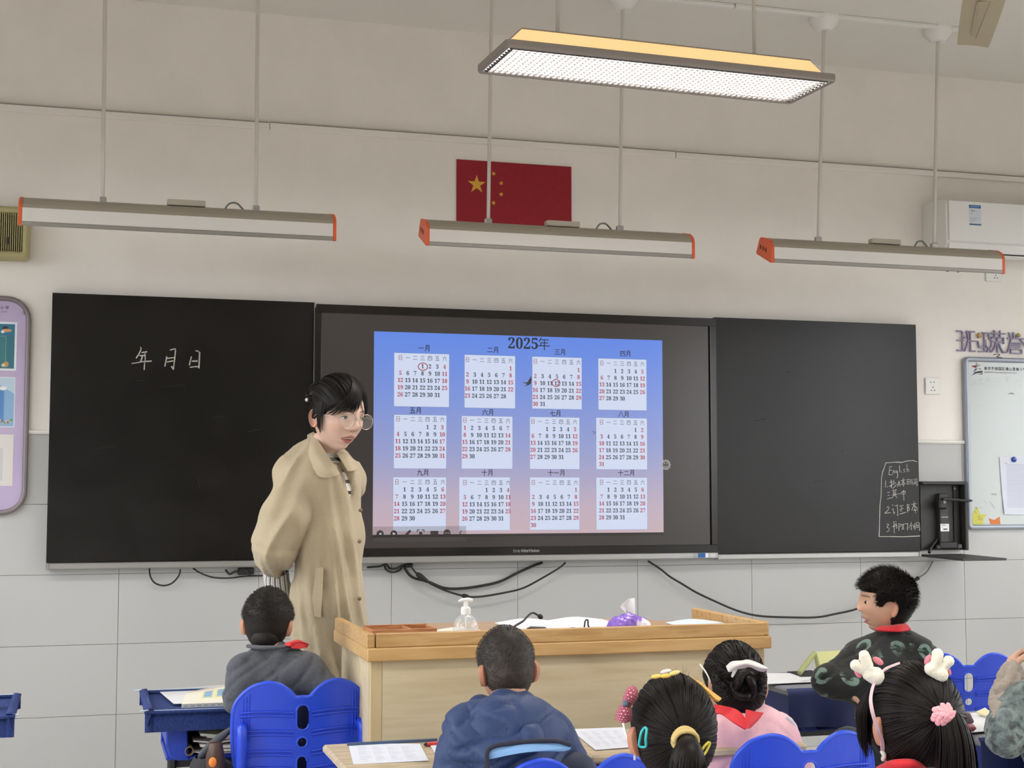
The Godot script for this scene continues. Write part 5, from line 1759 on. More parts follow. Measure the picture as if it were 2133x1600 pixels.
func furniture() -> void:
	var ch := make_chair()
	place(ch, "school_chair", "blue plastic school chair behind the boy in a grey top", "chair", Vector3(0.762, 0.058, 2.3), 0.05, "blue school chairs")
	place(ch, "school_chair", "blue plastic school chair behind the boy in a navy jacket", "chair", Vector3(1.268, -0.012, 3.285), 0.02, "blue school chairs")
	place(ch, "school_chair", "blue plastic school chair behind the girl in pink", "chair", Vector3(1.893, 0.0, 3.2), -0.03, "blue school chairs")
	place(ch, "school_chair", "empty blue plastic school chair by the tiled wall past the boy in patterned black", "chair", P(2013, 1400, 5.3) * Vector3(1, 0, 1) + Vector3(0, 0.005, 0), -0.25, "blue school chairs")
	place(ch, "school_chair", "blue plastic school chair under the girl with the beige hair tie", "chair", Vector3(1.24, 0.0, 4.25), 0.0, "blue school chairs")
	place(ch, "school_chair", "blue plastic school chair under the girl with rabbit clips", "chair", Vector3(1.78, 0.0, 4.3), 0.0, "blue school chairs")
	ch.free()
	var tan_top := grain([c8(168, 152, 126), c8(186, 170, 144), c8(196, 182, 156)], Vector3(1.2, 6, 6), 0.4, 0.01, 4, 20.0, 0.0, 71)
	var cloth := grain([c8(22, 40, 92), c8(28, 50, 108), c8(33, 58, 120)], Vector3(8, 8, 8), 0.85, 0.02, 4, 0.0, 0.05, 72)
	var shell := mat(c8(30, 62, 170), 0.4)
	var navy := mat(c8(20, 36, 86), 0.7)
	var d1 := make_desk(0.5, 0.37, 0.6, tan_top, shell)
	place(d1, "school_desk", "blue school desk with a cloth mat and papers, before the boy in grey", "desk", Vector3(0.61, 0, 1.86), 0.0, "school desks")
	place(d1, "school_desk", "blue cloth-topped school desk partly cut off by the picture, near the lilac board", "desk", Vector3(-0.32, 0, 1.83), 0.0, "school desks")
	d1.free()
	var d2 := make_desk(0.6, 0.36, 0.6, tan_top, shell)
	place(d2, "school_desk", "school desk with tan top, before the boy in navy", "desk", Vector3(1.06, 0, 2.88), 0.0, "school desks")
	place(d2, "school_desk", "school desk with tan top, before the girl in pink", "desk", Vector3(1.68, 0, 2.87), 0.0, "school desks")
	d2.free()
	var d3 := make_desk(0.6, 0.44, 0.6, mat(c8(120, 124, 132), 0.5), mat(c8(24, 46, 120), 0.55))
	place(d3, "school_desk", "dark blue school desk before the boy in patterned black", "desk", Vector3(2.71, 0, 1.9), 0.0, "school desks")
	place(d3, "school_desk", "dark blue school desk under the child with a camouflage sleeve", "desk", Vector3(2.76, 0, 2.9), 0.0, "school desks")
	d3.free()
	# cloth mats with pale piping
	for q in [[0.625, 1.86, "dark blue cloth desk mat with pale piping under the boy in grey"], [-0.32, 1.83, "dark blue cloth desk mat with pale piping, cut off by the picture"]]:
		var o := thing("desk_mat", q[2], "desk mat", Vector3(q[0], 0.6, q[1]))
		var b := mk()
		var rows := []
		for s in [[-0.215, -0.03], [-0.2, 0.012], [-0.19, 0.004], [0.19, 0.004], [0.204, 0.006], [0.215, -0.05]]:
			var r := []
			for x in [[-0.282, -0.03], [-0.268, 0.016], [-0.25, 0.004], [0.25, 0.004], [0.268, 0.014], [0.282, -0.03]]:
				r.append(Vector3(x[0], minf(s[1], x[1]) if s[1] < 0 or x[1] < 0 else maxf(s[1], x[1]), -s[0] * -1.0))
			rows.push_front(r)
		b.patch(rows, 24, 24, 0.003)
		part("cloth", b, cloth, o)
		b = mk()
		b.tube(MB.spline([Vector3(0.27, 0.017, -0.2), Vector3(-0.262, 0.018, -0.203), Vector3(-0.274, 0.017, -0.19), Vector3(-0.272, 0.017, 0.19), Vector3(-0.262, 0.012, 0.207), Vector3(0.26, 0.01, 0.207), Vector3(0.272, 0.015, 0.19)], 60), 0.0022, 6)
		part("piping", b, mat(c8(176, 190, 206), 0.7), o)
	# skirts of cloth on the darker desks
	for q in [[2.71, 1.9, "dark navy cloth cover hanging over the desk of the boy in patterned black"], [2.76, 2.9, "dark navy cloth cover hanging over the desk of the child with a camouflage sleeve"]]:
		var b := mk()
		var rows := []
		for y in [0.465, 0.53, 0.588, 0.604]:
			var r := []
			for i in 13:
				var x := -0.31 + 0.62 * i / 12.0
				r.append(Vector3(q[0] + x, y + (0.05 * absf(x) if y < 0.5 else 0.0), q[1] + 0.228 + 0.006 * sin(x * 40.0) * (0.6 - y) * 8.0 - (0.012 if y > 0.6 else 0.0)))
			rows.append(r)
		b.patch(rows, 36, 12, 0.003)
		lone("desk_cover", b, navy, q[2], "desk cover")
	# things on and in the desks
	var sheet := Print.new(256, 360, c8(205, 210, 222))
	write(sheet, "2025", Vector2(128, 40), 7, c8(120, 126, 142), false)
	for i in 22:
		if i % 7 == 6:
			continue
		for k in 4:
			sheet.rect(28 + k * 52, 56 + i * 12.5, rng.randf_range(20, 46), 2.2, c8(140, 146, 164))
	var sm := printed(sheet, 0.8)
	sheet_on("worksheet", "white worksheet overhanging the tan desk beside the boy in navy", [PY(725, 1549, 0.603), PY(874, 1549, 0.603), PY(893, 1584, 0.603), PY(736, 1592, 0.6)], sm)
	sheet_on("worksheet", "white worksheet on the tan desk beyond the navy sleeve and the beige hair tie", [PY(1187, 1519, 0.603), PY(1300, 1515, 0.603), PY(1330, 1555, 0.603), PY(1240, 1562, 0.603)], sm)
	sheet_on("worksheet", "white paper slipped under the navy sleeve beside a red pen", [PY(896, 1552, 0.603), PY(930, 1550, 0.603), PY(940, 1585, 0.603), PY(915, 1584, 0.603)], M.paper)
	sheet_on("worksheet", "white paper on the blue mat under the magazine", [PY(328, 1437, 0.612), PY(470, 1426, 0.612), PY(480, 1462, 0.612), PY(362, 1466, 0.612)], M.paper)
	sheet_on("worksheet", "white paper on the navy-covered desk before the boy in patterned black", [PY(1590, 1402, 0.607), PY(1690, 1402, 0.607), PY(1700, 1420, 0.607), PY(1598, 1425, 0.607)], M.paper)
	sheet_on("worksheet", "white paper on the navy-covered desk by the camouflage sleeve", [PY(1990, 1487, 0.607), PY(2060, 1483, 0.607), PY(2085, 1520, 0.607), PY(2010, 1527, 0.607)], M.paper)
	var mag := Print.new(256, 160, c8(222, 220, 206))
	mag.rect(0, 0, 256, 26, c8(206, 200, 190))
	mag.rect(0, 18, 130, 6, c8(196, 110, 96))
	for i in 3:
		mag.rect(76 + i * 58, 44, 52, 80, c8(224, 216, 150))
		mag.rect(84 + i * 58, 52, 38, 64, c8(150, 182, 206))
		for k in 4:
			mag.rect(90 + i * 58, 58 + k * 14, 26, 4, c8(90, 130, 176))
	var o := thing("magazine", "thick pale magazine with blue and yellow boxes on the blue mat", "magazine")
	var b := mk()
	var c0 := PY(378, 1467, 0.614)
	var c1 := PY(505, 1462, 0.614)
	var c2 := PY(505, 1424, 0.63)
	var c3 := PY(392, 1444, 0.618)
	b.patch([[c0, c1], [(c0 + c3) / 2 + Vector3(0, 0.008, 0), (c1 + c2) / 2 + Vector3(0, 0.01, 0)], [c3 + Vector3(0, 0.004, 0), c2 + Vector3(0, 0.006, 0)]], 10, 10, 0.012)
	for i in 100:
		b.uv[i] = Vector2(float(i % 10) / 9, 1.0 - float(i / 10) / 9)
	part("pages", b, printed(mag, 0.5), o)
	# papers in the open drawer
	o = thing("paper_pile", "rumpled pile of exercise papers in the blue desk's open drawer", "papers", Vector3(0.58, 0.468, 1.99))
	for i in 6:
		b = mk()
		var y := 0.006 + i * 0.011
		var x0 := -0.1 + 0.02 * ((i * 5) % 3)
		var zf := 0.03 + 0.006 * ((i * 7) % 4)
		b.patch([[Vector3(x0, y + 0.006, zf), Vector3(x0 + 0.07, y, zf + 0.004), Vector3(x0 + 0.17, y + 0.008 * (i % 2), zf - 0.004)], [Vector3(x0, y + 0.002, zf - 0.12), Vector3(x0 + 0.07, y, zf - 0.12), Vector3(x0 + 0.17, y + 0.004, zf - 0.12)]], 10, 4, 0.004 + 0.002 * (i % 3))
		part("sheet_fold", b, mat(c8(196 + (i * 11) % 24, 196 + (i * 7) % 20, 192), 0.8), o)
	b = mk()
	b.lathe(PackedVector2Array([Vector2(0.0085, -0.08), Vector2(0.0125, -0.08), Vector2(0.0135, 0.0), Vector2(0.0105, 0.0), Vector2(0.0095, -0.07), Vector2(0.0, -0.07)]), 18)
	var tu := lone("paper_tube", b, mat(c8(150, 128, 104), 0.7), "short brown cardboard tube lying in the blue desk's drawer", "tube")
	tu.transform = Transform3D(Basis(Vector3(1, 0, 0), Vector3(0, 0, 1), Vector3(0, -1, 0)), Vector3(0.468, 0.482, 2.03))
	# red pen
	o = thing("pen", "red pen beside the navy sleeve", "pen")
	b = mk()
	var p0 := PY(888, 1551, 0.606)
	var p1 := PY(925, 1547, 0.606)
	b.tube(PackedVector3Array([p0, p1]), 0.0055, 10)
	part("barrel", b, mat(c8(206, 48, 40), 0.35), o)
	b = mk()
	b.tube(PackedVector3Array([p0 - (p1 - p0) * 0.14, p0]), PackedFloat32Array([0.002, 0.0055]), 10)
	part("grip", b, M.rubber, o)
	b = mk()
	b.box(PY(818, 1546, 0.606) , Vector3(0.24, 0.008, 0.006), 0.001)
	lone("ruler", b, mat(c8(64, 84, 112), 0.4), "narrow dark blue ruler along the tan desk's far edge", "ruler")
	# folded olive book stand
	o = thing("book_stand", "olive-green folding book stand on the desk before the boy in patterned black", "book stand")
	var olive := mat(c8(150, 156, 98), 0.45)
	b = mk()
	var s0 := PZ(1665, 1402, 1.98)
	var s1 := PZ(1697, 1360, 1.93)
	b.tube(PackedVector3Array([s0, s0.lerp(s1, 0.5), s1]), PackedFloat32Array([0.009, 0.01, 0.008]), 8)
	part("strut", b, olive, o)
	b = mk()
	b.patch([[PZ(1702, 1400, 1.9), PZ(1770, 1400, 1.86)], [PZ(1697, 1358, 1.88), PZ(1765, 1354, 1.84)]], 4, 4, 0.006)
	part("panel", b, mat(c8(198, 198, 128), 0.5), o)
	b = mk()
	b.tube(PackedVector3Array([PZ(1697, 1358, 1.9), PZ(1708, 1400, 1.92)]), 0.008, 8)
	part("strut", b, olive, o)
	sheet_on("phone_case", "flat black case under the olive book stand", [PY(1640, 1399, 0.609), PY(1690, 1396, 0.609), PY(1712, 1408, 0.609), PY(1668, 1409, 0.609)], M.black, 0.006)
	# pencil case
	b = mk()
	b.tube(PackedVector3Array([PY(1985, 1498, 0.63), PY(2000, 1496, 0.632), PY(2018, 1500, 0.63), PY(2025, 1503, 0.625)]), PackedFloat32Array([0.015, 0.021, 0.019, 0.006]), 12)
	lone("pencil_case", b, mat(c8(92, 78, 84), 0.6), "soft grey-purple pencil case on the navy-covered desk", "pencil case")
	b = mk()
	b.tube(PackedVector3Array([PY(1995, 1523, 0.618), PY(2010, 1518, 0.62), PY(2024, 1516, 0.62), PY(2030, 1517, 0.617)]), PackedFloat32Array([0.008, 0.012, 0.011, 0.005]), 12)
	lone("pencil_case", b, mat(c8(150, 52, 62), 0.5), "small dark red case in front of the grey-purple pencil case", "pencil case")
	sheet_on("exercise_book", "cream exercise book leaning behind the camouflage sleeve", [PY(2034, 1482, 0.62), PY(2052, 1474, 0.625), PY(2070, 1488, 0.62), PY(2052, 1490, 0.615)], mat(c8(214, 208, 170), 0.7), 0.006)
	lone("paper_bag", paper_bag(), mat(c8(206, 204, 196), 0.8), "pale crumpled cloth bundle on the cut-off desk near the lilac board", "bundle")
	# school bags
	o = thing("school_bag", "navy school bag with light blue panel hung on the navy boy's chair", "bag")
	var f := Field.new(Vector3(0.96, 0.3, 3.08), Vector3(1.42, 0.72, 3.3), 0.01)
	f.chain([Vector3(1.11, 0.58, 3.2), Vector3(1.28, 0.59, 3.2)], [0.045, 0.045], 0.03)
	f.chain([Vector3(1.1, 0.4, 3.2), Vector3(1.3, 0.4, 3.2)], [0.05, 0.05], 0.03)
	f.chain([Vector3(1.11, 0.58, 3.2), Vector3(1.1, 0.4, 3.2)], [0.045, 0.05], 0.03)
	f.chain([Vector3(1.28, 0.59, 3.2), Vector3(1.3, 0.4, 3.2)], [0.045, 0.05], 0.03)
	f.chain([Vector3(1.19, 0.57, 3.2), Vector3(1.2, 0.42, 3.2)], [0.06, 0.06], 0.03)
	b = mk()
	f.into(b)
	part("pack", b, mat(c8(34, 42, 66), 0.7), o)
	b = mk()
	b.patch([PV([[1019, 1582, 3.3], [1090, 1568, 3.285], [1175, 1560, 3.3]]), PV([[1019, 1570, 3.3], [1095, 1556, 3.29], [1190, 1556, 3.31]]), PV([[1027, 1559, 3.31], [1100, 1548, 3.3], [1180, 1550, 3.32]])], 12, 6, 0.006)
	part("front_panel", b, mat(c8(120, 164, 214), 0.6), o, "light blue fabric panel")
	b = mk()
	b.tube(MB.spline(PV([[1016, 1600, 3.29], [1014, 1570, 3.295], [1026, 1556, 3.3], [1060, 1549, 3.3], [1110, 1544, 3.3], [1160, 1544, 3.31], [1190, 1552, 3.31]]), 30), 0.0055, 8)
	part("piping", b, mat(c8(28, 34, 54), 0.7), o)
	o = thing("school_bag", "dark bag with a brown flask in its pocket, by the boy in grey", "bag")
	f = Field.new(Vector3(0.3, 0.08, 2.12), Vector3(0.66, 0.5, 2.42), 0.011)
	f.chain(PV([[432, 1600, 4.1], [450, 1640, 4.1], [470, 1740, 4.1]]), [0.05, 0.075, 0.075], 0.03)
	b = mk()
	f.into(b)
	part("pack", b, mat(c8(40, 40, 44), 0.8), o)
	b = mk()
	b.tube(MB.spline(PV([[408, 1600, 4.12], [425, 1568, 4.12], [455, 1540, 4.12], [480, 1520, 4.14]]), 16), [0.004, 0.006, 0.008, 0.01, 0.012, 0.012, 0.012, 0.012, 0.012, 0.012, 0.012, 0.012, 0.011, 0.01, 0.009, 0.008], 8)
	part("strap", b, mat(c8(74, 76, 82), 0.8), o)
	o = thing("flask", "brown flask with an orange button standing in the dark bag", "flask")
	b = mk()
	var fa := P(449, 1560, 4.06)
	b.lathe(PackedVector2Array([Vector2(0.0, -0.12), Vector2(0.026, -0.12), Vector2(0.027, -0.02), Vector2(0.021, 0.0), Vector2(0.02, 0.012), Vector2(0.016, 0.018), Vector2(0.0, 0.019)]), 24, fa)
	part("bottle", b, mat(c8(74, 54, 44), 0.4), o)
	b = mk()
	b.ball(P(443, 1588, 4.0), Vector3(0.011, 0.014, 0.008), 14, 8)
	part("button", b, mat(c8(228, 128, 50), 0.4), o, "orange push button")

func paper_bag() -> MB:
	var b := mk()
	var f := Field.new(Vector3(-0.4, 0.59, 1.7), Vector3(-0.02, 0.75, 2.0), 0.01)
	f.chain([Vector3(-0.3, 0.64, 1.86), Vector3(-0.118, 0.645, 1.84)], [0.04, 0.036], 0.03)
	f.level(0.608, false)
	f.into(b, func(p, n): return 0.006 * noise.get_noise_3d(p.x * 40, p.y * 40, p.z * 40))
	return b

func sheet_on(called: String, label: String, c: Array, m: Material, thick := 0.0012) -> void:
	# corners: far left, far right, near right, near left
	var b := mk()
	b.patch([[c[3], c[2]], [c[0], c[1]]], 6, 6, thick)
	for i in 36:
		b.uv[i] = Vector2(float(i % 6) / 5, 1.0 - float(i / 6) / 5)
	lone(called, b, m, label, "paper")

var nose_k := 1.0
var skin_tone := Color(0.50, 0.30, 0.20)

func g2(x: float, y: float, sx: float, sy: float) -> float:
	return exp(-(x * x) / (2 * sx * sx) - (y * y) / (2 * sy * sy))

# a head of unit size: eyes at y = 0, face towards +z; d is a direction
func head_at(d: Vector3, face: bool) -> Vector3:
	var p := Vector3(d.x * 0.0745, d.y * 0.112, d.z * 0.097)
	var t := clampf(-d.y, 0.0, 1.0)
	p.x *= 1.0 - (0.44 if face else 0.34) * pow(t, 2.2)
	if d.z < 0.0:
		p.z *= 1.0 - 0.5 * t * t
	else:
		p.z *= 1.0 - 0.10 * t
		p.z *= 1.0 - 0.07 * absf(d.x)
	if d.y > 0.0:
		p.x *= 1.0 + 0.05 * sin(d.y * PI)
	if face and d.z > 0.1:
		var m := smoothstep(0.1, 0.55, d.z)
		var x := p.x
		var y := p.y
		var ax := absf(x)
		var f := 0.0
		# nose: bridge, tip, wings
		f += 0.009 * nose_k * g2(x, y - 0.004, 0.0075, 0.022)
		f += 0.0215 * nose_k * g2(x, y + 0.025, 0.0085, 0.0105) * smoothstep(-0.041, -0.034, y)
		f += 0.009 * g2(ax - 0.0125, y + 0.03, 0.0048, 0.0055) * smoothstep(-0.041, -0.035, y)
		# eyes and brow
		f -= 0.0085 * g2(ax - 0.033, y - 0.003, 0.014, 0.009)
		f += 0.0035 * g2(ax - 0.033, y - 0.002, 0.012, 0.006)
		f += 0.004 * g2(ax - 0.03, y - 0.024, 0.018, 0.007)
		# cheeks, mouth, chin
		f += 0.006 * g2(ax - 0.04, y + 0.026, 0.017, 0.016)
		f += 0.0095 * g2(x, y + 0.0585, 0.017, 0.0048)
		f += 0.0095 * g2(x, y + 0.0735, 0.014, 0.0048)
		f -= 0.009 * g2(x, y + 0.0655, 0.015, 0.0032)
		f -= 0.004 * g2(x, y + 0.084, 0.016, 0.005)
		f += 0.012 * g2(x, y + 0.1, 0.015, 0.012)
		f -= 0.003 * g2(x, y + 0.047, 0.005, 0.005)
		p.z += f * m
	return p

func sphere_dir(i: int, j: int, nu: int, nv: int) -> Vector3:
	var a := TAU * i / nu
	var t := PI * j / (nv - 1)
	return Vector3(sin(t) * sin(a), -cos(t), sin(t) * cos(a))

func add_head(mb: MB, at: Transform3D, s: float, face: bool, tone: Color, ear := 0.45) -> void:
	var nu := 150 if face else 48
	var nv := 150 if face else 36
	var pts := PackedVector3Array()
	var f := mb.v.size()
	var raw := PackedVector3Array()
	for j in nv:
		for i in nu:
			var q := head_at(sphere_dir(i, j, nu, nv), face)
			raw.append(q)
			pts.append(at * (q * s))
	mb.col = tone
	mb.grid(pts, nu, nv, true, false)
	if face:
		for k in raw.size():
			var q := raw[k]
			if q.z < 0.05:
				continue
			var ax := absf(q.x)
			var c := tone
			if ax < 0.025:
				var arch := 1.0 - pow(ax / 0.025, 2.0)
				var lip := smoothstep(0.0145, 0.0125, absf(q.y + 0.066) / maxf(arch, 0.08))
				c = c.lerp(Color(0.42, 0.12, 0.105), lip * 0.9)
				if absf(q.y + 0.0658) < 0.0048 * (1.0 - pow(ax / 0.02, 2.0)):
					c = Color(0.55, 0.48, 0.44) if q.y > -0.0655 else Color(0.16, 0.05, 0.045)
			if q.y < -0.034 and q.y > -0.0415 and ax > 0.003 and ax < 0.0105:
				c = c.lerp(Color(0.2, 0.09, 0.06), 0.7)  # nostrils: their shade is painted into the skin colour
			var by := 0.0245 - 4.0 * pow(ax - 0.032, 2.0)
			if ax > 0.013 and ax < 0.052 and absf(q.y - by) < 0.0032:
				c = c.lerp(Color(0.06, 0.04, 0.03), 0.75)
			c = c.lerp(Color(0.52, 0.2, 0.15), 0.22 * g2(ax - 0.042, q.y + 0.03, 0.016, 0.014))
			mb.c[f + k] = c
	# ears
	for e in [-1.0, 1.0]:
		add_ear(mb, at, s, e, tone, ear if e > 0.0 or ear < 0.6 else 0.25)

func add_ear(mb: MB, at: Transform3D, s: float, e: float, tone: Color, out := 0.45) -> void:
	var pts := PackedVector3Array()
	var nu := 24
	var nv := 12
	var o := Vector3(e * (0.0715 if out < 0.6 else 0.079), -0.014, -0.006)
	var axis_out := Vector3(e * sin(out + 0.2), 0, -cos(out + 0.2)).normalized()
	var nrm := Vector3(e * cos(out), 0.0, sin(out)).normalized()
	for j in nv:
		var r := float(j) / (nv - 1)
		for i in nu:
			var a := TAU * i / nu
			var yy := 0.031 * sin(a) * sin(r * PI * 0.5) * (1.0 if sin(a) > 0 else 0.95)
			var xx := 0.018 * cos(a) * sin(r * PI * 0.5) * (1.0 + 0.25 * sin(a))
			var h := -0.006 + 0.008 * smoothstep(0.45, 0.8, r) - 0.012 * smoothstep(0.85, 1.0, r)
			pts.append(at * ((o + axis_out * (xx + 0.012) + Vector3(0, yy, 0) + nrm * h) * s))
	mb.col = Color(tone.r * 1.02, tone.g * 0.86, tone.b * 0.82)
	mb.grid(pts, nu, nv, true, false, e > 0)
	# back of the shell
	pts = PackedVector3Array()
	for j in nv:
		var r := 1.0 - float(j) / (nv - 1)
		for i in nu:
			var a := TAU * i / nu
			var yy := 0.031 * sin(a) * sin(r * PI * 0.5)
			var xx := 0.018 * cos(a) * sin(r * PI * 0.5) * (1.0 + 0.25 * sin(a))
			pts.append(at * ((o + axis_out * (xx + 0.012) + Vector3(0, yy, 0) + nrm * (-0.010 - 0.006 * (1.0 - r))) * s))
	mb.grid(pts, nu, nv, true, false, e > 0)

# hair as a cap over the head; thick gives its depth for a direction, below zero where there is none
func hair_cap(at: Transform3D, s: float, thick, nu := 64, nv := 44) -> MB:
	var mb := mk()
	var pts := PackedVector3Array()
	for j in nv:
		for i in nu:
			var d := sphere_dir(i, j, nu, nv)
			var q := head_at(d, false)
			pts.append(at * ((q + d * float(thick.call(d))) * s))
	mb.grid(pts, nu, nv, true, false)
	return mb

func ribbon(mb: MB, p: PackedVector3Array, wd: float, up: Vector3) -> void:
	var m := p.size()
	var f := mb.v.size()
	for i in m:
		var t := (p[mini(i + 1, m - 1)] - p[maxi(i - 1, 0)]).normalized()
		var x := t.cross(up).normalized()
		var w := wd * (1.0 - pow(float(i) / (m - 1), 3.0) * 0.85)
		var nn := x.cross(t)
		mb.put(p[i] - x * w * 0.5, nn - x * 0.5)
		mb.put(p[i] + x * w * 0.5, nn + x * 0.5)
	for i in m - 1:
		var a := f + i * 2
		mb.idx.append_array([a, a + 2, a + 1, a + 1, a + 2, a + 3])

func rand_dir() -> Vector3:
	while true:
		var v := Vector3(rng.randf_range(-1, 1), rng.randf_range(-1, 1), rng.randf_range(-1, 1))
		if v.length() < 1.0 and v.length() > 0.05:
			return v.normalized()
	return Vector3.UP

# short standing hair
func tufts(mb: MB, at: Transform3D, s: float, thick, count: int, length: float, lift: float, wd := 0.0016, crown := Vector3(0, 0.75, -0.66)) -> void:
	var n := 0
	var tries := 0
	while n < count and tries < count * 6:
		tries += 1
		var d := rand_dir()
		var th: float = thick.call(d)
		if th < 0.002:
			continue
		n += 1
		var q := head_at(d, false) + d * (th - 0.003)
		var flow := d - crown
		flow = (flow - d * flow.dot(d)).normalized()
		flow = (flow + Vector3(rng.randf_range(-0.4, 0.4), rng.randf_range(-0.4, 0.4), rng.randf_range(-0.4, 0.4))).normalized()
		var l := length * rng.randf_range(0.6, 1.2) * clampf(th / 0.012, 0.25, 1.2)
		var e := q + (d * lift + flow * (1.0 - lift)).normalized() * l
		var mid := q.lerp(e, 0.5) + d * l * 0.12
		ribbon(mb, PackedVector3Array([at * (q * s), at * (mid * s), at * (e * s)]), wd, at.basis * d)

# combed hair: strands over the head from the hairline to a knot
func combed(mb: MB, at: Transform3D, s: float, thick, knot: Vector3, count: int, wd := 0.003, lump := 0.004) -> void:
	var n := 0
	var tries := 0
	while n < count and tries < count * 8:
		tries += 1
		var d := rand_dir()
		if float(thick.call(d)) < 0.004 or d.dot(knot) > 0.97:
			continue
		n += 1
		var p := PackedVector3Array()
		var tilt := rng.randf_range(-0.5, 0.5)
		var rise := rng.randf_range(0.0, lump)
		for i in 11:
			var t := i / 10.0
			var e := d.slerp(knot, t * 0.97)
			var th := maxf(float(thick.call(e)), 0.004)
			p.append(at * ((head_at(e, false) + e * (th + rise * sin(t * PI))) * s))
		var up := at.basis * d
		ribbon(mb, p, wd, (up + (p[5] - p[0]).cross(up).normalized() * tilt).normalized())

func hanging(mb: MB, from: Vector3, path: Array, radii: Array, count: int, wd := 0.003) -> void:
	var core := MB.spline(path, 14)
	for k in count:
		var a := rng.randf() * TAU
		var r := sqrt(rng.randf())
		var p := PackedVector3Array()
		var len := rng.randf_range(0.75, 1.0)
		for i in 14:
			var t := i / 13.0 * len
			var c := core[mini(int(t * 13), 12)].lerp(core[mini(int(t * 13) + 1, 13)], fposmod(t * 13, 1.0))
			var ri := t * (radii.size() - 1)
			var rr: float = lerpf(radii[int(ri)], radii[mini(int(ri) + 1, radii.size() - 1)], fposmod(ri, 1.0))
			var tg := (core[mini(int(t * 13) + 1, 13)] - core[maxi(int(t * 13) - 1, 0)]).normalized()
			var x := tg.cross(Vector3(0.3, 0.2, 1)).normalized()
			var y := tg.cross(x)
			p.append(c + (x * cos(a + t * 0.5) + y * sin(a + t * 0.5)) * rr * r)
		var out := (core[6] - p[6])
		ribbon(mb, p, wd, -out.normalized() if out.length() > 1e-5 else Vector3.UP)

# cloth or flesh from a list of tapered limbs: [a, b, ra, rb, join, axis, widening]
func limbs(list: Array, cell: float, push = null, paint = null, cuts := [], mb: MB = null) -> MB:
	var lo := Vector3.INF
	var hi := -Vector3.INF
	for q in list:
		var r := maxf(q[2], q[3]) * (maxf(1.0, q[6]) if q.size() > 6 else 1.0) + 0.03
		for k in 2:
			lo = lo.min(q[k] - Vector3.ONE * r)
			hi = hi.max(q[k] + Vector3.ONE * r)
	var f := Field.new(lo, hi, cell)
	for q in list:
		f.cap(q[0], q[1], q[2], q[3], q[4] if q.size() > 4 else 0.03, q[5] if q.size() > 5 else Vector3.RIGHT, q[6] if q.size() > 6 else 1.0)
	for q in cuts:
		f.cap(q[0], q[1], q[2], q[3], 0.01, q[4] if q.size() > 4 else Vector3.RIGHT, q[5] if q.size() > 5 else 1.0, true)
	if mb == null:
		mb = mk()
	f.into(mb, push, paint)
	return mb

func looking(at: Vector3, fwd: Vector3, up := Vector3.UP) -> Transform3D:
	var z := fwd.normalized()
	var x := up.cross(z).normalized()
	return Transform3D(Basis(x, z.cross(x), z), at)

func fabric(c: Color, rough := 0.85, sheen := 0.3, amp := 0.07) -> StandardMaterial3D:
	var m := grain([c.darkened(amp), c, c.lightened(amp)], Vector3(9, 9, 9), rough, 0.02, 5, 0.0, 0.0, int(c.r * 300 + c.b * 77))
	m.rim_enabled = true
	m.rim = sheen
	m.rim_tint = 0.6
	return m

# seated lower body: trousers and shoes
func seated_legs(o: Node3D, hip: Vector3, fwd: Vector3, m: Material, shoe: Material) -> void:
	var r := Vector3.UP.cross(fwd).normalized()
	var l := []
	for s in [-1.0, 1.0]:
		var k: Vector3 = hip + fwd * 0.24 + r * s * 0.075 + Vector3(0, -0.005, 0)
		var a: Vector3 = k + fwd * 0.02 + Vector3(0, 0.085 - k.y, 0)
		l.append([hip + r * s * 0.06, k, 0.062, 0.05, 0.03])
		l.append([k, a, 0.05, 0.036, 0.03])
	l.append([hip - r * 0.05, hip + r * 0.05, 0.075, 0.075, 0.03])
	part("trousers", limbs(l, 0.016), m, o)
	for s in [-1.0, 1.0]:
		var a: Vector3 = hip + fwd * 0.27 + r * s * 0.075
		a.y = 0.036
		var b := mk()
		b.tube(PackedVector3Array([a - fwd * 0.055, a - fwd * 0.03, a + fwd * 0.05, a + fwd * 0.1, a + fwd * 0.12]), PackedFloat32Array([0.015, 0.033, 0.034, 0.028, 0.01]), 12)
		part("shoe", b, shoe, o)

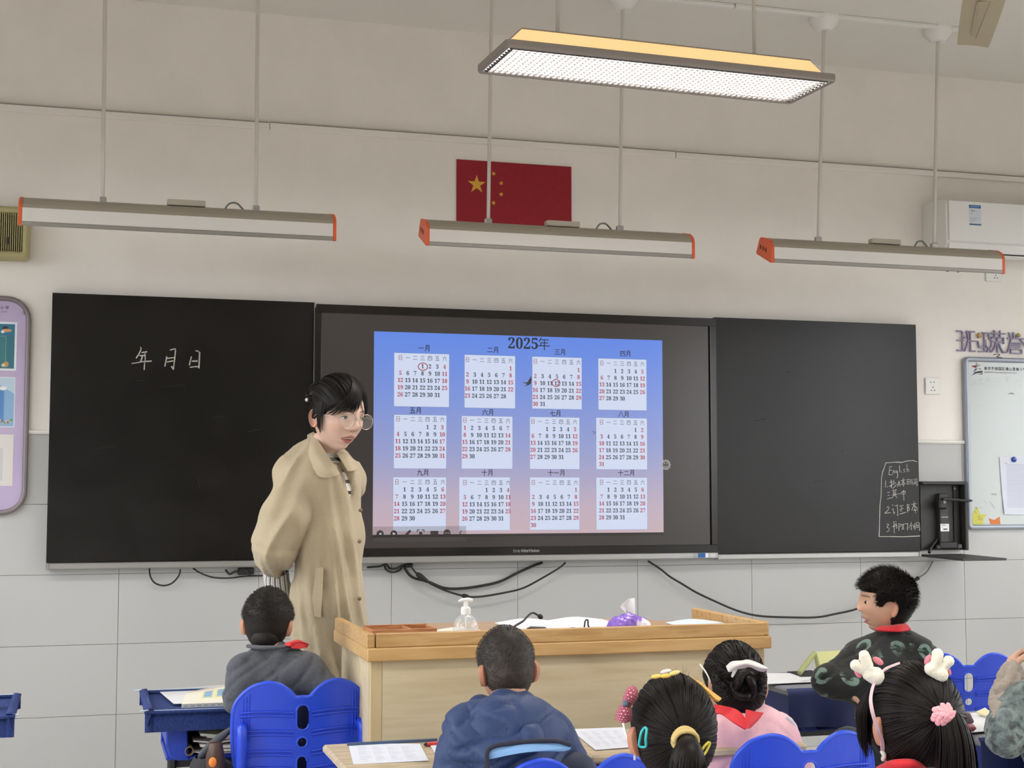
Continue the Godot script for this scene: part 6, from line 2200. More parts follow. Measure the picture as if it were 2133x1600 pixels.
# the flesh under the clothes: trunk, neck, arms and legs in one piece with the head
func flesh(o: Node3D, head: Transform3D, s: float, face: bool, neck: Vector3, chest: Vector3, hip: Vector3, arms: Array, fwd: Vector3, tone: Color, standing := false, ear := 0.45) -> void:
	var r := Vector3.UP.cross(fwd).normalized()
	var l := [[chest, hip, 0.075, 0.075, 0.04, r, 1.25], [neck, chest, 0.035, 0.07, 0.03], [head * (Vector3(0, -0.055, -0.03) * s), neck, 0.046 * s, 0.046 * s, 0.02]]
	for a in arms:
		l.append([chest + (a[0] - chest) * 0.6, a[0], 0.035, 0.034, 0.02])
		l.append([a[0], a[1], 0.028, 0.025, 0.01])
		l.append([a[1], a[2], 0.024, 0.02, 0.01])
	if standing:
		for q in [-1.0, 1.0]:
			l.append([hip + r * q * 0.07, hip + r * q * 0.08 + Vector3(0, -0.42, 0), 0.065, 0.045, 0.03])
			l.append([hip + r * q * 0.08 + Vector3(0, -0.42, 0), Vector3(hip.x + r.x * q * 0.08, 0.08, hip.z + r.z * q * 0.08), 0.045, 0.03, 0.02])
	else:
		for q in [-1.0, 1.0]:
			var k: Vector3 = hip + fwd * 0.24 + r * q * 0.075
			l.append([hip + r * q * 0.05, k, 0.045, 0.036, 0.03])
			l.append([k, Vector3(k.x + fwd.x * 0.02, 0.06, k.z + fwd.z * 0.02), 0.034, 0.024, 0.02])
	var mb := mk()
	limbs(l, 0.013, null, func(p, n): return tone, [], mb)
	for a in arms:
		if a.size() > 3:
			hand(mb, a[1], a[2], a[3], tone)
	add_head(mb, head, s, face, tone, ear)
	part("body", mb, M.skin, o)

# a small relaxed hand at the wrist w, coming from the elbow e, palm facing n
func hand(mb: MB, e: Vector3, w: Vector3, n: Vector3, tone: Color, s := 0.85) -> void:
	var y := (w - e).normalized()
	var x := y.cross(n).normalized()
	var z := x.cross(y)
	var l := [[w, w + y * 0.045 * s, 0.019 * s, 0.021 * s, 0.01, x, 1.45]]
	var tips := [[-0.028, 0.058, 0.9], [-0.0095, 0.068, 1.0], [0.0095, 0.064, 0.95], [0.027, 0.05, 0.8]]
	for t in tips:
		var a: Vector3 = w + (x * t[0] * 0.85 + y * 0.055) * s
		var b: Vector3 = a + (y * 0.75 + z * 0.45) * 0.034 * t[2] * s
		var c: Vector3 = b + (y * 0.35 + z * 0.9) * 0.03 * t[2] * s
		l.append([a - y * 0.015, a, 0.0085 * s, 0.0085 * s, 0.004])
		l.append([a, b, 0.0085 * s, 0.0075 * s, 0.003])
		l.append([b, c, 0.0075 * s, 0.0062 * s, 0.003])
	var ta := w + (x * -0.024 + y * 0.014) * s
	var tb := ta + (x * -0.75 + y * 0.5 + z * 0.4) * 0.03 * s
	l.append([ta, tb, 0.0105 * s, 0.009 * s, 0.004])
	l.append([tb, tb + (y * 0.8 + z * 0.5) * 0.024 * s, 0.009 * s, 0.007 * s, 0.003])
	limbs(l, 0.0038, null, func(p, nn): return tone, [], mb)

func person(label: String) -> Node3D:
	return thing("person", label, "person")

func rip(amp: float, fx: float, fy: float, fz: float, sd := 0.0):
	# soft sags with a few sharp creases running aslant
	return func(p: Vector3, n: Vector3) -> float:
		var a := noise.get_noise_3d(p.x * fx * 0.5 + sd, p.y * fy * 0.5, p.z * fz * 0.5)
		var u := p.x * 0.8 + p.y * 0.6
		var w := p.y * 0.8 - p.x * 0.6
		var b := noise.get_noise_3d(u * fx * 0.22 + sd + 7.0, w * fy * 0.9, p.z * fz * 0.3)
		var c := noise.get_noise_3d(w * fx * 0.22 + sd + 31.0, u * fy * 0.8, p.z * fz * 0.3)
		return amp * a * 0.9 - amp * 1.1 * pow(maxf(0.0, 1.0 - absf(b) * 3.6), 2.0) - amp * 0.7 * pow(maxf(0.0, 1.0 - absf(c) * 4.0), 2.0)

func scarf_m() -> Material:
	if not M.has("scarf"):
		M.scarf = fabric(c8(205, 26, 38), 0.7, 0.25, 0.05)
	return M.scarf

func people() -> void:
	teacher()
	boy_grey()
	boy_navy()
	girl_pink()
	boy_pattern()
	girl_ponytail()
	girl_rabbit()
	child_sleeve()

func teacher() -> void:
	var R := cam_xf.basis.x
	var U := cam_xf.basis.y
	var B := cam_xf.basis.z
	var o := person("woman teacher in a beige coat and striped shirt, glasses on, leaning forward")
	var tone := Color(0.63, 0.43, 0.34)
	var face := (R * 0.66 + B * 0.74 - U * 0.10).normalized()
	var H := looking(P(704, 866, 4.8), face, (U + R * 0.10).normalized())
	var s := 1.05
	var neck := P(672, 945, 4.86)
	var chest := P(680, 1010, 4.87)
	var hip := P(690, 1240, 4.87)
	var fwd := (R * 0.92 + B * 0.38)
	fwd.y = 0
	fwd = fwd.normalized()
	var side := Vector3.UP.cross(fwd).normalized()
	flesh(o, H, s, true, neck, chest, hip, [[P(622, 1000, 4.78), P(574, 1145, 4.8), P(580, 1215, 4.9), R * 0.4 - U * 0.3], [P(722, 1000, 5.0), P(690, 1140, 5.08), P(620, 1230, 5.0), R * -0.4 + B * 0.3]], fwd, tone, true)
	# eyes
	for e in [-1.0, 1.0]:
		var ew := mk()
		ew.ball(H * (Vector3(e * 0.0335, 0.001, 0.0775) * s), Vector3(0.0115, 0.0062, 0.0085), 18, 10, H.basis)
		var eo := part("eye", ew, M.eye_white, o)
		var ir := mk()
		ir.ball(H * (Vector3(e * 0.0335 + 0.002, 0.0012, 0.0845) * s), Vector3(0.0052, 0.0054, 0.0028), 14, 8, H.basis)
		part("iris", ir, M.iris, eo)
		var ld := mk()
		ld.tube(MB.spline([H * (Vector3(e * 0.02, -0.001, 0.0835) * s), H * (Vector3(e * 0.033, 0.0068, 0.087) * s), H * (Vector3(e * 0.047, 0.001, 0.08) * s)], 10), 0.0016, 6)
		part("eyelid", ld, M.hair, o)
	# hair: parted crown, fringe, gathered at the back
	var th := func(d: Vector3) -> float:
		var line := 0.36
		if d.z > 0.0:
			line = lerpf(-0.08, 0.54 - 0.3 * smoothstep(0.15, -0.45, d.x), smoothstep(0.12, 0.7, d.z))
		else:
			line = lerpf(-0.05, -0.62, smoothstep(0.0, -0.6, d.z))
		var k := smoothstep(line - 0.06, line + 0.12, d.y)
		return -0.006 + k * (0.015 + 0.013 * smoothstep(0.3, 0.9, d.y))
	var cap := hair_cap(H, s, th, 72, 56)
	combed(cap, H, s, th, Vector3(-0.12, 0.35, -0.93).normalized(), 700, 0.0035, 0.005)
	# fringe and side locks
	for k in 170:
		var xe := lerpf(-0.95, 0.62, pow(rng.randf(), 1.15))
		var ye := 0.16 + 0.30 * smoothstep(-0.3, 0.5, xe) + rng.randf_range(-0.06, 0.1) - 0.12 * smoothstep(-0.45, -0.9, xe)
		if xe > 0.12:
			ye = lerpf(0.52, 0.02, smoothstep(0.12, 0.62, xe)) + rng.randf_range(0.0, 0.08)
		var p := PackedVector3Array()
		var x0 := 0.2 + 0.25 * xe
		for i in 10:
			var t := i / 9.0
			var xx := lerpf(x0, xe, pow(t, 1.3))
			var yy := lerpf(0.93, ye, t)
			var dd := Vector3(xx, yy, sqrt(maxf(0.05, 1.0 - minf(0.95, xx * xx + yy * yy)))).normalized()
			p.append(H * ((head_at(dd, false) + dd * (0.026 - 0.017 * t + 0.004 * sin(t * PI))) * s))
		ribbon(cap, p, 0.0036, H.basis * Vector3(xe * 0.6, 0.4, 0.8).normalized())
	for e in [-1.0, 1.0]:
		for k in 12:
			var p := PackedVector3Array()
			var zz := rng.randf_range(0.1, 0.42)
			for i in 8:
				var t := i / 7.0
				var dd := Vector3(e, lerpf(0.35, -0.42 - 0.2 * rng.randf(), t), zz * (1.0 - 0.25 * t)).normalized()
				p.append(H * ((head_at(dd, false) + dd * (0.014 - 0.006 * t)) * s))
			ribbon(cap, p, 0.006 * (1.0 if k < 8 else 0.5), H.basis * Vector3(e, 0, 0.4).normalized())
	part("hair", cap, M.hair, o)
	var bun := mk()
	bun.ball(P(662, 822, 4.84), Vector3(0.034, 0.042, 0.034), 22, 14)
	for k in 120:
		var c := P(662, 822, 4.84)
		var p := PackedVector3Array()
		var a0 := rng.randf() * TAU
		var tl := rng.randf_range(-1.2, 1.2)
		for i in 9:
			var a := a0 + i * 0.28
			var q := Vector3(cos(a), sin(a) * cos(tl), sin(a) * sin(tl))
			p.append(c + q * Vector3(0.036, 0.044, 0.036) * rng.randf_range(0.98, 1.05))
		ribbon(bun, p, 0.003, (p[4] - c).normalized())
	part("hair_bun", bun, M.hair, o)
	var clip := mk()
	clip.tube(PackedVector3Array([P(655, 826, 4.82), P(637, 824, 4.8)]), 0.0028, 8)
	var co := part("hair_clip", clip, M.black, o)
	var pl := mk()
	pl.ball(P(639, 833, 4.79), Vector3(0.0058, 0.0062, 0.0058), 14, 10)
	part("pearl", pl, mat(c8(226, 222, 218), 0.2), co, "white pearl bead")
	# glasses
	var wire := mat(c8(196, 178, 168), 0.25, 0.7)
	var lens := mat(Color(0.96, 0.97, 0.98, 0.05), 0.03)
	lens.transparency = BaseMaterial3D.TRANSPARENCY_ALPHA
	var gl := mk()
	var lobes := []
	for e in [-1.0, 1.0]:
		var p := PackedVector3Array()
		for i in 29:
			var a := TAU * i / 28
			p.append(H * (Vector3(e * 0.036 + 0.0255 * cos(a), -0.006 + 0.0235 * sin(a), 0.1055 - 0.10 * pow(0.036 + 0.0255 * cos(a) * e, 1.6)) * s))
		gl.tube(p, 0.0011, 6, false)
		lobes.append(p)
		gl.tube(MB.spline([H * (Vector3(e * 0.0615, 0.002, 0.094) * s), H * (Vector3(e * 0.076, 0.003, 0.06) * s), H * (Vector3(e * 0.079, 0.0, 0.0) * s), H * (Vector3(e * 0.078, -0.012, -0.02) * s)], 12), 0.0013, 6)
	gl.tube(MB.spline([H * (Vector3(-0.0105, 0.0, 0.106) * s), H * (Vector3(0, 0.004, 0.108) * s), H * (Vector3(0.0105, 0.0, 0.106) * s)], 8), 0.0012, 6)
	var go := part("glasses", gl, wire, o, "round thin-rimmed glasses")
	for p in lobes:
		var lb := mk()
		var c := Vector3.ZERO
		for i in 28:
			c += p[i] / 28.0
		for i in 28:
			lb.tri(c, p[i], p[i + 1])
		part("lens", lb, lens, go)
	# striped shirt
	var st := Print.new(16, 64, c8(224, 222, 214))
	st.rect(0, 0, 16, 20, c8(34, 30, 30))
	var sm := printed(st, 0.9)
	sm.texture_repeat = true
	sm.uv1_triplanar = true
	sm.uv1_scale = Vector3(27, 27, 27)
	part("shirt", limbs([[neck + U * 0.004, chest, 0.054, 0.098, 0.03, side, 1.1], [chest, P(686, 1120, 4.86), 0.104, 0.098, 0.03, side, 1.1], [P(686, 1120, 4.86), hip, 0.098, 0.1, 0.03, side, 1.1]], 0.012), sm, o)
	# coat
	var beige := fabric(c8(170, 156, 128), 0.75, 0.35, 0.02)
	var fold := func(p: Vector3, n: Vector3) -> float:
		var q := cam_xf.affine_inverse() * p
		var lowk := smoothstep(1.3, 0.8, p.y)
		var sleeve := smoothstep(-0.66, -0.72, q.x) * smoothstep(-0.66, -0.5, q.y)
		var v := noise.get_noise_2d(q.x * 13.0 + q.y * 1.6, q.y * 0.9 + 3.0)
		var v2 := noise.get_noise_2d(q.x * 24.0 + q.y * 3.0 + 9.0, q.y * 1.6)
		var al := q.y * 0.92 + q.x * 0.38
		var ac := q.x * 0.92 - q.y * 0.38
		var e := noise.get_noise_3d(ac * 12.0, al * 3.0 + 5.0, q.z * 5.0)
		var c := noise.get_noise_3d(al * 13.0, ac * 4.5, q.z * 3.0 + 40.0)
		var body := 0.010 * (1.0 - 2.4 * absf(v)) + 0.004 * (1.0 - 2.4 * absf(v2))
		var arm := 0.008 * (1.0 - 2.4 * absf(e)) - 0.007 * pow(maxf(0.0, 1.0 - absf(c) * 2.6), 2.0) * smoothstep(1.22, 1.0, p.y)
		return lerpf(body * (0.45 + 0.55 * lowk), arm, sleeve)
	var coat := [
		[P(664, 952, 4.87), P(674, 1000, 4.86), 0.058, 0.112, 0.03, side, 1.15],
		[P(674, 1000, 4.86), P(686, 1120, 4.86), 0.112, 0.108, 0.03, side, 1.12],
		[P(686, 1120, 4.86), P(687, 1250, 4.86), 0.108, 0.112, 0.03, side, 1.15],
		[P(687, 1250, 4.86), P(689, 1520, 4.88), 0.114, 0.126, 0.03, side, 1.25],
		[P(640, 968, 4.84), P(618, 1000, 4.8), 0.06, 0.074, 0.04],
		[P(660, 955, 4.85), P(625, 990, 4.8), 0.05, 0.07, 0.05],
		[P(618, 1000, 4.8), P(597, 1070, 4.74), 0.074, 0.078, 0.012],
		[P(597, 1070, 4.74), P(575, 1138, 4.75), 0.078, 0.076, 0.006],
		[P(575, 1134, 4.75), P(572, 1158, 4.79), 0.076, 0.062, 0.006],
		[P(572, 1158, 4.79), P(575, 1174, 4.83), 0.062, 0.044, 0.006],
		[P(690, 965, 4.95), P(722, 1000, 5.0), 0.06, 0.062, 0.04],
		[P(722, 1000, 5.0), P(690, 1140, 5.06), 0.062, 0.055, 0.03]]
	var cuts := [
		[P(704, 955, 4.74), P(719, 995, 4.745), 0.022, 0.018],
		[P(719, 995, 4.745), P(734, 1062, 4.755), 0.018, 0.016],
		[P(734, 1062, 4.755), P(740, 1125, 4.765), 0.016, 0.006],
		[P(690, 925, 4.8), P(700, 948, 4.77), 0.046, 0.03]]
	for q in cuts:
		q.append(B)
		q.append(3.6)
	part("coat", limbs(coat, 0.008, fold, null, cuts), beige, o)
	var c1 := mk()
	c1.patch([PV([[648, 904, 4.87], [640, 914, 4.85], [633, 926, 4.86]]), PV([[660, 914, 4.80], [650, 930, 4.765], [638, 950, 4.765]]), PV([[676, 938, 4.755], [664, 956, 4.73], [651, 974, 4.73]]), PV([[693, 964, 4.74], [682, 978, 4.712], [665, 993, 4.715]]), PV([[709, 987, 4.735], [700, 991, 4.715], [686, 995, 4.712]])], 14, 18, 0.005)
	var cmat := fabric(c8(173, 159, 131), 0.75, 0.35, 0.02)
	var coa: Node = o.get_node("coat")
	part("collar", c1, cmat, coa)
	c1 = mk()
	c1.patch([PV([[700, 946, 4.81], [709, 940, 4.85], [716, 938, 4.88]]), PV([[712, 962, 4.785], [724, 958, 4.80], [732, 956, 4.84]]), PV([[724, 982, 4.77], [737, 982, 4.775], [746, 977, 4.81]])], 10, 14, 0.005)
	part("collar", c1, cmat, coa)
	c1 = mk()
	c1.patch([PV([[640, 906, 4.9], [655, 900, 4.93], [676, 906, 4.95]]), PV([[640, 924, 4.89], [655, 922, 4.94], [680, 924, 4.96]])], 10, 8, 0.005)
	part("collar", c1, cmat, coa)
	# pocket welt, buttons, turned-back cuff
	c1 = mk()
	c1.patch([PV([[646, 1282, 4.716], [668, 1287, 4.712]]), PV([[652, 1232, 4.716], [671, 1236, 4.712]]), PV([[659, 1184, 4.72], [673, 1182, 4.72]])], 6, 12, 0.004)
	part("pocket_welt", c1, cmat, coa)
	for q in [[751, 1063, 4.79], [749, 1128, 4.79], [749, 1247, 4.79]]:
		c1 = mk()
		c1.ball(P(q[0], q[1], q[2] - 0.02), Vector3(0.007, 0.007, 0.006), 12, 8)
		part("button", c1, mat(c8(120, 104, 76), 0.35), coa)
	var cs := Print.new(256, 16, c8(214, 212, 206))
	for i in 16:
		cs.rect(i * 16, 0, 5, 16, c8(92, 92, 96))
		cs.rect(i * 16 + 9, 0, 1.5, 16, c8(120, 118, 112))
	c1 = mk()
	c1.tube(PackedVector3Array([P(575, 1188, 4.85), P(575, 1200, 4.86), P(578, 1218, 4.88), P(581, 1240, 4.9)]), PackedFloat32Array([0.041, 0.044, 0.042, 0.04]), 32, false)
	part("cuff", c1, printed(cs, 0.85), coa, "striped turned-back cuff")
	# trousers and shoes
	var tl := []
	for q in [-1.0, 1.0]:
		var a: Vector3 = hip + side * q * 0.07
		tl.append([a - side * q * 0.025, Vector3(a.x, 0.5, a.z), 0.07, 0.062, 0.03])
		tl.append([Vector3(a.x, 0.5, a.z), Vector3(a.x, 0.09, a.z), 0.07, 0.055, 0.03])
	part("trousers", limbs(tl, 0.018), fabric(c8(58, 58, 62)), o)
	for q in [-1.0, 1.0]:
		var a: Vector3 = hip + side * q * 0.075
		a.y = 0.036
		var b := mk()
		b.tube(PackedVector3Array([a - fwd * 0.08, a - fwd * 0.05, a + fwd * 0.06, a + fwd * 0.13, a + fwd * 0.16]), PackedFloat32Array([0.018, 0.036, 0.037, 0.032, 0.012]), 12)
		part("shoe", b, M.white_plastic, o)

func boy_grey() -> void:
	var R := cam_xf.basis.x
	var U := cam_xf.basis.y
	var B := cam_xf.basis.z
	var o := person("boy in a dark grey top and red scarf seated with his back turned")
	var fwd := Vector3(0.22, 0, -0.97).normalized()
	var H := looking(P(557, 1299, 4.35), (fwd + Vector3(0, -0.2, 0)).normalized(), (Vector3.UP + R * 0.05).normalized())
	var s := 0.865
	var neck := P(566, 1362, 4.32)
	var chest := P(574, 1428, 4.3)
	var hip := Vector3(0.735, 0.45, 2.09)
	flesh(o, H, s, false, neck, chest, hip, [[P(512, 1406, 4.28), P(497, 1460, 4.25), P(520, 1480, 4.44), -U], [P(638, 1404, 4.28), P(687, 1446, 4.25), P(662, 1474, 4.44), -U]], fwd, skin_tone)
	var th := func(d: Vector3) -> float:
		var line := 0.28
		if d.z < 0.2:
			line = lerpf(0.12, -0.85, smoothstep(0.2, -0.4, d.z))
		if d.z > 0.2:
			line = 0.42
		return -0.005 + 0.008 * smoothstep(line - 0.05, line + 0.1, d.y) + 0.012 * smoothstep(-0.25, 0.35, d.y) * smoothstep(line, line + 0.1, d.y)
	var cap := hair_cap(H, s, th)
	tufts(cap, H, s, th, 6500, 0.011, 0.42, 0.0014, Vector3(0.2, 0.75, -0.6))
	limbs([[H * (Vector3(0, -0.05, -0.04) * s), P(561, 1347, 4.33), 0.042, 0.0405, 0.01]], 0.007, null, null, [], cap)
	part("hair", cap, M.hair_soft, o)
	var grey := fabric(c8(72, 75, 82), 0.9, 0.25, 0.05)
	var side := Vector3.UP.cross(fwd).normalized()
	part("sweater", limbs([[P(566, 1370, 4.32), P(570, 1396, 4.32), 0.05, 0.07, 0.03, side, 1.15], [P(570, 1402, 4.32), chest, 0.08, 0.095, 0.04, side, 1.2], [chest, P(585, 1490, 4.34), 0.098, 0.095, 0.03, side, 1.15], [P(585, 1490, 4.34), hip, 0.095, 0.095, 0.03, side, 1.1],
		[P(540, 1398, 4.3), P(512, 1402, 4.27), 0.046, 0.053, 0.05], [P(512, 1402, 4.27), P(497, 1460, 4.24), 0.053, 0.046, 0.03], [P(497, 1460, 4.24), P(518, 1480, 4.42), 0.045, 0.036, 0.02],
		[P(600, 1394, 4.3), P(638, 1400, 4.27), 0.046, 0.05, 0.05], [P(638, 1400, 4.27), P(688, 1445, 4.24), 0.05, 0.045, 0.03], [P(688, 1445, 4.24), P(662, 1474, 4.42), 0.044, 0.036, 0.02]], 0.0095, rip(0.006, 14, 20, 14), null, []), grey, o)
	var b := mk()
	b.tube(MB.spline(PV([[518, 1346, 4.33], [542, 1349, 4.25], [578, 1349, 4.24], [610, 1345, 4.28], [620, 1340, 4.34]]), 24), 0.009, 8, true, 0.7)
	part("collar_fold", b, grey, o)
	b = mk()
	b.patch([PV([[592, 1344, 4.25], [606, 1346, 4.24], [618, 1348, 4.28]]), PV([[596, 1339, 4.255], [610, 1338, 4.25], [628, 1341, 4.3]]), PV([[604, 1336, 4.28], [622, 1333, 4.29], [645, 1343, 4.32]])], 12, 8, 0.004)
	b.patch([PV([[608, 1350, 4.245], [625, 1351, 4.27], [640, 1349, 4.32]]), PV([[606, 1342, 4.25], [624, 1340, 4.28], [644, 1343, 4.33]])], 10, 6, 0.004)
	part("red_scarf", b, scarf_m(), o, "red neck scarf")
	seated_legs(o, hip, fwd, fabric(c8(60, 62, 68)), M.black)

func boy_navy() -> void:
	var R := cam_xf.basis.x
	var U := cam_xf.basis.y
	var o := person("boy with close-cropped hair in a hooded navy jacket, back turned")
	var fwd := Vector3(-0.03, 0, -1).normalized()
	var H := looking(P(1054, 1393, 3.58), (fwd + Vector3(0, -0.12, 0) + R * -0.02).normalized(), (Vector3.UP + R * -0.04).normalized())
	var s := 0.88
	var neck := P(1056, 1456, 3.54)
	var chest := P(1062, 1535, 3.45)
	var hip := Vector3(1.2, 0.44, 3.1)
	var tone := Color(0.46, 0.25, 0.165)
	flesh(o, H, s, false, neck, chest, hip, [[P(968, 1564, 3.46), P(942, 1641, 3.43), P(930, 1622, 3.62), -U], [P(1148, 1538, 3.49), P(1222, 1634, 3.49), P(1228, 1620, 3.66), -U]], fwd, tone)
	var th := func(d: Vector3) -> float:
		var line := 0.3
		if d.z < 0.3:
			line = lerpf(0.1, -0.66, smoothstep(0.3, -0.5, d.z))
		return -0.004 + 0.0052 * smoothstep(line - 0.04, line + 0.06, d.y) + 0.006 * smoothstep(-0.1, 0.55, d.y)
	var cap := hair_cap(H, s, th)
	# cropped hair: the scalp shows between the stubble, more so towards the nape
	var fm := mat(Color.WHITE, 0.6)
	fm.vertex_color_use_as_albedo = true
	var inv := H.affine_inverse()
	for i in cap.v.size():
		var q := (inv * cap.v[i]) / s
		var cut := 0.5 + 0.5 * noise.get_noise_3d(q.x * 50, q.y * 50, q.z * 50)
		var bare := 0.42 if q.y < 0.005 + 0.02 * noise.get_noise_3d(q.x * 30, 4, q.z * 30) else 0.1
		cap.c[i] = Color(0.018, 0.014, 0.012).lerp(Color(0.13, 0.095, 0.065), bare * cut)
	part("scalp_stubble", cap, fm, o)
	var tf := mk()
	tufts(tf, H, s, func(d): return th.call(d) * 1.5 + 0.0022 if th.call(d) > 0.0 else 0.0, 8000, 0.0048, 0.3, 0.001, Vector3(0.05, 0.8, -0.6))
	part("hair", tf, M.hair_soft, o)
	var navy := fabric(c8(24, 50, 96), 0.6, 0.1, 0.05)
	var side := Vector3.UP.cross(fwd).normalized()
	part("jacket", limbs([[P(1062, 1525, 3.5), chest, 0.07, 0.104, 0.04, side, 1.2], [chest, P(1080, 1656, 3.42), 0.108, 0.115, 0.03, side, 1.15], [P(1080, 1656, 3.42), hip, 0.115, 0.11, 0.03, side, 1.1],
		[P(1010, 1531, 3.5), P(968, 1564, 3.45), 0.06, 0.062, 0.05], [P(968, 1564, 3.45), P(942, 1641, 3.42), 0.062, 0.055, 0.03], [P(942, 1641, 3.42), P(930, 1624, 3.58), 0.05, 0.04, 0.02],
		[P(1105, 1516, 3.5), P(1148, 1538, 3.48), 0.055, 0.056, 0.03], [P(1148, 1538, 3.48), P(1222, 1634, 3.48), 0.056, 0.05, 0.03], [P(1222, 1634, 3.48), P(1228, 1621, 3.62), 0.045, 0.038, 0.02]], 0.0095, rip(0.009, 11, 9, 11, 3.0)), navy, o)
	part("hood", limbs([[P(1004, 1476, 3.55), P(962, 1520, 3.45), 0.036, 0.046, 0.02], [P(962, 1520, 3.45), P(968, 1552, 3.39), 0.046, 0.044, 0.02], [P(968, 1552, 3.39), P(1030, 1580, 3.34), 0.044, 0.034, 0.02],
		[P(1030, 1580, 3.34), P(1098, 1540, 3.37), 0.034, 0.04, 0.02], [P(1098, 1540, 3.37), P(1114, 1508, 3.43), 0.04, 0.038, 0.02], [P(1114, 1508, 3.43), P(1092, 1475, 3.52), 0.038, 0.032, 0.02],
		[P(1004, 1476, 3.54), P(1050, 1471, 3.47), 0.032, 0.034, 0.02], [P(1050, 1471, 3.47), P(1092, 1474, 3.52), 0.034, 0.032, 0.02],
		[P(1046, 1500, 3.43), P(1034, 1550, 3.385), 0.05, 0.042, 0.03, side, 1.2], [P(1005, 1510, 3.45), P(1078, 1508, 3.45), 0.05, 0.05, 0.03]], 0.008, rip(0.010, 14, 11, 12, 11.0)), navy, o)
	seated_legs(o, hip, fwd, fabric(c8(40, 44, 56)), M.black)

func girl_pink() -> void:
	var R := cam_xf.basis.x
	var U := cam_xf.basis.y
	var B := cam_xf.basis.z
	var o := person("girl in pink with braided hair, a white bow and a red scarf")
	var fwd := Vector3(0.1, 0, -1).normalized()
	var H := looking(P(1529, 1427, 3.85), (fwd + Vector3(0, -0.25, 0) - R * 0.1).normalized(), (Vector3.UP + R * 0.06).normalized())
	var s := 0.95
	var neck := P(1535, 1485, 3.84)
	var chest := P(1562, 1575, 3.82)
	var hip := Vector3(1.87, 0.44, 3.03)
	flesh(o, H, s, false, neck, chest, hip, [[P(1500, 1534, 3.79), P(1472, 1600, 3.76), P(1490, 1592, 3.95), -U], [P(1621, 1533, 3.85), P(1653, 1590, 3.87), P(1640, 1585, 4.02), -U]], fwd, skin_tone)
	var th := func(d: Vector3) -> float:
		var line := 0.35
		if d.z < 0.3:
			line = lerpf(0.1, -0.66, smoothstep(0.3, -0.45, d.z))
		# partings: grooves along the crown
		var q := d.y - 0.62 - 0.25 * d.x
		var groove := exp(-q * q * 1500.0) * smoothstep(0.3, -0.1, d.z) + exp(-pow(d.x - 0.05, 2) * 1500.0) * smoothstep(0.62, 0.7, d.y - 0.1 * d.x)
		return -0.005 + 0.017 * smoothstep(line - 0.05, line + 0.12, d.y) - 0.010 * clampf(groove, 0, 1)
	var knot := (H.basis.inverse() * (P(1552, 1428, 3.74) - H.origin)).normalized()
	var cap := hair_cap(H, s, th, 96, 72)
	combed(cap, H, s, th, knot, 900, 0.003, 0.003)
	limbs([[H * (Vector3(0, -0.05, -0.035) * s), P(1537, 1478, 3.83), 0.046, 0.043, 0.01]], 0.007, null, null, [], cap)
	tufts(cap, H, s, func(d): return th.call(d) if d.y > 0.25 else 0.0, 90, 0.02, 0.6, 0.0006)
	part("hair", cap, M.hair, o)
	# knotted plait
	var bun := mk()
	var kc := P(1550, 1430, 3.75)
	for k in 5:
		var p := []
		for i in 22:
			var a := TAU * i / 16.0 + k * 1.3
			p.append(kc + (R * cos(a) * (0.018 + 0.003 * k) + U * sin(a) * (0.024 + 0.003 * k)) + B * (0.012 * sin(a * 3.0 + k) - 0.006 * k + 0.006))
		bun.tube(MB.spline(p, 44), 0.0095, 8)
	for q in [[[1476, 1378], [1490, 1392], [1508, 1404], [1528, 1414], [1545, 1420]], [[1486, 1412], [1505, 1428], [1525, 1446], [1545, 1452]], [[1592, 1400], [1588, 1420], [1578, 1438], [1560, 1446]]]:
		var p := []
		for i in q.size():
			var d := (H.basis.inverse() * (P(q[i][0], q[i][1], 3.76) - H.origin)).normalized()
			p.append(P(q[i][0], q[i][1], 3.775 - 0.02 * sin(PI * i / (q.size() - 1))))
		var sp := MB.spline(p, 30)
		for w in 3:
			var pp := PackedVector3Array()
			for i in 30:
				pp.append(sp[i] + (U * sin(i * 0.9 + w * TAU / 3) + B * 0.5 * cos(i * 0.9 * 2 + w * TAU / 3)) * 0.006)
			bun.tube(pp, 0.0062, 6)
	part("braid", bun, M.hair, o)
	# white bow
	var bow := mk()
	bow.patch([PV([[1512, 1388, 3.70], [1518, 1400, 3.69], [1528, 1398, 3.70]]), PV([[1524, 1378, 3.695], [1530, 1390, 3.68], [1540, 1394, 3.70]]), PV([[1545, 1376, 3.69], [1548, 1384, 3.675], [1552, 1392, 3.70]]), PV([[1558, 1374, 3.69], [1560, 1384, 3.675], [1562, 1390, 3.70]]), PV([[1575, 1379, 3.70], [1580, 1390, 3.685], [1580, 1398, 3.71]]), PV([[1594, 1388, 3.72], [1600, 1394, 3.71], [1592, 1400, 3.73]])], 10, 30, 0.006)
	bow.patch([PV([[1528, 1394, 3.70], [1536, 1394, 3.70]]), PV([[1524, 1404, 3.70], [1530, 1405, 3.70]]), PV([[1523, 1410, 3.70], [1526, 1411, 3.70]])], 4, 8, 0.003)
	part("hair_bow", bow, grain([c8(196, 190, 184), c8(222, 218, 214), c8(228, 226, 222)], Vector3(20, 20, 20), 0.8, 0.05, 3, 0, 0, 91), o, "white ribbon bow")
	# mask strings
	var ms := mk()
	ms.tube(MB.spline(PV([[1458, 1384, 3.86], [1470, 1400, 3.82], [1478, 1416, 3.8], [1481, 1430, 3.81]]), 12), 0.0022, 6)
	part("mask_string", ms, M.white_plastic, o)
	var pink := fabric(c8(232, 184, 192), 0.9, 0.3, 0.03)
	var side := Vector3.UP.cross(fwd).normalized()
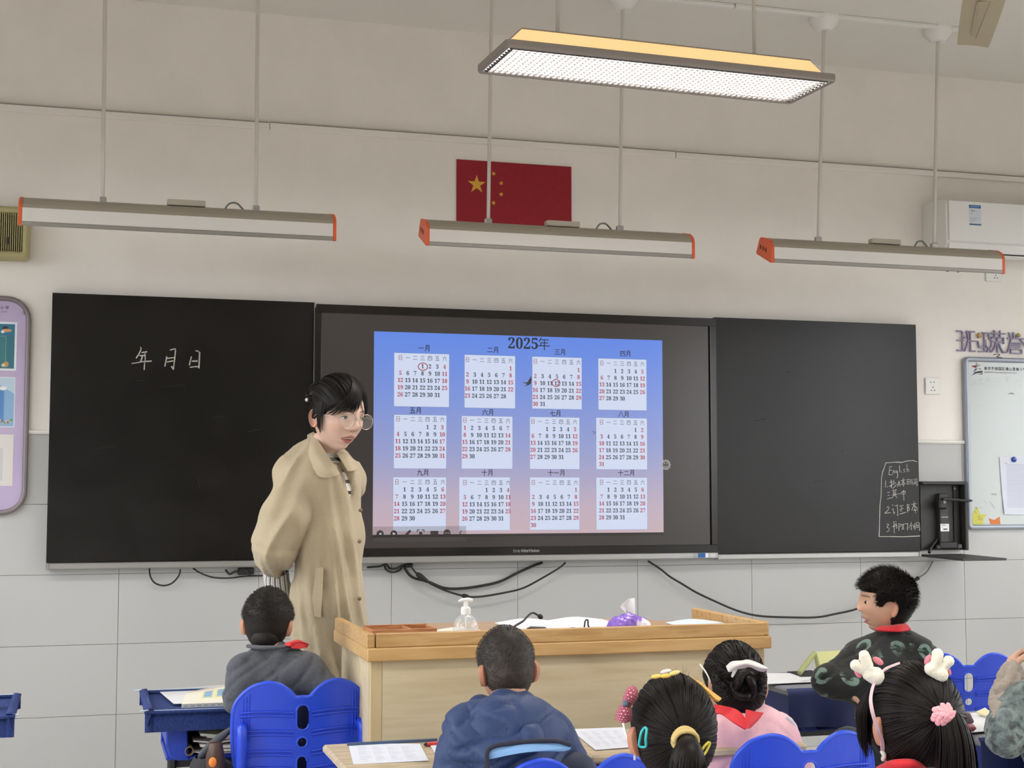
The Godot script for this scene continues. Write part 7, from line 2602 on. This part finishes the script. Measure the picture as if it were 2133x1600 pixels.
	part("sweatshirt", limbs([[P(1538, 1505, 3.83), P(1552, 1535, 3.82), 0.05, 0.085, 0.03, side, 1.1], [P(1552, 1535, 3.82), chest, 0.085, 0.1, 0.03, side, 1.2], [chest, hip, 0.105, 0.105, 0.03, side, 1.1],
		[P(1520, 1520, 3.8), P(1500, 1532, 3.78), 0.045, 0.05, 0.05], [P(1500, 1532, 3.78), P(1470, 1600, 3.75), 0.05, 0.045, 0.03], [P(1470, 1600, 3.75), P(1486, 1592, 3.9), 0.042, 0.034, 0.02],
		[P(1590, 1518, 3.82), P(1622, 1530, 3.84), 0.044, 0.046, 0.05], [P(1622, 1530, 3.84), P(1654, 1590, 3.86), 0.047, 0.042, 0.03], [P(1654, 1590, 3.86), P(1642, 1588, 3.98), 0.04, 0.034, 0.02]], 0.01, rip(0.005, 14, 14, 14, 5.0)), pink, o)
	var stp := mk()
	stp.tube(MB.spline(PV([[1638, 1494, 3.81], [1650, 1506, 3.81], [1658, 1524, 3.82], [1664, 1545, 3.83]]), 12), 0.006, 8)
	part("sleeve_stripe", stp, M.paper, o)
	var sc := mk()
	sc.patch([PV([[1489, 1469, 3.735], [1526, 1477, 3.705], [1540, 1484, 3.685], [1553, 1500, 3.670]]), PV([[1489, 1480, 3.720], [1516, 1490, 3.687], [1534, 1500, 3.665], [1552, 1512, 3.655]]), PV([[1489, 1489, 3.705], [1503, 1489, 3.693], [1530, 1508, 3.655], [1552, 1521, 3.645]])], 14, 8, 0.004)
	sc.patch([PV([[1553, 1480, 3.695], [1572, 1484, 3.700], [1589, 1485, 3.715]]), PV([[1552, 1500, 3.665], [1563, 1502, 3.670], [1577, 1500, 3.695]]), PV([[1551, 1520, 3.645], [1556, 1518, 3.650], [1561, 1515, 3.665]])], 10, 8, 0.004)
	part("red_scarf", sc, scarf_m(), o, "red neck scarf")
	seated_legs(o, hip, fwd, fabric(c8(70, 74, 96)), M.white_plastic)

func boy_pattern() -> void:
	var R := cam_xf.basis.x
	var U := cam_xf.basis.y
	var B := cam_xf.basis.z
	var o := person("boy in a black sweater with grey-green motifs, head turned to the teacher")
	var tone := Color(0.54, 0.32, 0.215)
	var look := (-R * 0.96 - B * 0.12 + U * 0.05).normalized()
	var H := looking(P(1846, 1257, 4.5), look, (Vector3.UP - R * 0.03).normalized())
	var s := 0.835
	var neck := P(1866, 1322, 4.5)
	var chest := P(1858, 1405, 4.45)
	var hip := Vector3(2.66, 0.45, 2.5)
	var fwd := Vector3(-0.25, 0, -1).normalized()
	nose_k = 0.55
	flesh(o, H, s, true, neck, chest, hip, [[P(1792, 1374, 4.51), P(1728, 1418, 4.43), P(1776, 1436, 4.39), -U], [P(1913, 1374, 4.43), P(1934, 1420, 4.51), P(1885, 1440, 4.66), -U]], fwd, tone)
	for e in [-1.0, 1.0]:
		var ew := mk()
		ew.ball(H * (Vector3(e * 0.0335, 0.001, 0.0735) * s), Vector3(0.0095, 0.0042, 0.0082), 14, 8, H.basis)
		var eo := part("eye", ew, M.eye_white, o)
		var ir := mk()
		ir.ball(H * (Vector3(e * 0.0355, 0.0012, 0.0795) * s), Vector3(0.0068, 0.0052, 0.0045), 12, 8, H.basis)
		part("iris", ir, M.iris, eo)
	var th := func(d: Vector3) -> float:
		var line := 0.34
		if d.z < 0.45:
			line = lerpf(0.3, -0.1, smoothstep(0.62, 0.36, d.z))
		if d.z < 0.05:
			line = lerpf(-0.1, -0.72, smoothstep(0.05, -0.25, d.z))
		var near := smoothstep(0.24, 0.34, Vector3(absf(d.x) - 0.98, d.y + 0.16, d.z + 0.05).length())
		return -0.006 + near * 0.012 * smoothstep(line - 0.05, line + 0.08, d.y) + near * 0.02 * smoothstep(-0.3, 0.5, d.y) * smoothstep(line, line + 0.12, d.y)
	var cap := hair_cap(H, s, th, 80, 60)
	tufts(cap, H, s, th, 7500, 0.016, 0.5, 0.0015, Vector3(0.0, 0.6, -0.7))
	part("hair", cap, M.hair, o)
	# sweater with printed motifs
	var pr := Print.new(256, 256, c8(24, 26, 26))
	var one := func(cx: float, cy: float) -> void:
		pr.oval(Vector2(cx, cy), Vector2(38, 42), c8(106, 128, 118))
		pr.oval(Vector2(cx - 4, cy - 2), Vector2(17, 21), c8(24, 26, 26))
		pr.poly(PackedVector2Array([Vector2(cx - 44, cy - 22), Vector2(cx - 10, cy - 12), Vector2(cx - 10, cy + 6), Vector2(cx - 44, cy + 2)]), c8(24, 26, 26))
		pr.poly(PackedVector2Array([Vector2(cx - 40, cy - 18), Vector2(cx - 6, cy - 10), Vector2(cx - 6, cy - 2), Vector2(cx - 40, cy - 4)]), c8(84, 104, 96))
		pr.poly(PackedVector2Array([Vector2(cx - 14, cy - 14), Vector2(cx + 8, cy - 18), Vector2(cx + 16, cy + 2), Vector2(cx + 4, cy + 22), Vector2(cx - 2, cy + 2)]), c8(18, 58, 42))
	one.call(64.0, 64.0)
	one.call(192.0, 192.0)
	var pm := printed(pr, 0.9)
	pm.texture_repeat = true
	pm.uv1_triplanar = true
	pm.uv1_scale = Vector3(1, 1, 1) / 0.15
	pm.uv1_offset = Vector3(0.35, 0.1, 0.0)
	pm.uv1_triplanar_sharpness = 8.0
	pm.rim_enabled = true
	pm.rim = 0.25
	var side := Vector3.UP.cross(fwd).normalized()
	part("sweater", limbs([[P(1864, 1342, 4.49), P(1860, 1375, 4.47), 0.048, 0.085, 0.03, side, 1.15], [P(1860, 1375, 4.47), chest, 0.09, 0.108, 0.04, side, 1.2], [chest, P(1862, 1480, 4.42), 0.11, 0.112, 0.03, side, 1.15], [P(1862, 1480, 4.42), hip, 0.11, 0.11, 0.03, side, 1.1],
		[P(1825, 1362, 4.5), P(1790, 1370, 4.5), 0.05, 0.052, 0.05], [P(1790, 1370, 4.5), P(1726, 1418, 4.42), 0.052, 0.047, 0.03], [P(1726, 1418, 4.42), P(1782, 1436, 4.38), 0.047, 0.044, 0.03],
		[P(1895, 1362, 4.45), P(1915, 1370, 4.42), 0.05, 0.05, 0.05], [P(1915, 1370, 4.42), P(1936, 1420, 4.5), 0.05, 0.045, 0.03], [P(1936, 1420, 4.5), P(1885, 1440, 4.64), 0.044, 0.036, 0.02]], 0.01, rip(0.006, 12, 12, 12, 8.0)), pm, o)
	var sc := mk()
	sc.patch([PV([[1824, 1311, 4.43], [1845, 1313, 4.41], [1875, 1315, 4.405], [1898, 1311, 4.43]]), PV([[1832, 1305, 4.44], [1850, 1306, 4.425], [1872, 1304, 4.42], [1890, 1301, 4.45]]), PV([[1846, 1303, 4.46], [1858, 1302, 4.45], [1870, 1300, 4.45], [1884, 1298, 4.48]])], 16, 8, 0.005)
	part("red_scarf", sc, scarf_m(), o, "red neck scarf")
	seated_legs(o, hip, fwd, fabric(c8(46, 48, 54)), M.black)
	# the stool he sits on
	var st := thing("stool", "small blue stool under the boy in patterned black", "stool", Vector3(hip.x, 0, hip.z))
	part("seat", bx(Vector3(0, 0.355, 0), Vector3(0.3, 0.03, 0.3), 0.01), M.blue, st)
	for q in [[-1, -1], [1, -1], [1, 1], [-1, 1]]:
		part("leg", bx(Vector3(q[0] * 0.12, 0.17, q[1] * 0.12), Vector3(0.025, 0.34, 0.025), 0.004), M.steel_dark, st)

func girl_ponytail() -> void:
	var R := cam_xf.basis.x
	var U := cam_xf.basis.y
	var B := cam_xf.basis.z
	var o := person("girl with a ponytail in a beige hair tie and several coloured hair clips")
	var fwd := Vector3(-0.05, 0, -1).normalized()
	var H := looking(P(1402, 1528, 2.78), (fwd + Vector3(0, -0.1, 0) + R * 0.14).normalized(), (Vector3.UP + R * 0.02).normalized())
	var s := 0.9
	var neck := P(1398, 1620, 2.8)
	var chest := P(1410, 1720, 2.75)
	var hip := Vector3(1.24, 0.44, 4.06)
	flesh(o, H, s, false, neck, chest, hip, [[chest + Vector3(-0.13, 0.02, 0), chest + Vector3(-0.17, -0.15, -0.05), chest + Vector3(-0.1, -0.14, -0.22), -U], [chest + Vector3(0.13, 0.02, 0), chest + Vector3(0.17, -0.15, -0.05), chest + Vector3(0.1, -0.14, -0.22), -U]], fwd, Color(0.47, 0.255, 0.17), false, 0.95)
	var th := func(d: Vector3) -> float:
		var line := 0.3
		if d.z < 0.35:
			line = lerpf(0.1, -0.72, smoothstep(0.32, -0.3, d.z))
		return -0.005 + 0.020 * smoothstep(line - 0.05, line + 0.14, d.y)
	var kp := P(1424, 1540, 2.67)
	var knot := (H.basis.inverse() * (kp - H.origin)).normalized()
	var cap := hair_cap(H, s, th, 80, 60)
	combed(cap, H, s, th, knot, 2600, 0.0026, 0.004)
	tufts(cap, H, s, func(d): return th.call(d) if d.y > 0.2 else 0.0, 60, 0.022, 0.6, 0.0005)
	part("hair", cap, M.hair, o)
	var tail := mk()
	var tp := PV([[1424, 1538, 2.665], [1432, 1552, 2.635], [1432, 1590, 2.62], [1425, 1650, 2.63], [1415, 1760, 2.66]])
	tail.tube(MB.spline(tp, 16), [0.012, 0.014, 0.016, 0.018, 0.022, 0.027, 0.031, 0.033, 0.034, 0.034, 0.034, 0.032, 0.028, 0.024, 0.016, 0.006], 14)
	hanging(tail, kp, tp, [0.014, 0.017, 0.036, 0.042, 0.03], 700, 0.003)
	part("ponytail", tail, M.hair, o)
	# beige hair tie of several turns
	var tie := mk()
	var ax: Vector3 = (tp[1] - tp[0]).normalized()
	var tx: Vector3 = ax.cross(Vector3.UP).normalized()
	var ty: Vector3 = ax.cross(tx)
	for k in 4:
		var p := PackedVector3Array()
		var c: Vector3 = tp[0] + ax * (0.004 + k * 0.0055) + U * (0.001 * (k % 2))
		for i in 25:
			var a := TAU * i / 24
			p.append(c + (tx * cos(a) + ty * sin(a)) * (0.0215 + 0.0008 * sin(a * 3 + k)))
		tie.tube(p, 0.0042, 8, false)
	part("hair_tie", tie, mat(c8(196, 172, 112), 0.8), o, "beige coiled hair tie")
	# clips
	var snap := func(called: String, pts: Array, m: Material, label: String) -> void:
		var b := mk()
		b.tube(MB.spline(PV(pts), 36), 0.0026, 8)
		part(called, b, m, o, label)
	snap.call("hair_clip", [[1342, 1516, 2.685], [1336, 1526, 2.683], [1332, 1545, 2.683], [1333, 1555, 2.684], [1345, 1555, 2.679], [1345, 1540, 2.677], [1347, 1520, 2.68], [1343, 1515, 2.684]], mat(c8(48, 176, 182), 0.3), "teal snap clip")
	snap.call("hair_clip", [[1476, 1546, 2.675], [1467, 1555, 2.665], [1456, 1573, 2.655], [1461, 1577, 2.657], [1470, 1567, 2.667], [1478, 1550, 2.677], [1476, 1546, 2.677]], mat(c8(196, 186, 56), 0.3), "yellow snap clip")
	var fl := mk()
	var petals := [[1368, 1409, c8(222, 190, 96)], [1386, 1408, c8(226, 190, 84)], [1405, 1402, c8(220, 196, 120)], [1387, 1399, c8(206, 204, 204)]]
	var fo: Node = null
	for i in 4:
		var b := mk()
		b.ball(P(petals[i][0], petals[i][1], 2.70 + 0.02 * (1 if i == 3 else 0)), Vector3(0.0115, 0.0042, 0.008), 16, 8, Basis(B, [0.12, 0.08, 0.25, 0.2][i]))
		part("flower_petal", b, mat(petals[i][2], 0.6), o, "felt flower petal on top of the head")
	# checked bow
	var ck := Print.new(64, 64, c8(150, 66, 84))
	for i in 8:
		for k in 8:
			ck.oval(Vector2(4 + i * 8 + (4 if k % 2 else 0), 4 + k * 8), Vector2(1.9, 1.9), c8(214, 186, 190))
	var cm := printed(ck, 0.8)
	cm.texture_repeat = true
	var bw := mk()
	bw.patch([PV([[1313, 1435, 2.76], [1322, 1437, 2.75]]), PV([[1305, 1448, 2.755], [1314, 1444, 2.735], [1323, 1450, 2.745]].slice(0, 3)).slice(0, 3), PV([[1302, 1464, 2.755], [1308, 1462, 2.74], [1312, 1466, 2.745]])] if false else [PV([[1312, 1436, 2.76], [1318, 1433, 2.745], [1323, 1440, 2.75]]), PV([[1305, 1449, 2.755], [1314, 1446, 2.73], [1323, 1452, 2.745]]), PV([[1301, 1464, 2.755], [1307, 1462, 2.745], [1311, 1467, 2.75]])], 8, 10, 0.006, 1.0, 1.0)
	bw.patch([PV([[1297, 1470, 2.755], [1303, 1470, 2.745], [1309, 1472, 2.75]]), PV([[1289, 1486, 2.755], [1300, 1484, 2.73], [1311, 1488, 2.745]]), PV([[1287, 1499, 2.755], [1300, 1502, 2.74], [1312, 1499, 2.75]])], 8, 10, 0.006, 1.0, 1.0)
	part("bow_clip", bw, cm, o, "red and white dotted bow clip")
	var bk := mk()
	bk.ball(P(1303, 1466, 2.735), Vector3(0.0068, 0.0062, 0.006), 12, 8)
	part("bow_knot", bk, mat(c8(92, 104, 122), 0.7), o)
	# mustard ribbon at the far side
	var rb := mk()
	rb.patch([PV([[1434, 1412, 2.78], [1450, 1420, 2.8]]), PV([[1462, 1434, 2.79], [1458, 1424, 2.82]]), PV([[1486, 1458, 2.8], [1474, 1438, 2.83]]), PV([[1496, 1463, 2.81], [1501, 1458, 2.84]])], 6, 16, 0.004)
	part("ribbon", rb, mat(c8(206, 160, 70), 0.7), o, "mustard ribbon end")
	var ms := mk()
	ms.tube(MB.spline(PV([[1298, 1505, 2.8], [1303, 1525, 2.77], [1312, 1550, 2.75], [1322, 1570, 2.75], [1322, 1582, 2.76]]), 14), 0.0025, 6)
	part("mask_string", ms, M.white_plastic, o)
	var side := Vector3.UP.cross(fwd).normalized()
	part("sweater", limbs([[neck - U * 0.06, chest, 0.05, 0.09, 0.03, side, 1.15], [chest, hip, 0.1, 0.11, 0.03, side, 1.15], [chest + Vector3(-0.05, 0.0, 0), chest + Vector3(-0.13, 0.0, 0), 0.05, 0.05, 0.03], [chest + Vector3(-0.13, 0.015, 0), chest + Vector3(-0.17, -0.15, -0.05), 0.05, 0.043, 0.03], [chest + Vector3(-0.17, -0.15, -0.05), chest + Vector3(-0.1, -0.14, -0.2), 0.042, 0.034, 0.02], [chest + Vector3(0.05, 0.0, 0), chest + Vector3(0.13, 0.0, 0), 0.05, 0.05, 0.03], [chest + Vector3(0.13, 0.015, 0), chest + Vector3(0.17, -0.15, -0.05), 0.05, 0.043, 0.03], [chest + Vector3(0.17, -0.15, -0.05), chest + Vector3(0.1, -0.14, -0.2), 0.042, 0.034, 0.02]], 0.012), fabric(c8(214, 186, 196)), o)
	seated_legs(o, hip, fwd, fabric(c8(60, 60, 80)), M.white_plastic)

func girl_rabbit() -> void:
	var R := cam_xf.basis.x
	var U := cam_xf.basis.y
	var B := cam_xf.basis.z
	var o := person("girl with a headband, two white rabbit clips and a pink flower hair tie")
	var fwd := Vector3(-0.1, 0, -1).normalized()
	var H := looking(P(1908, 1508, 2.85), (fwd + Vector3(0, -0.08, 0) + R * 0.16).normalized(), (Vector3.UP + R * 0.03).normalized())
	var s := 0.95
	var neck := P(1890, 1606, 2.86)
	var chest := P(1895, 1715, 2.82)
	var hip := Vector3(1.77, 0.44, 4.1)
	flesh(o, H, s, false, neck, chest, hip, [[chest + Vector3(-0.13, 0.02, 0), chest + Vector3(-0.17, -0.15, -0.05), chest + Vector3(-0.1, -0.14, -0.22), -U], [chest + Vector3(0.13, 0.02, 0), chest + Vector3(0.17, -0.15, -0.05), chest + Vector3(0.1, -0.14, -0.22), -U]], fwd, Color(0.5, 0.28, 0.19), false, 0.95)
	var th := func(d: Vector3) -> float:
		var line := 0.3
		if d.z < 0.64:
			line = lerpf(0.0, -0.75, smoothstep(0.62, 0.0, d.z))
		return -0.005 + 0.021 * smoothstep(line - 0.05, line + 0.14, d.y)
	var kp := P(1962, 1492, 2.74)
	var knot := (H.basis.inverse() * (kp - H.origin)).normalized()
	var cap := hair_cap(H, s, th, 80, 60)
	combed(cap, H, s, th, knot, 2600, 0.0028, 0.004)
	tufts(cap, H, s, func(d): return th.call(d) if d.y > 0.3 else 0.0, 60, 0.03, 0.6, 0.0006)
	part("hair", cap, M.hair, o)
	var tail := mk()
	var tp := PV([[1962, 1492, 2.735], [1978, 1505, 2.71], [1990, 1550, 2.70], [1992, 1620, 2.71], [1985, 1760, 2.74]])
	tail.tube(MB.spline(tp, 16), [0.014, 0.018, 0.022, 0.025, 0.027, 0.028, 0.029, 0.03, 0.03, 0.03, 0.03, 0.028, 0.026, 0.022, 0.014, 0.006], 14)
	hanging(tail, kp, tp, [0.014, 0.028, 0.036, 0.042, 0.03], 650, 0.003)
	# a looser lock beside the cheek
	hanging(tail, kp, PV([[1815, 1440, 2.86], [1800, 1480, 2.86], [1800, 1530, 2.87], [1808, 1580, 2.88]]), [0.008, 0.016, 0.016, 0.01], 160, 0.003)
	part("ponytail", tail, M.hair, o)
	# flower tie: ruffled petals
	var fw := mk()
	var fc := P(1966, 1490, 2.69)
	for k in 26:
		var a := k * 2.4
		var r := 0.003 + 0.0165 * sqrt(k / 26.0)
		var c := fc + (R * cos(a) + U * sin(a)) * r + B * (0.012 - r * 0.7)
		fw.ball(c, Vector3(0.0075, 0.006, 0.0035), 10, 6, Basis(B, a + 0.6) * Basis(R, 0.7))
	var fm := grain([c8(226, 120, 132), c8(238, 164, 172), c8(240, 206, 210)], Vector3(30, 30, 30), 0.7, 0.04, 3, 0, 0, 95)
	part("flower_tie", fw, fm, o, "pink ruffled flower hair tie")
	# headband
	var hb := mk()
	var rows := []
	var band := [[1838, 1565, 2.83], [1836, 1540, 2.80], [1828, 1520, 2.775], [1816, 1480, 2.765], [1814, 1450, 2.775], [1824, 1418, 2.79], [1845, 1396, 2.80], [1872, 1384, 2.83]]
	for q in band:
		rows.append([P(q[0] + 3.5, q[1] - 1, q[2] - 0.006), P(q[0] - 3.5, q[1] + 1, q[2] - 0.006)])
	hb.patch(rows, 3, 40, 0.004)
	part("headband", hb, mat(c8(222, 190, 196), 0.6), o, "pale pink headband")
	# rabbit clips
	var plush := grain([c8(214, 210, 190), c8(226, 222, 204), c8(232, 229, 214)], Vector3(18, 18, 18), 0.95, 0.05, 4, 0, 0, 96)
	plush.rim_enabled = true
	plush.rim = 0.5
	var rose := mat(c8(214, 128, 140), 0.8)
	for q in [[[1818, 1406], [1788, 1378], [1801, 1364], [1778, 1391], [1824, 1380], 2.79, [1795, 1398], [1826, 1376]], [[1952, 1399], [1946, 1366], [1956, 1358], [1976, 1378], [1972, 1374], 2.8, [1932, 1374], [1972, 1396]]]:
		var z: float = q[5]
		var lst := []
		if q[0][0] < 1900:
			lst = [[P(1823, 1408, z), P(1812, 1404, z), 0.0175, 0.0145, 0.012], [P(1812, 1392, z - 0.005), P(1800, 1366, z), 0.0085, 0.0108, 0.002], [P(1803, 1400, z), P(1782, 1386, z), 0.0085, 0.0108, 0.002]]
		else:
			lst = [[P(1940, 1394, z), P(1958, 1405, z), 0.0135, 0.0155, 0.012], [P(1948, 1388, z - 0.004), P(1953, 1363, z), 0.0095, 0.0112, 0.002], [P(1960, 1394, z), P(1976, 1377, z), 0.0085, 0.0108, 0.002]]
		var ro := part("rabbit_clip", limbs(lst, 0.0035, func(p, n): return 0.0012 * noise.get_noise_3d(p.x * 300, p.y * 300, p.z * 300)), plush, o, "white plush rabbit clip")
		for w in ([[1787, 1401, 0.5], [1829, 1377, 1.0]] if q[0][0] < 1900 else [[1933, 1375, -0.5], [1973, 1397, 0.5]]):
			var b := mk()
			b.ball(P(w[0], w[1], z + 0.006), Vector3(0.0065, 0.0115, 0.006), 12, 8, Basis(B, w[2]))
			part("ear_lining", b, rose, ro)
	var hp := mk()
	hp.tube(MB.spline(PV([[1838, 1566, 2.82], [1842, 1574, 2.81], [1840, 1582, 2.82]]), 6), 0.005, 8)
	part("headband_end", hp, mat(c8(216, 210, 200), 0.5), o)
	var side := Vector3.UP.cross(fwd).normalized()
	part("jacket", limbs([[neck - U * 0.06, chest, 0.05, 0.09, 0.03, side, 1.15], [chest, hip, 0.1, 0.11, 0.03, side, 1.15], [chest + Vector3(-0.05, 0.0, 0), chest + Vector3(-0.13, 0.0, 0), 0.05, 0.05, 0.03], [chest + Vector3(-0.13, 0.015, 0), chest + Vector3(-0.17, -0.15, -0.05), 0.05, 0.043, 0.03], [chest + Vector3(-0.17, -0.15, -0.05), chest + Vector3(-0.1, -0.14, -0.2), 0.042, 0.034, 0.02], [chest + Vector3(0.05, 0.0, 0), chest + Vector3(0.13, 0.0, 0), 0.05, 0.05, 0.03], [chest + Vector3(0.13, 0.015, 0), chest + Vector3(0.17, -0.15, -0.05), 0.05, 0.043, 0.03], [chest + Vector3(0.17, -0.15, -0.05), chest + Vector3(0.1, -0.14, -0.2), 0.042, 0.034, 0.02]], 0.012), fabric(c8(206, 190, 186)), o)
	var sc := mk()
	sc.tube(MB.spline(PV([[1838, 1606, 2.87], [1862, 1596, 2.78], [1895, 1594, 2.76], [1925, 1600, 2.8]]), 20), 0.015, 10, true, 0.8)
	part("red_scarf", sc, scarf_m(), o, "red neck scarf")
	seated_legs(o, hip, fwd, fabric(c8(60, 60, 80)), M.white_plastic)

func child_sleeve() -> void:
	var R := cam_xf.basis.x
	var U := cam_xf.basis.y
	var B := cam_xf.basis.z
	var o := person("child at the picture's edge in a crumpled grey-green camouflage jacket, arm raised")
	var tone := Color(0.56, 0.34, 0.24)
	var fwd := Vector3(-0.3, 0, -1).normalized()
	var H := looking(P(2215, 1330, 3.9), (-R * 0.3 - B).normalized())
	var s := 0.95
	var chest := P(2200, 1500, 3.82)
	var hip := Vector3(chest.x + 0.02, 0.44, chest.z + 0.06)
	var sh := P(2140, 1470, 3.75)
	var el := P(2096, 1532, 3.7)
	var wr := P(2108, 1405, 3.83)
	flesh(o, H, s, false, P(2210, 1410, 3.87), chest, hip, [[sh, el, wr, R * 0.9], [P(2270, 1480, 3.85), P(2290, 1560, 3.95), P(2230, 1560, 4.0), -U]], fwd, tone)
	var cap := hair_cap(H, s, func(d): return -0.004 + 0.018 * smoothstep(-0.5, -0.3, d.y) * smoothstep(0.6, 0.3, d.z))
	tufts(cap, H, s, func(d): return 0.012 if d.y > -0.35 and d.z < 0.3 else 0.0, 2500, 0.016, 0.5, 0.0018)
	part("hair", cap, M.hair_soft, o)
	var camo := fabric(c8(110, 122, 118), 0.8, 0.3, 0.02)
	var g := camo.albedo_texture as NoiseTexture2D
	var cg := Gradient.new()
	cg.offsets = PackedFloat32Array([0.0, 0.36, 0.365, 0.5, 0.505, 0.72, 0.725])
	cg.colors = PackedColorArray([c8(52, 58, 58), c8(52, 58, 58), c8(92, 106, 106), c8(92, 106, 106), c8(118, 132, 130), c8(118, 132, 130), c8(70, 78, 78)])
	g.color_ramp = cg
	camo.uv1_scale = Vector3(2.2, 2.2, 2.2)
	var pale := fabric(c8(150, 140, 128), 0.8, 0.3, 0.05)
	var side := Vector3.UP.cross(fwd).normalized()
	part("jacket", limbs([[P(2208, 1420, 3.86), P(2200, 1470, 3.84), 0.06, 0.095, 0.03, side, 1.15], [P(2200, 1470, 3.84), hip, 0.105, 0.11, 0.03, side, 1.15], [P(2175, 1455, 3.8), sh, 0.06, 0.06, 0.04], [sh, el, 0.06, 0.052, 0.03], [el, el + (wr - el) * 0.3, 0.05, 0.046, 0.02], [P(2240, 1460, 3.85), P(2270, 1480, 3.85), 0.05, 0.05, 0.03], [P(2270, 1480, 3.85), P(2290, 1560, 3.95), 0.05, 0.044, 0.03], [P(2290, 1560, 3.95), P(2232, 1560, 4.0), 0.042, 0.036, 0.02]], 0.009, rip(0.008, 16, 16, 16, 2.0)), camo, o)
	part("sleeve_end", limbs([[el + (wr - el) * 0.22, el + (wr - el) * 0.6, 0.049, 0.047, 0.02], [el + (wr - el) * 0.6, el + (wr - el) * 0.95, 0.047, 0.042, 0.02]], 0.007, rip(0.011, 26, 30, 26, 6.0)), pale, o, "crumpled grey-brown rolled sleeve")
	seated_legs(o, hip, fwd, fabric(c8(60, 60, 70)), M.black)
